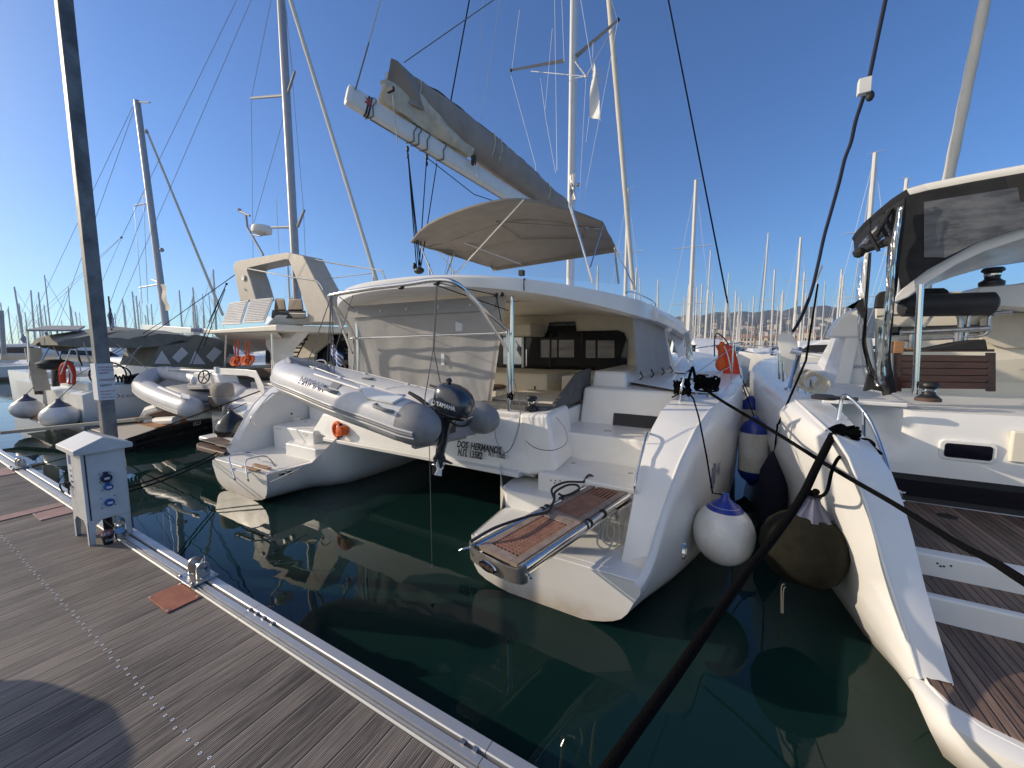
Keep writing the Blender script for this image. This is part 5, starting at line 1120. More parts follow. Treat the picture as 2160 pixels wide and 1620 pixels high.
# ---- stainless things
b = MB()
rail = [at('y', 4.95, 1762, 925), at('y', 5.0, 1766, 900), at('y', 5.05, 1776, 842), at('y', 4.98, 1788, 836), at('y', 4.86, 1825, 872), at('y', 4.7, 1850, 920), at('y', 4.45, 1872, 985), at('y', 4.25, 1884, 1040)]
b.tube(catmull(rail, 6), .017, 10); b.tube([at('y', 4.86, 1822, 868), at('y', 4.9, 1822, 940)], .017, 10); rl = b.build('stern_rail', 'steel', K)
b = MB(); c = at('y', 4.25, 1885, 1046); b.box(c.x-.045, c.x+.045, c.y-.03, c.y+.03, c.z-.05, c.z+.05); b.tube([c+V((-.07, 0, .04)), c+V((.07, 0, .04))], .01, 6); b.tube([c+V((-.07, 0, -.03)), c+V((.07, 0, -.03))], .012, 6); b.build('rail_clamp', 'steel', rl, bevel=.008)
b = MB(); b.tube([at('y', 6.2, 1930, 832), at('y', 6.2, 1942, 600)], .030, 14); b.build('post', 'steel', K)
# white moulded corner pad and cable clamp near the shroud
b = MB(); c = at('y', 5.6, 1690, 868)
winch(at('y', 6.12, 1957, 846), K, .075, .22)
c = at('y', 6.12, 1957, 846); b = MB(); b.lathe([(.11, 0), (.11, .03), (.09, .045), (.07, .05)], c, 24); b.build('winch_base', 'leather_brown', K)
c2 = at('y', 7.0, 2091, 603); winch(c2, K, .085, .22)
# ---- wooden bench
B_ = root('wooden_bench', 'dark varnished slatted wooden bench in the cockpit of the right catamaran', 'bench')
yb_ = 6.55; q = lambda x, y, d=yb_: at('y', d, x, y)
b = MB()
for k in range(5):
    y0 = 748+14.4*k; a = q(1902, y0); c = q(2086, y0+2); a2 = q(1902, y0+13.6); c2_ = q(2083, y0+15.2)
    b.hexa([a2, c2_, c2_+V((0, .02, 0)), a2+V((0, .02, 0))], [a, c, c+V((0, .02, 0)), a+V((0, .02, 0))])
b.build('back_slats', 'varnished_wood', B_, smooth=0, bevel=.003)
b = MB(); a_ = [q(1900, 750, 6.62), q(2086, 750, 6.62), q(2084, 820, 6.62), q(1900, 818, 6.62)]; b.prism(a_, (0, .02, 0)); b.build('back_board', 'engine_black', B_, smooth=0)
for x0, x1, y0, y1 in ((1886, 1902, 745, 826), (2084, 2101, 744, 826)):
    b = MB(); b.hexa([q(x0, y1), q(x1, y1), q(x1, y1)+V((0, .06, 0)), q(x0, y1)+V((0, .06, 0))], [q(x0, y0), q(x1, y0), q(x1, y0)+V((0, .06, 0)), q(x0, y0)+V((0, .06, 0))]); b.build('leg', 'varnished_wood', B_, bevel=.004)
b = MB(); a = q(1890, 742); c = q(2098, 742); b.hexa([a, c, c+V((0, .4, 0)), a+V((0, .4, 0))], [p+V((0, 0, .03)) for p in (a, c, c+V((0, .4, 0)), a+V((0, .4, 0)))]); b.build('seat', 'varnished_wood', B_, bevel=.004)
b = MB(); a = q(1884, 745); b.box(a.x, a.x+.09, a.y-.02, a.y+.3, a.z, a.z+.15); b.tube([q(1896, 736), q(1935, 737)], .012, 6); b.build('arm_end', 'light_wood', B_, bevel=.006)
# dark seat cushion leaning on the bench
t = root('seat_pad', 'black folded seat pad lying on the wooden bench', 'cushion')
b = MB(); pp = [q(1925, 742), q(2086, 742), q(2080, 715), q(2030, 722), q(1975, 733)]; b.prism(pp, (0, .35, 0)); b.build('pad', 'black_fabric', t, bevel=.015)
# ---- helm: padded beam, seats, rails
qq = lambda x, y, d=7.1: at('y', d, x, y)
b = MB(); b.tube([qq(1898, 645), qq(1905, 645), qq(2092, 641), qq(2100, 641)], [.10, .145, .145, .10], 16); hb_ = b.build('padded_backrest', 'dark_vinyl', K)
b = MB()
for x in (2043, 2056): b.ball(qq(x, 627), .03, 8, sc=(2, 1, .6))
b.build('pad_button', 'dark_vinyl', hb_)
b = MB(); b.tube(catmull([qq(1850, 668), qq(1900, 664), qq(2080, 657), qq(2112, 654)], 4), .014, 8); b.tube([qq(1900, 702), qq(2085, 693)], .042, 10)
b.tube(catmull([qq(1895, 718), qq(2020, 712), qq(2070, 708), qq(2085, 695), qq(2088, 670), qq(2100, 662), qq(2135, 659)], 5), .022, 8)
b.tube(catmull([qq(2012, 655), qq(2024, 668), qq(2026, 690), qq(2022, 735)], 4), .03, 8); b.tube([qq(2046, 660), qq(2035, 722)], .022, 8); b.tube([qq(1915, 660), qq(1945, 690)], .016, 8); b.tube([qq(1975, 655), qq(1948, 690)], .016, 8)
b.tube([qq(1922, 700), qq(1920, 740)], .03, 8); b.tube([qq(2018, 700), qq(2016, 740)], .03, 8); b.build('seat_frame', 'steel_dull', K)
b = MB(); b.prism([qq(x, y, 7.6) for x, y in ((1846, 650), (1850, 625), (1858, 615), (1872, 613), (1880, 650))], (0, .1, 0)); b.prism([qq(x, y, 7.6) for x, y in ((1905, 640), (1930, 615), (1940, 608), (1992, 607), (2002, 612), (2010, 640))], (0, .12, 0)); b.build('helm_seat_back', 'black_fabric', K, bevel=.02)
# cream bulkhead, console, screens behind
b = MB(); z = lambda x, y, d=8.6: at('y', d, x, y)
b.prism([z(x, y) for x, y in ((1850, 830), (1850, 640), (1905, 622), (2060, 612), (2160, 596), (2300, 590), (2300, 860))], (0, .1, 0)); b.build('bulkhead', 'gelcoat_cream', K, smooth=0)
b = MB(); b.prism([z(x, y, 8.0) for x, y in ((2062, 640), (2062, 610), (2070, 604), (2160, 598), (2300, 590), (2300, 660))], (0, .5, 0)); b.build('console', 'gelcoat', K, bevel=.03)
b = MB(); b.prism([z(x, y, 8.5) for x, y in ((2068, 720), (2068, 672), (2100, 660), (2300, 655), (2300, 730), (2120, 735))], (0, .04, 0)); b.build('rolled_cover', 'cream_cushion', K, bevel=.02)
b = MB(); b.prism([z(x, y, 8.55) for x, y in ((1855, 708), (1855, 690), (2085, 684), (2085, 702))], (0, .03, 0)); b.build('bulkhead_window', 'black_glass', K, smooth=0)
b = MB(); b.prism([z(x, y, 8.45) for x, y in ((2100, 805), (2100, 760), (2300, 750), (2300, 812))], (0, .03, 0)); b.build('inner_window', 'clear_vinyl', K, smooth=0)
# port cabin side, visor and wing forward
b = MB(); b.hexa([V((1.55, 8.2, 1.85)), V((1.75, 8.2, 1.85)), V((2.4, 14, 1.95)), V((2.2, 14, 1.95))], [V((1.72, 8.4, 3.0)), V((1.9, 8.4, 3.0)), V((2.5, 13, 2.9)), V((2.4, 13, 2.9))]); b.build('cabin_side', 'gelcoat', K, bevel=.03)
vz = [(1745, 712), (1768, 672), (1790, 656), (1812, 652), (1822, 690), (1822, 712)]
b = MB(); b.prism([at('y', 8.3, x, y) for x, y in vz], (.1, .9, 0)); vi = b.build('side_visor', 'gelcoat', K, bevel=.04, seg=3)
b = MB(); b.tube(catmull([at('y', 8.22, x, y) for x, y in ((1808, 658), (1812, 662), (1812, 680), (1806, 684))], 4), .012, 6); b.build('visor_handle', 'steel', vi)
b = MB(); b.prism([at('y', 8.4, x, y) for x, y in ((1765, 822), (1772, 790), (1782, 760), (1800, 730), (1815, 712), (1835, 712), (1850, 830))], (.1, .3, 0)); b.build('cabin_wing', 'gelcoat', K, bevel=.02)
text('LAGOON'.replace('LAGOON', 'LAGOON'), .07, at('y', 8.37, 1782, 776), (1, 0, 0), (0, 0, 1), 'lettering_blue', K)
# ---- arch and hard top
def strip(pts_top, pts_bot, d0, d1, name, m_, th=.0, par=None):
    b = MB(); b.loft([[at('y', d0, *p), at('y', d0, *q_), at('y', d1, *q_)+V((0, 0, 0)), at('y', d1, *p)] for p, q_ in zip(pts_top, pts_bot)]); return b.build(name, m_, par or K, smooth=35, bevel=.008)
tp = [(1888, 626), (1912, 600), (1955, 567), (2010, 531), (2070, 503), (2160, 474), (2260, 450)]
bt = [(1884, 640), (1914, 628), (1960, 595), (2014, 560), (2074, 532), (2160, 503), (2260, 480)]
bk = [(1900, 645), (1925, 622), (1962, 602), (2014, 583), (2074, 566), (2160, 553), (2260, 545)]
b = MB(); b.loft([[at('y', 6.3, *p), at('y', 6.3, *q_), at('y', 8.3, *k_), at('y', 8.3, *k_)+V((0, 0, .25))] for p, q_, k_ in zip(tp, bt, bk)]); b.build('roof_arch', 'gelcoat', K, smooth=35, bevel=.015)
ro = [(1797, 503), (1803, 492), (1822, 470), (1850, 445), (1880, 420), (1912, 399), (1950, 388), (2050, 368), (2160, 348), (2300, 325)]
b = MB(); ro3 = []
for i, p in enumerate(ro):
    y_ = lerp1([(0, 9.2), (2, 8.2), (4, 7.2), (5.5, 6.4), (9, 6.1)], i); ro3.append(at('y', y_, *p))
rs_ = [[p, p+V((.02, -.01, -.05)), p+V((.07, .03, -.12)), p+V((.5, .8, -.10)), p+V((.6, .8, .12)), p+V((.12, .10, .04))] for p in ro3]
b = MB(); b.loft(rs_[:6], 1); b.loft(rs_[5:], 0); rf2 = b.build('hardtop', ['gelcoat', 'black_fabric'], K, smooth=50)
b = MB(); b.add([tuple(p+V((.10, .06, -.03))) for p in ro3]+[tuple(V((6, 12, ro3[-1].z+.15))), tuple(V((3.2, 12, ro3[0].z+.25)))], [tuple(range(len(ro3)+2))]); b.build('roof_skin', 'gelcoat', rf2, smooth=0)
b = MB(); b.loft([[p+V((.03, .0, -.075)), p+V((.05, .01, -.075-dz)), p+V((.09, .05, -.075-dz)), p+V((.09, .05, -.075))] for p, dz in zip(ro3, (.14, .2, .26, .30, .32, .32, .30, .28, .28, .28))]); b.build('roof_binding', 'black_fabric', rf2, smooth=40)
# ---- curtains: black cloth with smoked window above the arch
cv = lambda x, y, d=6.22: at('y', d, x, y)
b = MB(); b.prism([cv(x, y) for x, y in ((1912, 412), (2160, 366), (2300, 345), (2300, 440), (2160, 477), (2070, 507), (1955, 570), (1900, 612), (1893, 560), (1898, 480))], (0, .015, 0)); fl_ = b.build('black_side_curtain', 'black_fabric', K, smooth=0)
b = MB(); b.prism([cv(x, y, 6.205) for x, y in ((1949, 426), (2160, 393), (2300, 368), (2300, 444), (2160, 479), (2070, 507), (1995, 543), (1949, 543))], (0, .003, 0)); b.build('smoked_window', 'smoked_vinyl', fl_, smooth=0)
def drape(pl, pr, d, name, m_, par=K, amp=.03):
    b = MB(); n = len(pl)-1
    L_ = catmull([at('y', d, *p) for p in pl], 5); R_ = catmull([at('y', d, *p) for p in pr], 5); m = len(L_)-1
    b.grid(lambda u, v: L_[int(round(v*m))].lerp(R_[int(round(v*m))], u)+V((0, amp*math.sin(u*6+v*9)+.5*amp*math.sin(u*13-v*21), 0)), 8, m); return b.build(name, m_, par, smooth=180)
drape([(1882, 440), (1874, 530), (1866, 640), (1860, 720), (1858, 800), (1862, 835)], [(1912, 415), (1905, 520), (1892, 600), (1884, 660), (1880, 740), (1892, 828)], 6.1, 'black_curtain', 'black_fabric')
drape([(1893, 438), (1876, 540), (1864, 640), (1852, 720), (1846, 790), (1846, 815)], [(1905, 435), (1893, 540), (1884, 640), (1874, 720), (1870, 790), (1868, 812)], 6.05, 'clear_strip', 'hazy_vinyl', amp=.02)
drape([(1812, 560), (1808, 620), (1806, 660), (1810, 720), (1822, 780), (1834, 825)], [(1833, 530), (1830, 640), (1822, 700), (1832, 760), (1842, 800), (1860, 820)], 6.5, 'clear_panel', 'hazy_vinyl', amp=.05)
drape([(1832, 535), (1828, 600), (1820, 680), (1818, 730), (1832, 785), (1838, 800)], [(1838, 532), (1835, 600), (1828, 680), (1828, 730), (1842, 775), (1868, 808)], 6.45, 'black_trim', 'black_fabric', amp=.02)
b = MB(); b.prism([at('y', 6.3, x, y) for x, y in ((1800, 650), (1812, 632), (1822, 628), (1824, 672), (1818, 668), (1808, 648), (1793, 648))], (0, .05, 0)); b.prism([at('y', 6.2, x, y) for x, y in ((1832, 788), (1862, 805), (1880, 830), (1840, 822), (1822, 826))], (0, .06, 0)); b.build('loose_curtain_corner', 'black_fabric', K, bevel=.01)
b = MB(); b.tube([at('y', 6.9, 1822, 525), at('y', 6.5, 1850, 500), at('y', 6.3, 1885, 462)], [.07, .10, .08], 12); b.build('rolled_curtain', 'clear_vinyl', K)
b = MB(); b.tube([at('y', 6.9, 1818, 528), at('y', 6.3, 1890, 505)], .05, 8); b.tube([at('y', 6.3, 1880, 440), at('y', 6.4, 1846, 500)], .03, 8)
for x, y in ((1842, 510), (1864, 488), (1872, 470)): 
    c = at('y', 6.4, x, y); b.tube([c+V((-.05, 0, .12)), c+V((.06, 0, -.12))], .02, 6)
b.ball(at('y', 6.8, 1812, 533), .07, 8); b.build('curtain_roll_strap', 'black_fabric', K)
# raised passerelle / solar fitting and ladder at the shroud
b = MB(); e_ = [at('y', 7.4, x, y) for x, y in ((1638, 712), (1640, 705), (1650, 702), (1664, 720), (1668, 755), (1672, 790), (1660, 800), (1644, 760))]; b.prism(e_, (.12, .03, 0)); ps = b.build('folded_passerelle', 'white_plastic', K, bevel=.02)
b = MB(); b.tube([at('y', 7.3, 1688, 735), at('y', 6.6, 1655, 860)], .035, 8); b.tube([at('y', 7.2, 1668, 740), at('y', 7.2, 1690, 745)], .04, 8); b.tube([at('y', 6.6, 1660, 820), at('y', 6.3, 1636, 885)], .03, 8); b.build('hydraulic_arm', 'steel', ps)
b = MB()
for x, y0, y1 in ((1644, 745, 800), (1682, 800, 850), (1697, 800, 858), (1710, 800, 850), (1652, 760, 805)): b.tube([at('y', 6.3, x, y0), at('y', 6.3, x, y1)], .014, 8)
b.build('stanchion', 'steel', K)
b = MB()
for k in range(7):
    c = at('y', 6.2, 1700, 800); a = k*.9; pts = [c+V((.13*math.cos(j*.7+a)+.02*k, .05*math.sin(a+j), .12*math.sin(j*.7+a)-.02*k*.5)) for j in range(10)]; b.tube(catmull(pts, 3), .011, 6)
b.tube(catmull([at('y', 6.2, 1712, 800), at('y', 6.2, 1722, 830), at('y', 6.15, 1728, 852), at('y', 6.1, 1745, 858)], 5), .012, 6)
co = b.build('rope_coil', 'rope_beige', None); tag(co, 'pale rope coil hanging from the guardrail of the right catamaran', 'rope coil')
# instrument pod lying on the side deck
b = MB(); c = at('z', 1.92, 1738, 842); b.lathe([(.001, .0), (.11, .0), (.12, .03), (.08, .05), (.001, .055)], c, 20); b.tube([c+V((.05, 0, .02)), c+V((.28, -.02, .02))], .02, 8); tag(b.build('deck_handle', 'dark_vinyl', None), 'dark round winch handle pouch lying on the right catamaran side deck', 'winch handle')
b = MB(); b.box(1.0, 1.75, 5.80, 5.86, 1.82, 1.87); b.build('deck_lip', 'gelcoat', K, bevel=.015)
# shrouds and rolled sails at the right
def stay2(p, q, r, m_, d, name='stay', d1=None, ext=1.0):
    a = at('y', d, *p); c = at('y', d1 or d, *q); b = MB(); b.tube([c, c+(a-c)*ext], r, 8); return b.build(name, m_, K)
wob = [at('y', lerp1([(0, 7.2), (190, 7.4), (705, 8.2)], y), x, y) for x, y in ((1872, -20), (1850, 85), (1832, 170), (1818, 215), (1805, 255), (1795, 300), (1782, 335), (1770, 385), (1752, 450), (1738, 500), (1725, 560), (1710, 620), (1690, 670), (1672, 700))]
a0_ = wob[0]+(wob[0]-wob[1])*6; b = MB(); b.tube([a0_]+catmull(wob, 4), .024, 8); b.build('shroud', 'rope_blue', K)
c = at('y', 7.3, 1823, 183); b = MB(); b.box(c.x-.07, c.x+.07, c.y-.05, c.y+.05, c.z-.10, c.z+.10); jb = b.build('junction_box', 'white_plastic', K, bevel=.01); b = MB(); b.ball(c+V((.07, 0, -.14)), .055, 10, sc=(.9, .7, 1.3)); b.build('cable_gland', 'rubber', jb)
stay2((1672, 700), (1660, 722), .022, 'pole_white', 8.2, 'shroud', 8.2); stay2((1735, 560), (1668, 712), .014, 'pole_white', 8.4, 'stay'); stay2((1700, 760), (1642, 895), .012, 'rope_black', 5.8, 'tackle', 5.6); stay2((1725, 600), (1700, 760), .012, 'rope_black', 7, 'tackle', 5.8)
a_ = at('y', 15, 2078, 0); c_ = at('y', 15, 2000, 378); d_ = (a_-c_).normalized(); lo_ = c_-d_*((c_.z-2.3)/d_.z)
b = MB(); n = 50; pts = [lo_.lerp(a_+d_*5, i/n) for i in range(n+1)]; b.tube(pts, [(.125-.02*i/n)*(1+.05*math.sin(i*1.7)) for i in range(n+1)], 12); f_ = b.build('furled_sail', 'furled_sail', K)
K2 = None

# ================================================================== fenders
def fender_ball(name, label, c, r, neck, body_m, top_m, parent=None, sq=1.12, tilt=(0, 0, 0)):
    t = root(name, label, 'fender', 'fenders hanging between the boats'); ax = (V((0, 0, 1))+V(tilt)).normalized()
    b = MB(); prof = []
    for k in range(0, 15):
        a = math.pi*(-.5+k/14*.80); prof.append((r*math.cos(a), r*sq*math.sin(a)))
    rt_, ht = prof[-1]; prof += [(rt_*.80, ht+r*.14)]
    b.lathe(prof, c, 28, axis=ax); b.build('body', body_m, t)
    b = MB(); b.lathe([(rt_*1.02, ht-.0), (rt_*.82, ht+r*.13), (rt_*.45, ht+r*.28), (r*.14, ht+r*.42), (r*.12, ht+r*.55), (.001, ht+r*.56)], c, 24, axis=ax); b.build('neck', top_m, t)
    b = MB(); b.tube([V(c)+ax*(ht+r*.5)]+neck, .009, 6); b.build('lanyard', 'rope_black', t); return t
cF = at('y', 4.35, 1526, 1124); fender_ball('ball_fender', 'big white ball fender with blue top hanging near the water', cF, .285, [at('y', 4.33, 1503, 1040), at('y', 4.3, 1490, 960), at('y', 4.45, 1474, 880), at('y', 4.85, 1463, 842)], 'white_vinyl', 'blue_vinyl')
# cylinder fenders
def cyl(label, c, r, h, lan, m1='white_vinyl', m2='blue_vinyl', grp='fenders hanging between the boats'):
    t = root('cylinder_fender', label, 'fender', grp); b = MB(); b.lathe([(r, -h/2), (r*1.01, 0), (r, h/2)], c, 28); b.build('body', m1, t)
    for s in (1, -1):
        b = MB(); b.lathe([(r*1.0, s*h/2), (r*.97, s*(h/2+.05)), (r*.75, s*(h/2+.13)), (r*.35, s*(h/2+.19)), (r*.18, s*(h/2+.24)), (.001, s*(h/2+.24))], c, 24); b.build('end_cap', m2, t)
    b = MB(); b.tube([V(c)+V((0, 0, h/2+.2))]+lan, .009, 6); b.build('lanyard', 'rope_black', t)
cyl('white cylinder fender with blue ends and a brown stain beside the 46 lettering', V((.385, 6.75, .92)), .19, .58, [V((.2, 6.8, 1.9))])
cyl('farther white cylinder fender with a blue top deeper between the hulls', V((.40, 8.6, 1.0)), .20, .62, [V((.2, 8.6, 1.95))])
t = root('teardrop_fender', 'dark navy cloth covered fender hanging against the right hull', 'fender', 'fenders hanging between the boats')
b = MB(); c = V((.60, 6.2, .45)); b.lathe([(.001, -.62), (.10, -.56), (.17, -.35), (.185, 0), (.15, .35), (.07, .55), (.03, .62)], c, 20); b.build('body', 'navy_cloth', t); b = MB(); b.tube([c+V((0, 0, .6)), at('y', 5.6, 1640, 895)], .01, 6); b.build('lanyard', 'rope_black', t)
# olive cloth covered fender
t = root('covered_fender', 'large olive cloth covered fender squeezed against the right catamaran', 'fender', 'fenders hanging between the boats')
c = at('y', 4.15, 1695, 1150); ax = V((.10, .05, 1)).normalized()
b = MB(); pr = [(.001, -.34), (.10, -.335), (.20, -.29), (.285, -.20), (.325, -.08), (.335, .03), (.30, .14), (.235, .215), (.165, .265), (.15, .28)]
b.lathe(pr, c, 36, axis=ax)
for i, v in enumerate(b.v):
    p = V(v)-c; a = math.atan2(p.y, p.x); b.v[i] = tuple(c+p*(1+.02*math.sin(a*3+p.z*9))+V((0, 0, .0)))
b.build('cloth_cover', 'olive_cloth', t)
b = MB(); secs = []
for rr, h in ((.155, .27), (.11, .33), (.06, .40), (.045, .44), (.06, .46)):
    secs.append([c+ax*h+V((math.cos(2*math.pi*k/32), math.sin(2*math.pi*k/32), 0))*rr*(1+.13*math.sin(k*math.pi)*0+(.10 if k % 4 < 2 else -.08)) for k in range(32)])
b.loft(secs); b.build('neck', 'lilac_vinyl', t)
b = MB(); top_ = c+ax*.45; b.tube(catmull([top_, at('y', 3.8, 1742, 1040), at('y', 3.85, 1756, 990), at('y', 4.1, 1775, 960), at('y', 4.4, 1812, 946), at('y', 4.5, 1824, 942)], 5), .013, 8)
for k in range(4): a = k*1.7; b.ball(top_+V((.03*math.cos(a), .03*math.sin(a), .02*k)), .03, 8)
b.build('lanyard', 'rope_black', t)
b = MB(); b.tube(catmull([at('y', 4.2, x, y) for x, y in ((1655, 1232), (1648, 1240), (1648, 1300), (1645, 1325), (1651, 1324), (1652, 1250), (1657, 1238))], 4), .005, 6); b.build('tail_loop', 'rope_beige', t)
# black ball by the left hull
fender_ball('ball_fender', 'glossy black ball fender between the left stern and the neighbouring boat', at('y', 3.95, 490, 908), .30, [at('y', 4.3, 520, 850)], 'black_vinyl', 'black_vinyl')

# ================================================================== mooring lines
def tangle(c, rx, ry, rz, r, n, seed):
    rg_ = random.Random(seed); b = MB()
    for k in range(n):
        a0 = rg_.uniform(0, 6.28); pts = []
        for j in range(7):
            a = a0+j*rg_.uniform(.7, 1.1); q = rg_.uniform(.55, 1); pts.append(c+V((rx*q*math.cos(a), ry*q*math.sin(a), rz*rg_.uniform(-.2, 1))))
        b.tube(catmull(pts, 4), r, 7)
    return b
def line(label, pts, r, m_='rope_black', k=6, n=8, name='mooring_line'):
    b = MB(); b.tube(catmull(pts, k), r, n); return tag(b.build(name, m_, smooth=60), label, 'mooring line', 'mooring lines')
line('thick black mooring line crossing from the middle catamaran wing to the lower right edge', [at('y', 5.5, 1478, 815), at('y', 5.1, 1530, 850), at('y', 4.55, 1640, 915), at('y', 4.0, 1760, 990), at('y', 3.4, 1885, 1062), at('y', 2.75, 2010, 1140), at('y', 2.35, 2090, 1182), at('y', 2.0, 2170, 1232), at('y', 1.6, 2400, 1370)], .0175)
p_ = [at('y', 4.15, 1756, 918), at('y', 3.8, 1722, 985), at('y', 3.55, 1690, 1050), at('y', 3.3, 1635, 1130), at('y', 3.0, 1580, 1200), at('y', 2.5, 1510, 1300), at('y', 2.0, 1420, 1430), at('y', 1.5, 1290, 1610), at('y', 1.3, 1230, 1700)]
line('thick black mooring line running steeply down from the right catamaran cleat to the pontoon', p_, [.038, .034]+[.028]*(6*8-1) if False else .030)
c = at('y', 4.3, 1780, 920); b = tangle(c, .12, .08, .09, .016, 7, 14)
b.tube(catmull([c+V((.1, 0, .05)), at('y', 4.4, 1800, 910), at('y', 4.45, 1814, 934)], 4), .018, 6)
tag(b.build('rope_bundle', 'rope_black'), 'black rope knotted round the cleat of the right catamaran', 'rope bundle', 'rope bundles on cleats')
b = MB(); c = at('y', 4.5, 1828, 938)
for k in range(5): a = k*1.1; b.tube(catmull([c+V((.05*math.cos(a+j), .05*math.sin(a+j), .03*math.sin(k+j)+.01)) for j in range(6)], 3), .012, 6)
b.tube(catmull([c, at('y', 4.45, 1843, 945), at('y', 4.4, 1860, 958)], 4), .012, 6)
tag(b.build('rope_bundle', 'rope_black'), 'small dark knot at the foot of the right catamaran rail', 'rope bundle', 'rope bundles on cleats')
c = at('y', 5.5, 1490, 818); b = tangle(c, .15, .12, .15, .0125, 12, 5)
tag(b.build('rope_bundle', 'rope_black'), 'black rope heaped on the middle catamaran cleat where the crossing line starts', 'rope bundle', 'rope bundles on cleats')
c = at('y', 5.35, 1440, 828); b = tangle(c, .11, .09, .16, .0125, 10, 6)
b.tube(catmull([at('y', 5.4, 1450, 812), at('y', 5.4, 1458, 782), at('y', 5.45, 1462, 776), at('y', 5.45, 1466, 800)], 4), .018, 6)
tag(b.build('rope_bundle', 'rope_black'), 'black rope wound round the shiny grab loop of the middle catamaran', 'rope bundle', 'rope bundles on cleats')
line('thin black line lying over the top of the right stern wing of the middle catamaran', [at('y', 5.35, 1418, 838), at('y', 5.2, 1438, 829), at('y', 4.95, 1456, 834), at('y', 4.85, 1463, 842)], .010)
# lines of the port hull to the pontoon and neighbours
hb2 = at('y', 3.7, 470, 950)
line('pair of black lines from the cabinet to the left stern, upper one', [at('y', 1.4, 225, 1042)] + [at('y', 1.4, 225, 1042).lerp(at('y', 3.6, 470, 948), t)-V((0, 0, .06*t*(1-t)*4)) for t in (.25, .5, .75)]+[at('y', 3.6, 470, 948)], .011)
line('pair of black lines from the cabinet to the left stern, lower one', [at('y', 1.4, 225, 1050)] + [at('y', 1.4, 225, 1050).lerp(at('y', 3.6, 470, 955), t)-V((0, 0, .07*t*(1-t)*4)) for t in (.25, .5, .75)]+[at('y', 3.6, 470, 955)], .011)
line('thin dark line behind the lamp post from the far bracket', [at('y', 1.36, 58, 988), at('y', 2.2, 130, 968), at('y', 2.9, 215, 945)], .009)
line('black line rising from the lower left to the left wing of the middle catamaran', [at('y', 2.6, 0, 990), at('y', 3.0, 140, 955), at('y', 3.3, 270, 925), at('y', 3.8, 400, 880), at('y', 4.2, 548, 825)], .013)
# ================================================================== neighbour with flybridge, left of the middle catamaran
A = root('power_catamaran', 'cream flybridge catamaran with solar panels and roll bar behind the left stern', 'catamaran')
y_ = lambda x, y, d=6.0: at('y', d, x, y)
# roof deck
rp = [y_(437, 700), y_(470, 690), y_(583, 684), y_(583, 697), y_(437, 704)]
b = MB(); t0 = [y_(437, 698), y_(445, 693), y_(583, 685)]; 
b.hexa([y_(437, 704), y_(583, 698), y_(583, 698)+V((.3, 4.2, 0)), y_(437, 704)+V((-.2, 4.2, 0))], [y_(437, 697), y_(583, 685), y_(583, 685)+V((.3, 4.2, .05)), y_(437, 697)+V((-.2, 4.2, .05))]); b.build('roof_deck', 'gelcoat_cream', A, bevel=.03, seg=3)
b = MB(); l0, l1 = y_(450, 704, 6.05), y_(583, 699, 6.05)
b.loft([[l0, l1, l1+V((0, .03, -.03)), l0+V((0, .03, -.03))], [y_(470, 716, 7), y_(592, 712, 7)+V((.1, 0, 0)), y_(592, 716, 7), y_(470, 720, 7)], [y_(520, 738, 8.2), y_(640, 722, 8.2), y_(640, 730, 8.2), y_(520, 745, 8.2)]]); b.build('roof_underside', 'gelcoat_cream', A, bevel=.02)
b = MB(); b.prism([y_(x, y, 6.9) for x, y in ((560, 700), (625, 700), (612, 716), (596, 734), (590, 748), (596, 760), (590, 790), (572, 790), (570, 745), (560, 730))], (.3, .25, 0)); b.build('roof_bracket', 'gelcoat', A, bevel=.02)
mat('roll_bar_paint', (.45, .41, .35), .45, noise=.08)
# upper coaming
b = MB(); b.hexa([y_(565, 684, 6.6), y_(735, 686, 8.0), y_(735, 686, 9.0), y_(560, 686, 9)], [y_(585, 664, 6.6), y_(735, 672, 8.0), y_(735, 672, 9.0), y_(560, 668, 9)]); b.build('fly_coaming', 'gelcoat', A, bevel=.04)
# roll bar
def band(outer, inner, d, depth, name, m_, par):
    b = MB(); b.loft([[at('y', d, *o_), at('y', d, *i_), at('y', d, *i_)+V((.1, depth, 0)), at('y', d, *o_)+V((.1, depth, 0))] for o_, i_ in zip(outer, inner)]); return b.build(name, m_, par, bevel=.03, seg=3, smooth=50)
band([(506, 636), (497, 590), (491, 562), (498, 551), (540, 543), (605, 532), (640, 540), (660, 580), (690, 635), (706, 680)], [(540, 632), (528, 590), (521, 571), (524, 565), (545, 560), (602, 547), (608, 548), (625, 590), (641, 640), (652, 680)], 6.9, .55, 'roll_bar', 'roll_bar_paint', A)
b = MB(); c = at('y', 6.87, 513, 586); b.lathe([(.10, 0), (.09, .02), (.05, .02), (.001, .01)], c, 18, axis=V((0, -1, 0))); b.build('horn_speaker', 'white_plastic', A)
# solar panels
m = bpy.data.materials.new('solar_film'); m.use_nodes = True; MATS['solar_film'] = m; nt = m.node_tree; L = nt.links.new
tc = nt.nodes.new('ShaderNodeTexCoord'); wv = nt.nodes.new('ShaderNodeTexWave'); wv.bands_direction = 'Z'; wv.inputs['Scale'].default_value = 5.5; wv.inputs['Distortion'].default_value = 2.5; wv.inputs['Detail'].default_value = 2; L(tc.outputs['Object'], wv.inputs[0])
cr = nt.nodes.new('ShaderNodeValToRGB'); cr.color_ramp.elements[0].color = (.16, .15, .14, 1); cr.color_ramp.elements[1].color = (.55, .52, .47, 1); cr.color_ramp.elements[0].position = .35; cr.color_ramp.elements[1].position = .5; L(wv.outputs[0], cr.inputs[0]); L(cr.outputs[0], nt.nodes['Principled BSDF'].inputs['Base Color']); nt.nodes['Principled BSDF'].inputs['Roughness'].default_value = .35
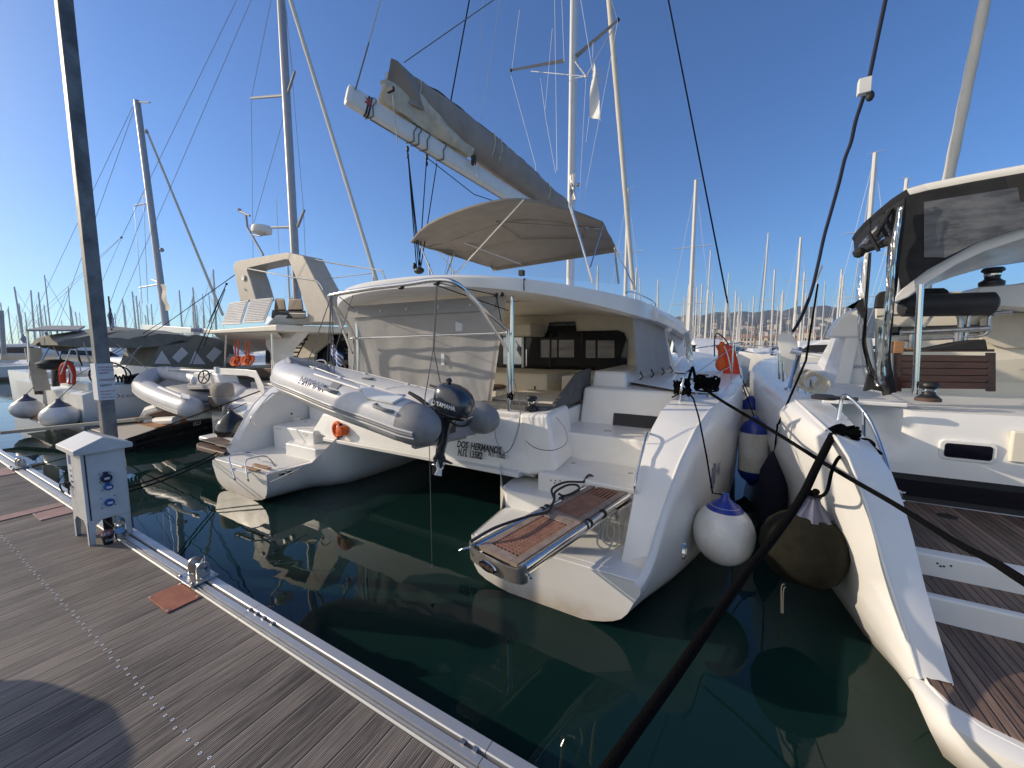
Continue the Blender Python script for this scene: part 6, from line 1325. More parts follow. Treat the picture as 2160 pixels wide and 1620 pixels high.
for q4 in (((486, 641), (525, 635), (509, 684), (469, 686)), ((530, 634), (578, 630), (559, 680), (514, 682))):
    P4 = [at('y', d, *p) for p, d in zip(q4, (6.8, 6.8, 6.2, 6.2))]
    b = MB(); b.hexa(P4, [p+V((0, -.02, .03)) for p in P4]); so_ = b.build('solar_panel', 'white_plastic', A, bevel=.005)
    c = sum(P4, V((0, 0, 0)))/4; b = MB(); b.add([c+(p-c)*.93+V((0, -.03, .035)) for p in P4], [(0, 1, 2, 3)]); b.build('panel_face', 'solar_film', so_, smooth=0)
b = MB()
for x0, x1 in ((578, 604), (607, 641)): b.hexa([at('y', 7.2, x0, 655), at('y', 7.2, x1, 655), at('y', 7.5, x1, 655), at('y', 7.5, x0, 655)], [at('y', 7.2, x0+3, 629), at('y', 7.2, x1-4, 630), at('y', 7.4, x1-4, 630), at('y', 7.4, x0+3, 629)])
b.build('fly_seat', 'leather_brown', A, bevel=.05, seg=3)
b = MB(); b.hexa([at('y', 6.8, 572, 672), at('y', 6.8, 645, 672), at('y', 7.4, 645, 668), at('y', 7.4, 572, 668)], [at('y', 6.8, 574, 658), at('y', 6.8, 645, 660), at('y', 7.4, 645, 655), at('y', 7.4, 574, 653)]); b.build('fly_seat', 'engine_black', A, bevel=.03)
for x, x2, y0, y1 in ((477, 474, 702, 800), (573, 577, 696, 782)):
    b = MB(); b.tube([at('y', 6.2, x, y0), at('y', 6.2, x2, y1)], .03, 10); b.build('post', 'steel', A)
b = MB(); b.tube([at('y', 6.9, x, y) for x, y in ((525, 567), (620, 585), (668, 592), (676, 600), (682, 612))], .02, 8); b.tube(catmull([at('y', 7.2, x, y) for x, y in ((640, 543), (720, 558), (800, 570), (808, 576), (813, 592))], 4), .02, 8); b.tube([at('y', 7.2, 655, 592), at('y', 7.2, 785, 576)], .014, 8); b.build('fly_rail', 'steel', A)
# radar
b = MB(); c = at('y', 7.0, 552, 484); b.lathe([(.001, -.13), (.22, -.13), (.27, -.10), (.285, -.02), (.28, .04), (.25, .10), (.14, .125), (.001, .13)], c, 26); ra = b.build('radar_dome', 'white_plastic', A); 
text('SIMRAD', .10, c+V((-.14, -.30, .0)), V((1, .25, 0)), (0, 0, 1), 'lettering_grey', ra, wide=.8)
b = MB(); b.tube([at('y', 7.0, 555, 538), at('y', 7.0, 522, 480), at('y', 7.0, 519, 455)], .035, 8); b.tube([at('y', 7.0, 530, 495), at('y', 7.0, 548, 498), at('y', 7.0, 560, 494)], .02, 8); b.tube([at('y', 7.0, 504, 445), at('y', 7.0, 527, 455)], .035, 8); b.ball(at('y', 7.0, 505, 443), .06, 8); b.build('radar_mast', 'mast_grey', A)
b = MB(); b.tube([at('y', 7.2, 589, 533), at('y', 7.2, 583, 420)], .009, 6); b.build('aerial', 'white_plastic', A)
# mast of this boat
def mast(parent, p, q, d, r, m_='mast_paint', ext=1.0, name='mast'):
    a = at('y', d, *p); c = at('y', d, *q); b = MB(); b.tube([c, c+(a-c)*ext], [r, r*.85], 12); return b.build(name, m_, parent)
ma = mast(A, (593, 0), (631, 700), 8.3, .135, 'mast_grey', 1.5)
b = MB(); 
for p, q in (((530, 207), (603, 201)), ((622, 150), (606, 200)), ((570, 480), (622, 479)), ((642, 443), (628, 478))): b.tube([at('y', 8.2, *p), at('y', 8.3, *q)], [.04, .05], 8)
b.build('spreader', 'mast_grey', ma)
for p, q in (((530, 207), (535, 640)), ((530, 207), (572, 0)), ((598, 250), (530, 490)), ((604, 20), (640, 440)), ((640, 440), (648, 640)), ((618, 155), (600, 0))):
    b = MB(); b.tube([at('y', 8.3, *p), at('y', 8.3, *q)], .008, 6); b.build('stay', 'wire', ma)
furled((613, 0), (797, 600), 14, 15.8, .115, .10, A, 1.4, 'furled_sail')
# cabin bulkhead, cockpit, hulls
b = MB(); b.prism([at('y', 8.6, x, y) for x, y in ((618, 712), (690, 702), (700, 715), (664, 745), (660, 775), (700, 790), (618, 790))], (0, .1, 0)); b.build('bulkhead', 'gelcoat_cream', A, smooth=0)
b = MB(); b.prism([at('y', 8.8, x, y) for x, y in ((560, 700), (760, 700), (760, 860), (560, 860))], (0, .1, 0)); b.build('saloon_window', 'black_glass', A, smooth=0)
b = MB()
for k in range(5): b.tube([at('y', 7.6, 612-5*k, 716+9*k), at('y', 7.6, 648-6*k, 716+9*k)], .03, 6)
b.tube([at('y', 7.6, 650, 706), at('y', 7.6, 624, 758)], .02, 6); b.build('fly_stair', 'engine_black', A)
# charcoal port hull (its inner side and stern deck)
b = MB(); xs_ = -13.1
def ah(y, w=1.0): 
    zt = lerp1([(3.3, .17), (4.1, .31), (5.7, .44), (7, 1.0), (8, 1.35), (16, 1.6)], y)
    return [V((xs_, y, zt)), V((xs_+.04, y, zt*.7)), V((xs_+.02, y, .06)), V((xs_-.25, y, -.3)), V((xs_-2.4, y, -.3)), V((xs_-2.7, y, .1)), V((xs_-2.7, y, zt))]
hp3 = []
for px_, yb, yt in ((262, 955, 930), (285, 950, 921), (330, 940, 906), (395, 925, 891), (473, 905, 872), (540, 890, 855), (600, 880, 835)):
    ba = at('z', 0, px_, yb); tp_ = at('y', ba.y, px_, yt); hp3.append((ba, tp_))
b = MB(); b.loft([[V((t_.x, t_.y, t_.z)), t_.lerp(ba, .5)+V((.03, 0, 0)), ba, V((ba.x-.3, ba.y, -.35)), V((ba.x-2.4, ba.y, -.35)), V((t_.x-2.6, t_.y, 0)), V((t_.x-2.6, t_.y, t_.z))] for ba, t_ in hp3]); b.build('port_hull', 'charcoal_hull', A, smooth=40)
b = MB()
for t0_, t1_ in ((.12, .32), (.50, .72)):
    q_ = [V((ba.x+.035, ba.y, 0)).lerp(V((t_.x+.035, t_.y, t_.z)), k) for ba, t_ in hp3[1:5] for k in (t0_, t1_)]; b.add(q_, [(0, 2, 3, 1), (2, 4, 5, 3), (4, 6, 7, 5)])
b.build('hull_stripe', 'black_glass', A, smooth=0)
b = MB(); t_ = [h[1] for h in hp3]; b.hexa([t_[0], t_[2], t_[2]-V((2.4, 0, 0)), t_[0]-V((2.4, 0, 0))], [p+V((0, 0, .03)) for p in (t_[0], t_[2], t_[2]-V((2.4, 0, 0)), t_[0]-V((2.4, 0, 0)))]); b.build('stern_ramp', 'roll_bar_paint', A, bevel=.01)
b = MB(); q_ = [t_[2]-V((.08, 0, 0)), t_[4]-V((.08, 0, 0)), t_[4]-V((2.4, 0, 0)), t_[2]-V((2.4, 0, 0))]; b.hexa(q_, [p+V((0, 0, .035)) for p in q_]); b.build('stern_deck', 'light_wood', A, smooth=0)
b = MB(); c = at('y', 4.0, 300, 890); b.box(c.x-.5, c.x+.2, 4.0, 4.25, c.z-.06, c.z+.06); b.build('rolled_mat', 'white_plastic', A, bevel=.04)
text('023', .16, hp3[3][1]+V((.05, .1, -.12)), hp3[4][1]-hp3[3][1], (0, 0, 1), 'lettering_white', A, shear=.3)
# starboard hull with stacked teak platform
b = MB(); 
def sh(y):
    k = min(1, max(0, (y-3.9)/1.2)); return [V((-8.98, y, .50+.9*k)), V((-8.95, y, .3)), V((-9.1, y, -.2)), V((-10.7, y, -.3)), V((-11.0, y, .2)), V((-11.0, y, .50+.9*k))]
b.loft([sh(y) for y in (4.5, 5.1, 8, 12, 16)]); b.build('starboard_hull', 'hull_gelcoat', A, smooth=40)
def zq(pts, z, th, name, m_, bev=.03):
    b = MB(); b.prism([at('z', z, *p) for p in pts], (0, 0, th)); return b.build(name, m_, A, bevel=bev, seg=3)
zq([(419, 929), (479, 945), (500, 935), (462, 920)], .60, .09, 'platform', 'gelcoat'); zq([(424, 928), (478, 941), (496, 934), (462, 921)], .695, .006, 'platform_teak', 'teak_y', 0)
zq([(415, 945), (425, 941), (485, 955), (490, 965), (480, 968), (415, 951)], .45, .10, 'step', 'leather_brown')
# tender lift arms
b = MB(); b.tube([at('y', 5.0, 357, 779), at('y', 5.0, 460, 783)], .035, 8); lf = b.build('lift_beam', 'mast_paint', A)
b = MB(); b.loft([[at('y', 5.0, *p), at('y', 5.0, *q), at('y', 5.15, *q), at('y', 5.15, *p)] for p, q in (((458, 776), (458, 790)), ((520, 779), (520, 793)), ((541, 782), (536, 797)), ((556, 812), (545, 822)), ((560, 835), (548, 835)))]); b.build('lift_arm', 'gelcoat', A, bevel=.02)
b = MB(); a = at('y', 5.0, 357, 779); b.box(a.x-.05, a.x+.05, a.y-.05, a.y+.05, a.z-.10, a.z+.08); a = at('y', 5.0, 458, 782); b.box(a.x-.05, a.x+.05, a.y-.05, a.y+.05, a.z-.12, a.z+.10); b.build('lift_fitting', 'white_plastic', lf)
b = MB(); b.hexa([at('y', 7.2, 470, 800), at('y', 7.2, 590, 795), at('y', 8.5, 620, 790), at('y', 8.5, 500, 790)], [at('y', 7.2, 470, 780), at('y', 7.2, 590, 775), at('y', 8.5, 620, 778), at('y', 8.5, 500, 775)]); b.build('cockpit_sofa', 'leather_brown', A, bevel=.03)
b = MB(); b.box(-13.4, -9.2, 6.6, 14, .9, 1.35); b.build('bridge_deck', 'gelcoat', A, bevel=.03)
# orange lines hung up in the cockpit
t = root('orange_rope', 'bundles of orange rope hanging in the cockpit of the flybridge boat', 'rope bundle', 'orange ropes in the flybridge cockpit')
def orope(t, x, y, top):
    b = MB(); c = at('y', 6.25, x, y)
    for k in range(8):
        a = k*.8; b.tube(catmull([c+V((.13*math.sin(j*1.3+a)+.03*k-.1, .08*math.cos(a+j), .14*math.cos(j*1.3+a))) for j in range(6)], 3), .03, 6)
    b.build('bundle', 'orange', t); b = MB()
    for dx in (-5, 3): b.tube([at('y', 6.25, x+dx, top), at('y', 6.25, x+dx*.6, y-8)], .025, 6)
    b.build('hanging_line', 'orange', t)
orope(t, 500, 762, 716); t['label'] = 'orange rope bundle hanging left in the cockpit of the flybridge boat'
t = root('orange_rope', 'orange rope bundle hanging nearer the post in the cockpit of the flybridge boat', 'rope bundle', 'orange ropes in the flybridge cockpit'); orope(t, 523, 760, 720)

# ---- second tender, on the neighbour's lift
D2 = root('inflatable_dinghy', 'pale inflatable dinghy with steering wheel on the lift of the flybridge boat', 'dinghy')
z2 = 1.42
def dz_(x, y, d): return at('y', d, x, y)
nr = [dz_(402, 860, 4.0), dz_(360, 846, 4.05), dz_(320, 828, 4.1)]; bw_ = [dz_(303, 812, 4.35), dz_(322, 795, 4.8), dz_(352, 790, 5.1)]; fr_ = [dz_(410, 800, 5.2), dz_(470, 815, 5.15), dz_(512, 838, 5.1)]
ax2 = catmull(nr+bw_+fr_, 5); b = MB(); b.tube(ax2, .25, 20); tb2 = b.build('tube', 'pvc', D2, smooth=60)
for p, q in ((ax2[0], ax2[1]), (ax2[-1], ax2[-2])):
    d = (p-q).normalized(); b = MB(); b.lathe([(.25, 0), (.24, .08), (.19, .18), (.10, .25), (.001, .28)], p, 18, axis=d); b.build('tube_end', 'pvc', tb2)
b = MB()
for dz in (-.06, -.11):
    pts = []
    for i, p in enumerate(ax2[:len(nr)*5+12]):
        a = ax2[max(0, i-1)]; c = ax2[i+1]; d = (c-a).normalized(); o_ = V((-d.y, d.x, 0)).normalized(); ctr = at('y', 4.7, 410, 820)
        if (p+o_-ctr).xy.length < (p-o_-ctr).xy.length: o_ = -o_
        pts.append(p+o_*.235+V((0, 0, dz)))
    b.tube(pts, .014, 6)
b.build('rubbing_strake', 'pvc_dark', tb2)
b = MB(); b.add([dz_(405, 850, 4.1), dz_(330, 815, 4.4), dz_(360, 800, 5.0), dz_(505, 835, 5.0)], [(0, 1, 2, 3)]); b.build('floor', 'pvc_dark', D2, solid=.1)
b = MB(); b.prism([dz_(x, y, 4.9) for x, y in ((400, 806), (408, 786), (442, 784), (458, 790), (466, 812), (400, 812))], (.1, .4, 0)); co2 = b.build('console', 'gelcoat', D2, bevel=.03)
b = MB(); c = dz_(430, 795, 4.8); n2_ = V((.35, -1, .25)).normalized(); u2 = n2_.cross(V((0, 0, 1))).normalized(); w2 = u2.cross(n2_)
b.tube([c+(u2*math.cos(a)+w2*math.sin(a))*.17 for a in [2*math.pi*k/20 for k in range(21)]], .018, 6)
for k in range(5): a = 2*math.pi*k/5; b.tube([c, c+(u2*math.cos(a)+w2*math.sin(a))*.17], .014, 6)
b.build('steering_wheel', 'engine_black', D2)
b = MB(); b.hexa([dz_(395, 822, 4.5), dz_(450, 822, 4.5), dz_(455, 812, 5.0), dz_(398, 812, 5.0)], [dz_(395, 814, 4.5), dz_(450, 814, 4.5), dz_(455, 806, 5.0), dz_(398, 806, 5.0)]); b.build('seat', 'pvc_dark', D2, bevel=.02)
b = MB(); b.tube([dz_(336, 817, 3.9), dz_(385, 838, 3.82)], .035, 8); b.hexa([dz_(376, 838, 3.8), dz_(400, 842, 3.8), dz_(400, 836, 3.9), dz_(385, 832, 3.9)], [p+V((0, 0, .03)) for p in (dz_(376, 838, 3.8), dz_(400, 842, 3.8), dz_(400, 836, 3.9), dz_(385, 832, 3.9))]); b.build('oar', 'white_plastic', D2)
b = MB(); b.ball(dz_(409, 803, 4.4), .07, 10, sc=(1, 1, 1.5)); b.build('small_float', 'white_plastic', D2)
b = MB(); b.tube([dz_(300, 890, 4.3), dz_(315, 865, 4.3), dz_(340, 858, 4.3)], .12, 8); b.tube([dz_(330, 888, 4.2), dz_(372, 886, 4.2)], .10, 8); b.tube([dz_(400, 880, 4.4), dz_(455, 872, 4.6)], .10, 8); b.build('chock', 'white_plastic', A)
# covered outboard
O2 = root('outboard_motor', 'outboard motor with beige fabric cover on the smaller dinghy at the left', 'outboard motor')
oc2 = dz_(469, 826, 4.3)
b = MB(); b.loft([sup(oc2, a, b_, z, 20, .75) for z, a, b_ in ((-.12, .23, .17), (-.05, .25, .2), (.08, .25, .2), (.16, .23, .18), (.20, .17, .13), (.21, .08, .06))]); b.build('cloth_cover', 'beige_cover', O2)
b = MB(); b.loft([sup(oc2, a, b_, z, 20, .75) for z, a, b_ in ((-.30, .10, .08), (-.25, .17, .13), (-.15, .22, .17), (-.11, .235, .18))]); b.loft([slabsec(dz_(478, 848, 4.3), .12, .06), slabsec(dz_(474, 872, 4.3), .08, .04), slabsec(dz_(471, 888, 4.3), .05, .03)]); b.build('leg', 'mast_grey', O2)
b = MB(); b.prism([dz_(x, y, 4.35) for x, y in ((438, 835), (462, 838), (466, 868), (442, 868))], (0, .2, 0)); b.build('bracket', 'engine_black', O2, bevel=.02)
b = MB(); pc = dz_(462, 893, 4.3)
for k in range(3): a = R(120*k+10); r1 = V((0, math.cos(a), math.sin(a))); t1 = V((0, -math.sin(a), math.cos(a))); b.hexa([pc-t1*.03, pc+r1*.11-t1*.05, pc+r1*.11+t1*.04, pc+t1*.03], [q+V((.02, 0, 0)) for q in (pc-t1*.03, pc+r1*.11-t1*.05, pc+r1*.11+t1*.04, pc+t1*.03)])
b.build('propeller', 'steel', O2)

# ================================================================== white sailing yacht with grey green canvas
Y = root('sailing_yacht', 'white sailing yacht with grey green canvas behind the lamp post', 'sailing yacht', 'sailing yachts moored at the left')
hx_ = lambda x, y, X=-15.4: at('x', X, x, y)
def oy(y):
    k = min(1, max(0, (y-3.5)/1.0)); w = lerp1([(3.4, .82), (6, 1), (10, .95), (14, .55), (17, .05)], y); zt = lerp1([(3.4, 1.12), (3.9, 1.33), (6, 1.36), (16, 1.6)], y)
    c = -17.6; hw_ = 2.25*w
    return [V((c+hw_, y, zt)), V((c+hw_*1.0, y, zt*.55)), V((c+hw_*.93, y, .12)), V((c+hw_*.7, y, -.3)), V((c-hw_*.7, y, -.3)), V((c-hw_*.95, y, .12)), V((c-hw_, y, zt))]
b = MB(); b.loft([oy(y) for y in (3.4, 3.9, 4.6, 6, 8, 10, 12, 14, 15.6, 17)]); b.build('hull', 'hull_gelcoat', Y, smooth=50)
b = MB(); b.box(-18.9, -16.2, 2.9, 3.45, .28, .36); b.build('bathing_platform', 'light_wood', Y, bevel=.02)
b = MB(); b.box(-19.2, -16.0, 2.86, 3.42, .24, .285); b.build('platform_rim', 'gelcoat', Y, bevel=.02)
text('Oceanis 51.1', .17, V((-15.34, 3.86, 1.0)), (0, 1, 0), (0, 0, 1), 'lettering_grey', Y, wide=1.5)
text('Κέρκυρα', .16, V((-17.2, 3.385, .62)), (1, 0, 0), (0, 0, 1), 'lettering_grey', Y, shear=.3)
b = MB(); b.box(-18.9, -16.2, 6.8, 13.5, 1.3, 1.75); b.build('cabin', 'gelcoat', Y, bevel=.15, seg=4)
b = MB(); b.box(-19.0, -16.1, 3.6, 6.9, 1.2, 1.42); b.build('cockpit_coaming', 'gelcoat', Y, bevel=.05)
# canvas : bimini and tent
cvz = lambda x, y, X=-16.2: at('x', X, x, y)
top_l = [(122, 722), (140, 716), (200, 706), (240, 700), (270, 697), (300, 700), (340, 704), (380, 706), (410, 712)]
bot_l = [(122, 728), (140, 730), (200, 732), (240, 733), (270, 734), (300, 734), (340, 730), (380, 724), (410, 722)]
b = MB(); b.loft([[cvz(*p), cvz(*q), cvz(*q)+V((-2.9, 0, 0)), cvz(*p)+V((-2.2, 0, .12)), cvz(*p)+V((-1.2, 0, .16))] for p, q in zip(top_l, bot_l)]); b.build('bimini', 'grey_canvas', Y, smooth=60)
b = MB(); b.grid(lambda u, v: cvz(275+60*u, 698+5*u).lerp(cvz(210+60*u, 712+6*u), v)+V((.01, 0, .02+.03*math.sin(v*5+u*4))), 10, 6); b.build('faded_panel', 'cream_cushion', Y)
tent = [(318, 774), (338, 726), (412, 705), (470, 716), (492, 724), (500, 775)]
b = MB(); pts = [cvz(*p) for p in tent]; b.hexa(pts, [p+V((-2.8, 0, 0)) for p in pts]); tn = b.build('cockpit_tent', 'grey_canvas', Y, smooth=30, bevel=.05)
for w_ in ([(325, 767), (341, 739), (360, 768)], [(362, 754), (383, 732), (397, 745), (376, 765)], [(399, 768), (411, 740), (433, 768)], [(434, 752), (452, 732), (468, 742), (448, 764)], [(472, 766), (484, 746), (498, 748), (500, 766)]):
    b = MB(); q = [cvz(*p)+V((.012, 0, 0)) for p in w_]; b.prism(q, (.006, 0, 0)); b.build('tent_window', 'clear_pane', tn, smooth=0) if 'clear_pane' in MATS else b.build('tent_window', 'sticker', tn, smooth=0)
b = MB()
for p, q in (((245, 776), (300, 728)), ((246, 725), (325, 790)), ((292, 732), (262, 780)), ((180, 735), (205, 800)), ((150, 735), (128, 790)), ((160, 735), (172, 790)), ((176, 722), (195, 790))): b.tube([cvz(*p, -15.9), cvz(*q, -15.9)], .012, 6)
b.build('canvas_bow', 'steel_dull', Y)
b = MB()
for (cx_, cy_, r_) in ((228, 790, .38), (246, 792, .30)):
    c = cvz(cx_, cy_, -16.5); b.tube([c+V((.1*math.cos(a), r_*math.cos(a), r_*math.sin(a))) for a in [2*math.pi*k/18 for k in range(19)]], .025, 6)
b.build('steering_wheel', 'engine_black', Y)
b = MB(); b.prism([cvz(x, y, -16.0) for x, y in ((215, 812), (222, 785), (235, 780), (240, 812))], (-.4, 0, 0)); b.prism([cvz(x, y, -16.0) for x, y in ((262, 810), (270, 795), (300, 788), (340, 792), (344, 806))], (-.4, 0, 0)); b.build('cockpit_gear', 'engine_black', Y, bevel=.03)
b = MB(); 
for k in range(6): b.tube(catmull([cvz(240+8*k, 806, -15.6), cvz(244+8*k, 790+3*(k % 2), -15.7), cvz(250+8*k, 806, -15.6)], 4), .02, 6)
b.build('rope_heap', 'rope_black', Y)
# davits, outboard and platform things of the same corner
t = root('outboard_motor', 'dark outboard motor clamped on the stern rail left of the lamp post', 'outboard motor'); c = cvz(116, 770, -17.5)
b = MB(); b.loft([sup(c, a, b_, z, 18, .8) for z, a, b_ in ((-.13, .25, .22), (-.05, .32, .36), (.06, .32, .38), (.14, .22, .26), (.17, .1, .1))]); b.build('cowling', 'engine_black', t)
b = MB(); b.loft([slabsec(cvz(120, 780, -17.5), .12, .12), slabsec(cvz(119, 800, -17.5), .1, .1), slabsec(cvz(118, 815, -17.5), .06, .08)]); b.build('leg', 'charcoal_hull', t)
t = root('horseshoe_buoy', 'red horseshoe lifebuoy on the stern rail left of the lamp post', 'lifebuoy'); 
b = MB(); b.tube(catmull([cvz(x, y, -16.8) for x, y in ((133, 808), (131, 785), (135, 771), (145, 768), (152, 780), (153, 800), (150, 811))], 4), .075, 8); b.build('cover', 'red_orange', t)
b = MB(); b.tube([cvz(x, y, -16.65) for x, y in ((143, 770), (151, 790), (150, 808))], .018, 6); b.build('reflective_tape', 'lettering_white', t)
for (cx_, cy_, r_, lab, X) in ((127, 878, .40, 'big cream ball fender hanging at the stern of the canvas covered yacht', -16.2), (58, 862, .36, 'smaller cream ball fender half hidden behind the gangplank at the far left', -18.6)):
    c = at('x', X, cx_, cy_); fender_ball('ball_fender', lab, c, r_, [c+V((0, .4, .95))], 'white_vinyl', 'lilac_vinyl', sq=.85)
# upright gangplank with slats and boat at far left
t = root('gangplank', 'cream slatted gangplank hoisted upright at the far left', 'gangplank')
b = MB()
for k in range(10):
    p = cvz(52+2.2*k, 744+9*k, -18.6); b.hexa([p, p+V((0, .33, 0)), p+V((.05, .33, 0)), p+V((.05, 0, 0))], [p+V((0, 0, .14)), p+V((0, .33, .14)), p+V((.05, .33, .14)), p+V((.05, 0, .14))])
b.build('slats', 'cream_cushion', t, smooth=0); b = MB(); b.tube([cvz(56, 735, -18.6), cvz(78, 832, -18.6)], .05, 6); b.tube([cvz(66, 735, -18.6), cvz(88, 832, -18.6)], .05, 6); b.build('rail', 'leather_brown', t)
b = MB(); b.hexa([at('x', -16.5, 0, 917), at('x', -13.6, 285, 889), at('x', -13.6, 285, 889)+V((0, .35, 0)), at('x', -16.5, 0, 917)+V((0, .35, 0))], [at('x', -16.5, 0, 910), at('x', -13.6, 285, 882), at('x', -13.6, 285, 882)+V((0, .35, 0)), at('x', -16.5, 0, 910)+V((0, .35, 0))]); t = tag(b.build('long_gangplank', 'rope_beige', bevel=.01), 'long pale plank reaching from the left edge to the flybridge boat stern', 'gangplank')
# stern arch with solar roof
t = root('bimini_frame', 'flat grey bimini and solar roof over the stern at the far left', 'bimini')
b = MB(); q = [at('x', -16.8, 55, 699), at('x', -16.8, 165, 699), at('x', -19.3, 180, 690), at('x', -19.3, 100, 690)]; b.prism(q, (0, 0, .05)); b.build('solar_roof', 'curtain', t, smooth=0)
b = MB(); b.loft([[at('x', -18.0, *p), at('x', -18.0, *q), at('x', -20.2, *q)+V((0, 0, 0)), at('x', -20.2, *p)+V((0, 0, .15))] for p, q in (((76, 725), (76, 729)), ((90, 718), (90, 734)), ((130, 714), (130, 741)), ((175, 721), (175, 732)), ((190, 724), (190, 727)))]); b.build('canopy', 'grey_canvas', t, smooth=50)
b = MB()
for p, q in (((58, 698), (62, 770)), ((95, 700), (133, 765)), ((105, 728), (82, 772)), ((128, 741), (120, 775)), ((160, 735), (173, 772)), ((120, 692), (121, 720))): b.tube([at('x', -18.0, *p), at('x', -18.0, *q)], .025, 6)
b.build('frame', 'steel', t)
# far left boat
t = root('sailing_yacht', 'white yacht stern cut by the left edge of the photo', 'sailing yacht', 'sailing yachts moored at the left')
b = MB(); b.loft([[V((-21.0, y, 1.15)), V((-21.1, y, .5)), V((-21.6, y, -.2)), V((-24.5, y, -.2)), V((-25.0, y, .5)), V((-25.0, y, 1.15))] for y in (3.6, 4.2, 6, 10, 14)]); b.build('hull', 'hull_gelcoat', t, smooth=40)
b = MB(); b.box(-24.5, -21.5, 6, 12, 1.1, 2.0); b.build('cabin', 'gelcoat', t, bevel=.2, seg=3)
b = MB(); b.tube([at('x', -23, 0, 752), at('x', -23, 100, 752), at('x', -23, 200, 757)], .12, 8); b.build('boom', 'cream_cushion', t)
b = MB(); b.tube([at('x', -21.0, 8, 748), at('x', -21.0, 2, 655)], .06, 8); b.tube([at('x', -21.0, 8, 748), at('x', -21.0, 0, 655)], .03, 8); b.build('mast', 'mast_grey', t)
# flags
q = lambda x, y: at('x', -16.5, x, y)
flag('ensign', 'striped greek ensign drooping on its staff right of the lamp post', q(236, 706), q(229, 625), .02, [q(226, 665), q(235, 700), q(243, 690), q(234, 648)], 'greek_stripes')
q = lambda x, y: at('x', -19.5, x, y)
flag('ensign', 'small striped greek flag above the upright gangplank at the far left', q(62, 745), q(56, 700), .02, [q(42, 717), q(58, 727), q(60, 717), q(49, 705)], 'greek_stripes')
# masts of yachts at the left
t = root('sailing_yacht', 'sailing yacht with ionian lettering on its boom and a leaning grey mast', 'sailing yacht', 'sailing yachts moored at the left')
mm = mast(t, (289, 213), (352, 700), 9.5, .17, 'mast_grey', 1)
b = MB(); b.tube([at('y', 7.0, 300, 692), at('y', 9.5, 440, 700)], .14, 10)
b = MB(); b.loft([[at('y', 6.6, *p), at('y', 6.6, *q), at('y', 6.75, *q), at('y', 6.75, *p)] for p, q in (((298, 684), (298, 701)), ((345, 687), (345, 703)), ((445, 694), (445, 704)))]); bm_ = b.build('boom', 'mast_paint', t, bevel=.03)
text('ionian', .36, at('y', 6.57, 403, 701), at('y', 6.57, 440, 702)-at('y', 6.57, 403, 701), (0, 0, 1), 'lettering_blue', bm_, ext=.01)
b = MB()
for p, q in (((283, 434), (318, 427)), ((302, 411), (322, 427)), ((294, 607), (333, 600)), ((321, 590), (340, 598)), ((283, 215), (316, 216))): b.tube([at('y', 9.5, *p), at('y', 9.5, *q)], .04, 6)
b.ball(at('y', 9.4, 341, 527), .12, 8); b.ball(at('y', 9.4, 309, 278), .10, 8); b.build('spreader', 'mast_grey', mm)
b = MB(); b.tube([at('y', 9.6, 308, 272), at('y', 14, 470, 665)], [.05, .09], 8); b.build('furled_sail', 'furled_sail', t)
b = MB()
for p, q in (((280, 225), (60, 690)), ((284, 228), (120, 690)), ((283, 434), (300, 640)), ((302, 411), (312, 640)), ((294, 607), (303, 700)), ((310, 430), (232, 640))): b.tube([at('y', 9.5, *p), at('y', 9.0, *q)], .012, 6)
b.build('stay', 'wire', t)
b = MB(); b.loft([[V((c+w, y, 1.4)), V((c+w*.8, y, -.2)), V((c-w*.8, y, -.2)), V((c-w, y, 1.4))] for y, c, w in ((4, -27, 1.9), (8, -27.5, 2.1), (14, -28, 1.2), (17, -28.3, .1))]); b.build('hull', 'hull_gelcoat', t, smooth=40)
b = MB(); b.grid(lambda u, v: at('y', 9.4, 338+4*u+10*v, 600+55*v)+V((.3*u, .05*math.sin(v*9), 0)), 4, 10); b.build('pennant', 'cream_cushion', t, smooth=180)
# rigging with backstay tackles
b = MB()
for p, q in (((533, -70), (257, 500)), ((257, 500), (60, 695)), ((257, 500), (195, 640)), ((560, -70), (233, 690)), ((250, 505), (40, 700))): b.tube([at('y', 5.5, *p), at('y', 5.0, *q)], .006, 6)
b.ball(at('y', 5.2, 256, 501), .04, 8); b.build('backstay', 'wire', Y)
b = MB()
for p, q in (((495, 580), (340, 690)), ((340, 690), (130, 810)), ((340, 680), (200, 765)), ((478, 598), (440, 680)), ((478, 598), (404, 770)), ((475, 610), (430, 730))): b.tube([at('y', 5.0, *p), at('y', 4.8, *q)], .009, 6)
b.ball(at('y', 5.0, 478, 599), .03, 8); b.build('stern_line', 'rope_black', A)

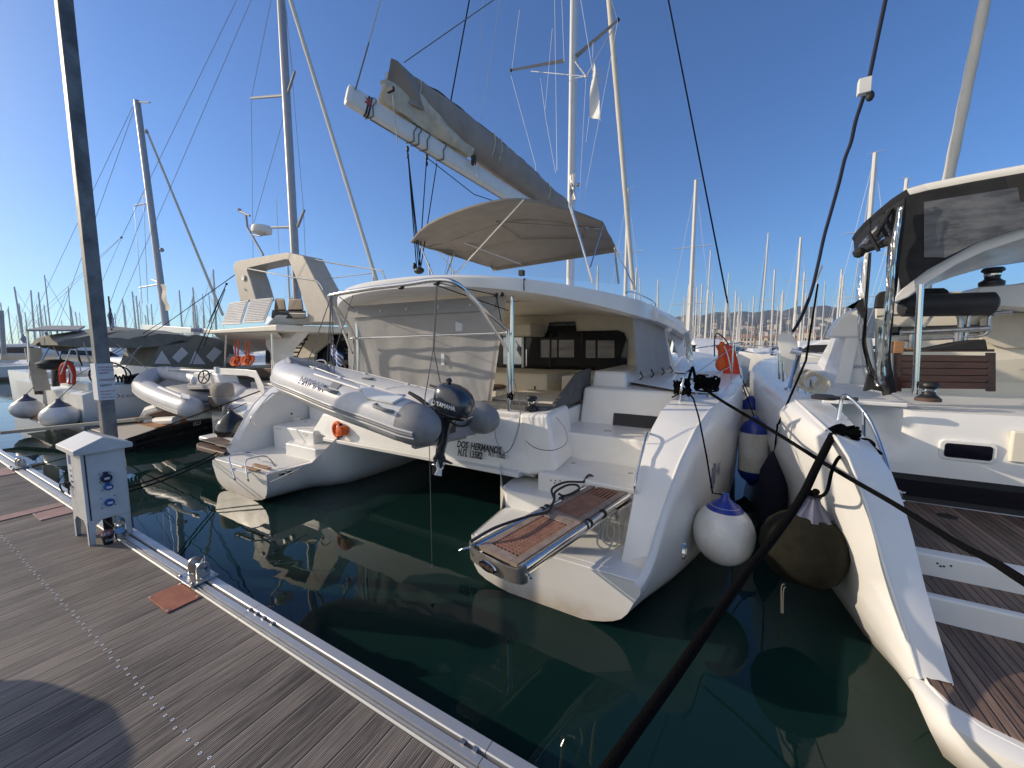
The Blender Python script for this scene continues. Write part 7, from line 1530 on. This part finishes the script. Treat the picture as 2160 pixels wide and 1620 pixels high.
# ================================================================== far rows of boats
GRP = 'distant moored sailing boats'
def proto_boat(kind):
    o = root('sailing_boat', 'x', 'sailing boat', GRP); L_ = 11.0
    def s(y, w, z0): return [V((w, y, z0)), V((w*.98, y, z0*.5)), V((w*.8, y, .05)), V((w*.4, y, -.25)), V((-w*.4, y, -.25)), V((-w*.8, y, .05)), V((-w*.98, y, z0*.5)), V((-w, y, z0))]
    b = MB(); b.loft([s(y, w, z) for y, w, z in ((-5.5, 1.35, 1.05), (-3, 1.8, 1.1), (0, 1.9, 1.15), (3, 1.3, 1.3), (5, .4, 1.45), (5.5, .05, 1.5))]); b.build('hull', ['hull_gelcoat', 'lettering_blue', 'hull_gelcoat'][kind], o, smooth=50)
    b = MB(); b.hexa([V((-1.1, -2, 1.1)), V((1.1, -2, 1.1)), V((.8, 3, 1.25)), V((-.8, 3, 1.25))], [V((-.9, -1.9, 1.6)), V((.9, -1.9, 1.6)), V((.5, 2.4, 1.5)), V((-.5, 2.4, 1.5))]); b.build('cabin', 'gelcoat', o, bevel=.05)
    b = MB(); b.hexa([V((-1.0, -3.4, 1.6)), V((1.0, -3.4, 1.6)), V((1.0, -1.4, 1.5)), V((-1.0, -1.4, 1.5))], [V((-.8, -3.2, 2.1)), V((.8, -3.2, 2.1)), V((.7, -2, 2.1)), V((-.7, -2, 2.1))]); b.build('sprayhood', ['navy_cloth', 'grey_canvas', 'black_fabric'][kind], o, bevel=.08)
    b = MB(); b.tube([(0, .6, 1.2), (0, .5, 16.5)], [.12, .08], 8); m0 = b.build('mast', 'distant_mast', o)
    b = MB()
    for z in ((6.2, 11) if kind != 1 else (8.2,)): b.tube([(-.9, .5, z), (.9, .5, z)], .03, 6)
    b.tube([(-.25, .5, 16.5), (.3, .5, 16.6)], .015, 6); b.build('spreader', 'distant_mast', m0)
    b = MB()
    for p, q in (((-1.7, .2, 1.1), (-.9, .5, 6.2)), ((1.7, .2, 1.1), (.9, .5, 6.2)), ((-.9, .5, 6.2), (0, .5, 16.3)), ((.9, .5, 6.2), (0, .5, 16.3))): b.tube([p, q], .007, 4)
    b.build('stay', 'distant_mast', m0)
    b = MB(); b.tube([(0, 5.4, 1.5), (0, .6, 15.8)], [.035, .03], 6); b.build('furled_sail', ['furled_sail', 'grey_canvas', 'distant_mast'][kind], o)
    b = MB(); b.tube([(0, .4, 2.3), (0, -3.8, 2.45)], [.16, .11], 8); b.build('boom_cover', ['navy_cloth', 'cream_cushion', 'grey_canvas'][kind], o)
    return o
protos = [proto_boat(k) for k in range(3)]; usedp = [False]*3
def far_boat(px, ytop, d=None, kind=None, rz=None, h=16.5, label=None):
    fwd = d if d else (h-H)*F/(733-ytop); kind = random.randrange(3) if kind is None else kind
    r = fw+rt*((px-1080)/F); r.z = 0; r.normalize(); ang = math.atan2(px-1080, F); pos = V((0, 0, 0))+r*(fwd/math.cos(ang)); sc = 1.0 if not d else ((733-ytop)*fwd/F+H)/16.5
    if usedp[kind]: o = copy_tree(protos[kind])
    else: o = protos[kind]; usedp[kind] = True
    o.location = (pos.x, pos.y, 0); o.rotation_euler = (R(random.uniform(-.8, .8)), R(random.uniform(-.8, .8)), rz if rz is not None else random.choice((0, math.pi))+R(random.uniform(-6, 6))); o.scale = (sc,)*3
    o['label'] = label; o['category'] = 'sailing boat'; o['group'] = GRP; return o
named = [(1812, 330, 'nearer sailing boat with the tallest white mast left of the right catamaran roof'), (1858, 393, 'sailing boat whose white mast rises just behind the black edged roof'), (1881, 403, 'sailing boat with a short aerial on its mast over the black edged roof'),
 (1447, 385, 'sailing boat with a clear tall mast right of the middle catamaran roof'), (1311, 405, 'sailing boat with a mast close behind the rolled white sail'), (1483, 530, 'sailing boat with a thin mast between the dark stay and the tall mast'),
 (1598, 495, 'sailing boat with the tall mast in the middle of the gap between the catamarans'), (1666, 507, 'sailing boat with a mast right of the middle of the gap'), (1757, 585, 'sailing boat with a double looking mast near the wavy blue cable foot'),
 (472, 572, 'sailing boat whose dark mast stands left of the solar panels'), (52, 607, 'sailing boat with a mast above the flat solar roof at the far left'), (110, 582, 'sailing boat with the tallest thin mast left of the lamp post'), (170, 608, 'sailing boat whose mast touches the lamp post on its left side'), (960, 520, 'sailing boat with a mast seen below the helm bimini')]
for px_, yt, lab in named:
    o = far_boat(px_, yt, label=lab, h=17)
    if px_ in (1812, 1858, 1881):
        for c in o.children:
            if c.name.startswith('mast'): c.scale = (1.7, 1.7, 1); c.location = (0, -.35, 0)
rnd = random.Random(3)
def lab_for(px, yt):
    if px < 190: return 'distant sailing boat in the crowd of masts left of the lamp post'
    if px < 480: return 'distant sailing boat in the crowd of masts between the lamp post and the flybridge boat'
    if px < 1000: return 'distant sailing boat seen in gaps of the flybridge boat and under the bimini'
    if px < 1400: return 'distant sailing boat whose masthead shows above the middle catamaran roof'
    if px < 1640: return 'distant sailing boat in the left half of the gap between the catamarans'
    if px < 1800: return 'distant sailing boat in the right half of the gap between the catamarans'
    return 'distant sailing boat seen through the cockpit of the right catamaran'
lst = []
for k in range(34): lst.append((rnd.uniform(1425, 1800), rnd.choice([575, 600, 612, 625, 632, 640, 648, 655, 662])+rnd.uniform(-8, 8)))
for k in range(22): lst.append((rnd.uniform(-20, 185), rnd.uniform(618, 705)))
for k in range(24): lst.append((rnd.uniform(240, 470), rnd.uniform(610, 700)))
for k in range(10): lst.append((rnd.uniform(500, 1000), rnd.uniform(560, 640)))
for k in range(6): lst.append((rnd.uniform(1230, 1400), rnd.uniform(540, 640)))
for k in range(6): lst.append((rnd.uniform(1810, 1990), rnd.uniform(560, 640)))
for k in range(16): lst.append((rnd.uniform(1425, 1790), rnd.uniform(600, 665)))
for k in range(12): lst.append((rnd.uniform(-20, 185), rnd.uniform(660, 712)))
for k in range(14): lst.append((rnd.uniform(230, 470), rnd.uniform(660, 712)))
for px_, yt in lst: far_boat(px_, yt, label=lab_for(px_, yt))
# low hulls close to the far pontoon, with masts already counted: motor boats
def motor_boat(px, d, L_, rz, label, first=[None]):
    if first[0] is None:
        o = root('motor_boat', label, 'motor boat', 'white motor boats along the far pontoon')
        def s(y, w, z0): return [V((w, y, z0)), V((w*.9, y, .3)), V((w*.4, y, -.3)), V((-w*.4, y, -.3)), V((-w*.9, y, .3)), V((-w, y, z0))]
        b = MB(); b.loft([s(y, w, z) for y, w, z in ((-5, 1.7, 1.1), (0, 1.9, 1.25), (3.5, 1.3, 1.5), (5.4, .08, 1.8))]); b.build('hull', 'hull_gelcoat', o, smooth=40)
        b = MB(); b.hexa([V((-1.4, -3, 1.1)), V((1.4, -3, 1.1)), V((.9, 3, 1.4)), V((-.9, 3, 1.4))], [V((-1.2, -2.6, 2.7)), V((1.2, -2.6, 2.7)), V((.8, .6, 2.6)), V((-.8, .6, 2.6))]); b.build('cabin', 'gelcoat', o, bevel=.15, seg=3)
        b = MB(); b.hexa([V((-1.36, -1.6, 1.75)), V((1.36, -1.6, 1.75)), V((.98, 1.9, 1.75)), V((-.98, 1.9, 1.75))], [V((-1.30, -1.6, 2.35)), V((1.30, -1.6, 2.35)), V((.9, 1.3, 2.25)), V((-.9, 1.3, 2.25))]); b.build('window_band', 'black_glass', o, smooth=0)
        b = MB(); b.tube(catmull([(1.5, -.5, 1.3), (1.35, 2, 1.95), (.3, 5.2, 2.3), (-.3, 5.2, 2.3), (-1.35, 2, 1.95), (-1.5, -.5, 1.3)], 5), .03, 6); b.build('bow_rail', 'steel', o); first[0] = o
    else: o = copy_tree(first[0])
    r = fw+rt*((px-1080)/F); r.z = 0; r.normalize(); pos = r*(d/math.cos(math.atan2(px-1080, F))); o.location = (pos.x, pos.y, 0); o.rotation_euler = (0, 0, rz); o.scale = (L_/10.5,)*3; o['label'] = label; return o
motor_boat(1478, 27, 12, R(200), 'large white motor boat with raked dark windows beyond the middle catamaran side deck')
motor_boat(1740, 31, 12, R(95), 'long white motor boat lying sideways behind the rope coil')
motor_boat(1600, 36, 9, R(180), 'small white open boat centred in the gap at the far pontoon')
for k, (px_, d_) in enumerate(((30, 40), (150, 48), (255, 36), (330, 52), (300, 70), (560, 44), (620, 55), (1540, 60), (1680, 45))):
    motor_boat(px_, d_, 9+k % 3*1.5, R(k*47), ['white motor boat in the harbour left of the lamp post', 'white motor boat just left of the lamp post foot', 'white motor boat seen under the grey green bimini', 'white motor boat beside the cockpit tent', 'distant white motor boat above the yacht cockpit', 'white motor boat seen between the flybridge posts', 'white motor boat behind the flybridge stairs', 'distant motor boat behind the red lifebuoy', 'motor boat behind the raised white passerelle'][k])
for k in range(14):
    px_ = rnd.uniform(-10, 640); motor_boat(px_, rnd.uniform(26, 50), rnd.uniform(7, 11), rnd.uniform(0, 6.28), 'white motor boat in the packed harbour left of the lamp post' if px_ < 200 else 'white motor boat in the packed harbour right of the lamp post')
for i, used in enumerate(usedp):
    if not used: far_boat(1500, 650, kind=i, label=lab_for(1500, 650))
# far pontoon, quay, buildings
o = MB().box(-60, 70, 33.5, 35.5, -.3, .55).build('far_pontoon', 'concrete', smooth=0); structure(o)
o = MB().box(-900, 900, 285, 700, -1, 1.4).build('quay', 'concrete', smooth=0); structure(o)
def house_proto(kind):
    o = root('house', 'x', 'house'); w, l, h = ((10, 8, 6), (16, 9, 5), (9, 9, 9))[kind]
    b = MB(); b.box(-w/2, w/2, -l/2, l/2, -4, h); b.build('wall', ['stucco', 'stucco_white', 'stucco'][kind], o, smooth=0)
    b = MB(); b.hexa([V((-w/2-.5, -l/2-.5, h)), V((w/2+.5, -l/2-.5, h)), V((w/2+.5, l/2+.5, h)), V((-w/2-.5, l/2+.5, h))], [V((-w/2+2.5, -.2, h+2.2)), V((w/2-2.5, -.2, h+2.2)), V((w/2-2.5, .2, h+2.2)), V((-w/2+2.5, .2, h+2.2))]); b.build('roof', 'terracotta', o, smooth=0)
    for k in range(-2, 3):
        for z in (1.2, 4.0)[:2 if h > 5 else 1]:
            b = MB(); b.box(k*w/5.5-.5, k*w/5.5+.5, -l/2-.06, -l/2+.02, z, z+1.5); b.build('window', 'dark_window', o, smooth=0)
    return o
hp_ = [house_proto(k) for k in range(3)]; hu = [False]*3
def house(px, d, z, kind, label, grp, rz=0., sc=1.):
    if hu[kind]: o = copy_tree(hp_[kind])
    else: o = hp_[kind]; hu[kind] = True
    r = fw+rt*((px-1080)/F); r.z = 0; r.normalize(); pos = r*(d/math.cos(math.atan2(px-1080, F))); o.location = (pos.x, pos.y, z); o.rotation_euler = (0, 0, rz); o.scale = (sc,)*3; o['label'] = label; o['category'] = 'house'; o['group'] = grp
for k, (px_, d_, kd) in enumerate(((1545, 330, 1), (1568, 320, 0), (1596, 340, 1), (1628, 315, 0), (1652, 325, 1), (1694, 310, 2), (1722, 320, 1), (1750, 305, 1), (1500, 345, 1), (1790, 330, 0), (520, 330, 1), (570, 320, 0), (610, 340, 1), (1455, 350, 0))):
    house(px_, d_, 1.4, kd, 'low ochre harbour building with terracotta roof on the quay behind the masts', 'harbour buildings on the quay', R(-15+k*7 % 30), 1.3)
prof_h = [(-400, 733), (0, 731), (250, 728), (400, 722), (500, 707), (700, 706), (1000, 700), (1300, 684), (1380, 676), (1440, 671), (1480, 666), (1520, 662), (1560, 664), (1600, 660), (1640, 658), (1700, 650), (1760, 651), (1850, 655), (2000, 662), (2160, 668), (2600, 700), (3200, 730)]
def hill_pt(px, t):
    ang = math.atan2(px-1080, F) if px < 2000 else math.atan2(px-1080, F); r = (fw+rt*((px-1080)/F)); r.z = 0; r.normalize()
    d0 = 750/math.cos(ang); d1 = 1700/math.cos(ang); hz_ = (733-lerp1(prof_h, px))/F*1700+H; hz_ *= 1+.03*math.sin(px*.11)+.015*math.sin(px*.37)
    s = t; d = d0+(d1-d0)*s; z = hz_*(s**1.25)*(1+.10*math.sin(px*.05+s*9)*(1-s))
    return V((r.x*d, r.y*d, z-.5))
pxs = [-400+15*k for k in range(int(3600/15)+1)]
b = MB(); n_ = 16; vs = [hill_pt(p, k/n_) for p in pxs for k in range(n_+1)]; b.add(vs, [(i*(n_+1)+j, (i+1)*(n_+1)+j, (i+1)*(n_+1)+j+1, i*(n_+1)+j+1) for i in range(len(pxs)-1) for j in range(n_)])
mat('hillside', (.070, .078, .055), .95, col2=(.030, .040, .028), nscale=.022, detail=10, bump=1.0, bscale=.05)
o = b.build('hills', 'hillside', smooth=180); structure(o)
for k in range(70):
    px_ = rnd.gauss(1610, 70) if k < 52 else rnd.uniform(1440, 1790); px_ = min(1795, max(1442, px_)); t_ = rnd.uniform(.08, .62)
    p = hill_pt(px_, t_); ang = math.atan2(px_-1080, F); house(px_, p.xy.length*math.cos(ang), p.z+1, rnd.randrange(3), 'tiny white house scattered on the green hillside beyond the masts', 'houses on the hillside', rnd.uniform(-.6, .6), rnd.uniform(.8, 1.5))
# band of shore trees (reads as one mass)
b = MB(); rnd2 = random.Random(9)
for k in range(520):
    px_ = rnd2.uniform(350, 2100); d_ = rnd2.uniform(350, 700); r = fw+rt*((px_-1080)/F); r.z = 0; r.normalize(); pos = r*(d_/math.cos(math.atan2(px_-1080, F))); s_ = rnd2.uniform(3, 7)
    n0 = len(b.v); b.ball((pos.x, pos.y, 1.5+s_*.6), s_, 8, sc=(1.2, 1.2, .8)); b.v[n0:] = [tuple(V(q)+V((rnd2.uniform(-.6, .6), rnd2.uniform(-.6, .6), rnd2.uniform(-.8, .8)))) for q in b.v[n0:]]
mat('tree_mass', (.045, .06, .025), .95, col2=(.012, .02, .008), nscale=.3)
o = b.build('shore_trees', 'tree_mass', smooth=0); o['kind'] = 'stuff'; o['label'] = 'dark mass of trees along the far shore'

# ================================================================== haze
m = bpy.data.materials.new('haze'); m.use_nodes = True; MATS['haze'] = m; nt = m.node_tree; nt.nodes.remove(nt.nodes['Principled BSDF'])
pv = nt.nodes.new('ShaderNodeVolumePrincipled'); pv.inputs['Color'].default_value = (.80, .88, 1, 1); pv.inputs['Density'].default_value = .00022; pv.inputs['Anisotropy'].default_value = .3
nt.links.new(pv.outputs[0], nt.nodes['Material Output'].inputs['Volume'])
o = MB().box(-1950, 2200, -70, 2600, -6, 260).build('haze', 'haze', smooth=0); o['kind'] = 'stuff'; o['label'] = 'thin haze over the harbour'
# ================================================================== pieces that lie apart become parts of their own
SPLIT = ('spreader', 'bimini_leg', 'label_patch', 'buckle', 'grab_handle', 'deck_latch', 'ceiling_lamp', 'snap', 'hook', 'stanchion', 'davit_brace', 'helm_seat_back', 'fly_seat', 'plate_screw', 'mainsheet_block', 'block', 'collar', 'ladder_rail', 'canvas_bow', 'slot_clip', 'drain', 'strap', 'sail_tie', 'pad_button', 'lifting_rope', 'mainsheet', 'lift_fitting', 'chock', 'cockpit_gear', 'loose_curtain_corner', 'side_tube', 'stern_line', 'backstay', 'door_frame', 'hull_stripe', 'hull_emblem', 'strop', 'rod', 'thin_line')
def islands(me):
    n = len(me.vertices); p = list(range(n))
    def f(a):
        while p[a] != a: p[a] = p[p[a]]; a = p[a]
        return a
    for e in me.edges: a, c = f(e.vertices[0]), f(e.vertices[1]); p[a] = c
    g = {}
    for i in range(n): g.setdefault(f(i), []).append(i)
    return list(g.values())
for o in list(COL.objects):
    base = o.name.split('.')[0]
    if o.type != 'MESH' or base not in SPLIT or o.get('kind') == 'stuff': continue
    r_ = o
    while r_.parent: r_ = r_.parent
    if r_.get('category') in ('sailing boat', 'motor boat'): continue
    gs = islands(o.data)
    if not 1 < len(gs) <= 40: continue
    me0 = o.data
    for k, gset in enumerate(gs):
        keep = set(gset); bm = bmesh.new(); bm.from_mesh(me0); bm.verts.ensure_lookup_table()
        bmesh.ops.delete(bm, geom=[v for v in bm.verts if v.index not in keep], context='VERTS')
        me = me0.copy(); bm.to_mesh(me); bm.free()
        if k == 0: first = me; continue
        c = o.copy(); c.data = me; COL.objects.link(c); c.name = base
    o.data = first
# ================================================================== finish: put every group's Empty at the base of its things
bpy.context.view_layer.update()
for o in [o for o in COL.objects if o.type == 'EMPTY' and o.parent is None]:
    ms_ = [c for c in o.children_recursive if c.type == 'MESH' and len(c.data.vertices)]
    if not ms_ or o.location.length > 1e-6: continue
    lo = [1e9]*3; hi = [-1e9]*3
    for c in ms_:
        for p in c.bound_box:
            for i in range(3): lo[i] = min(lo[i], p[i]); hi[i] = max(hi[i], p[i])
    loc = V(((lo[0]+hi[0])/2, (lo[1]+hi[1])/2, lo[2])); o.location = loc
    for c in o.children: c.matrix_parent_inverse = Matrix.Translation(-loc)
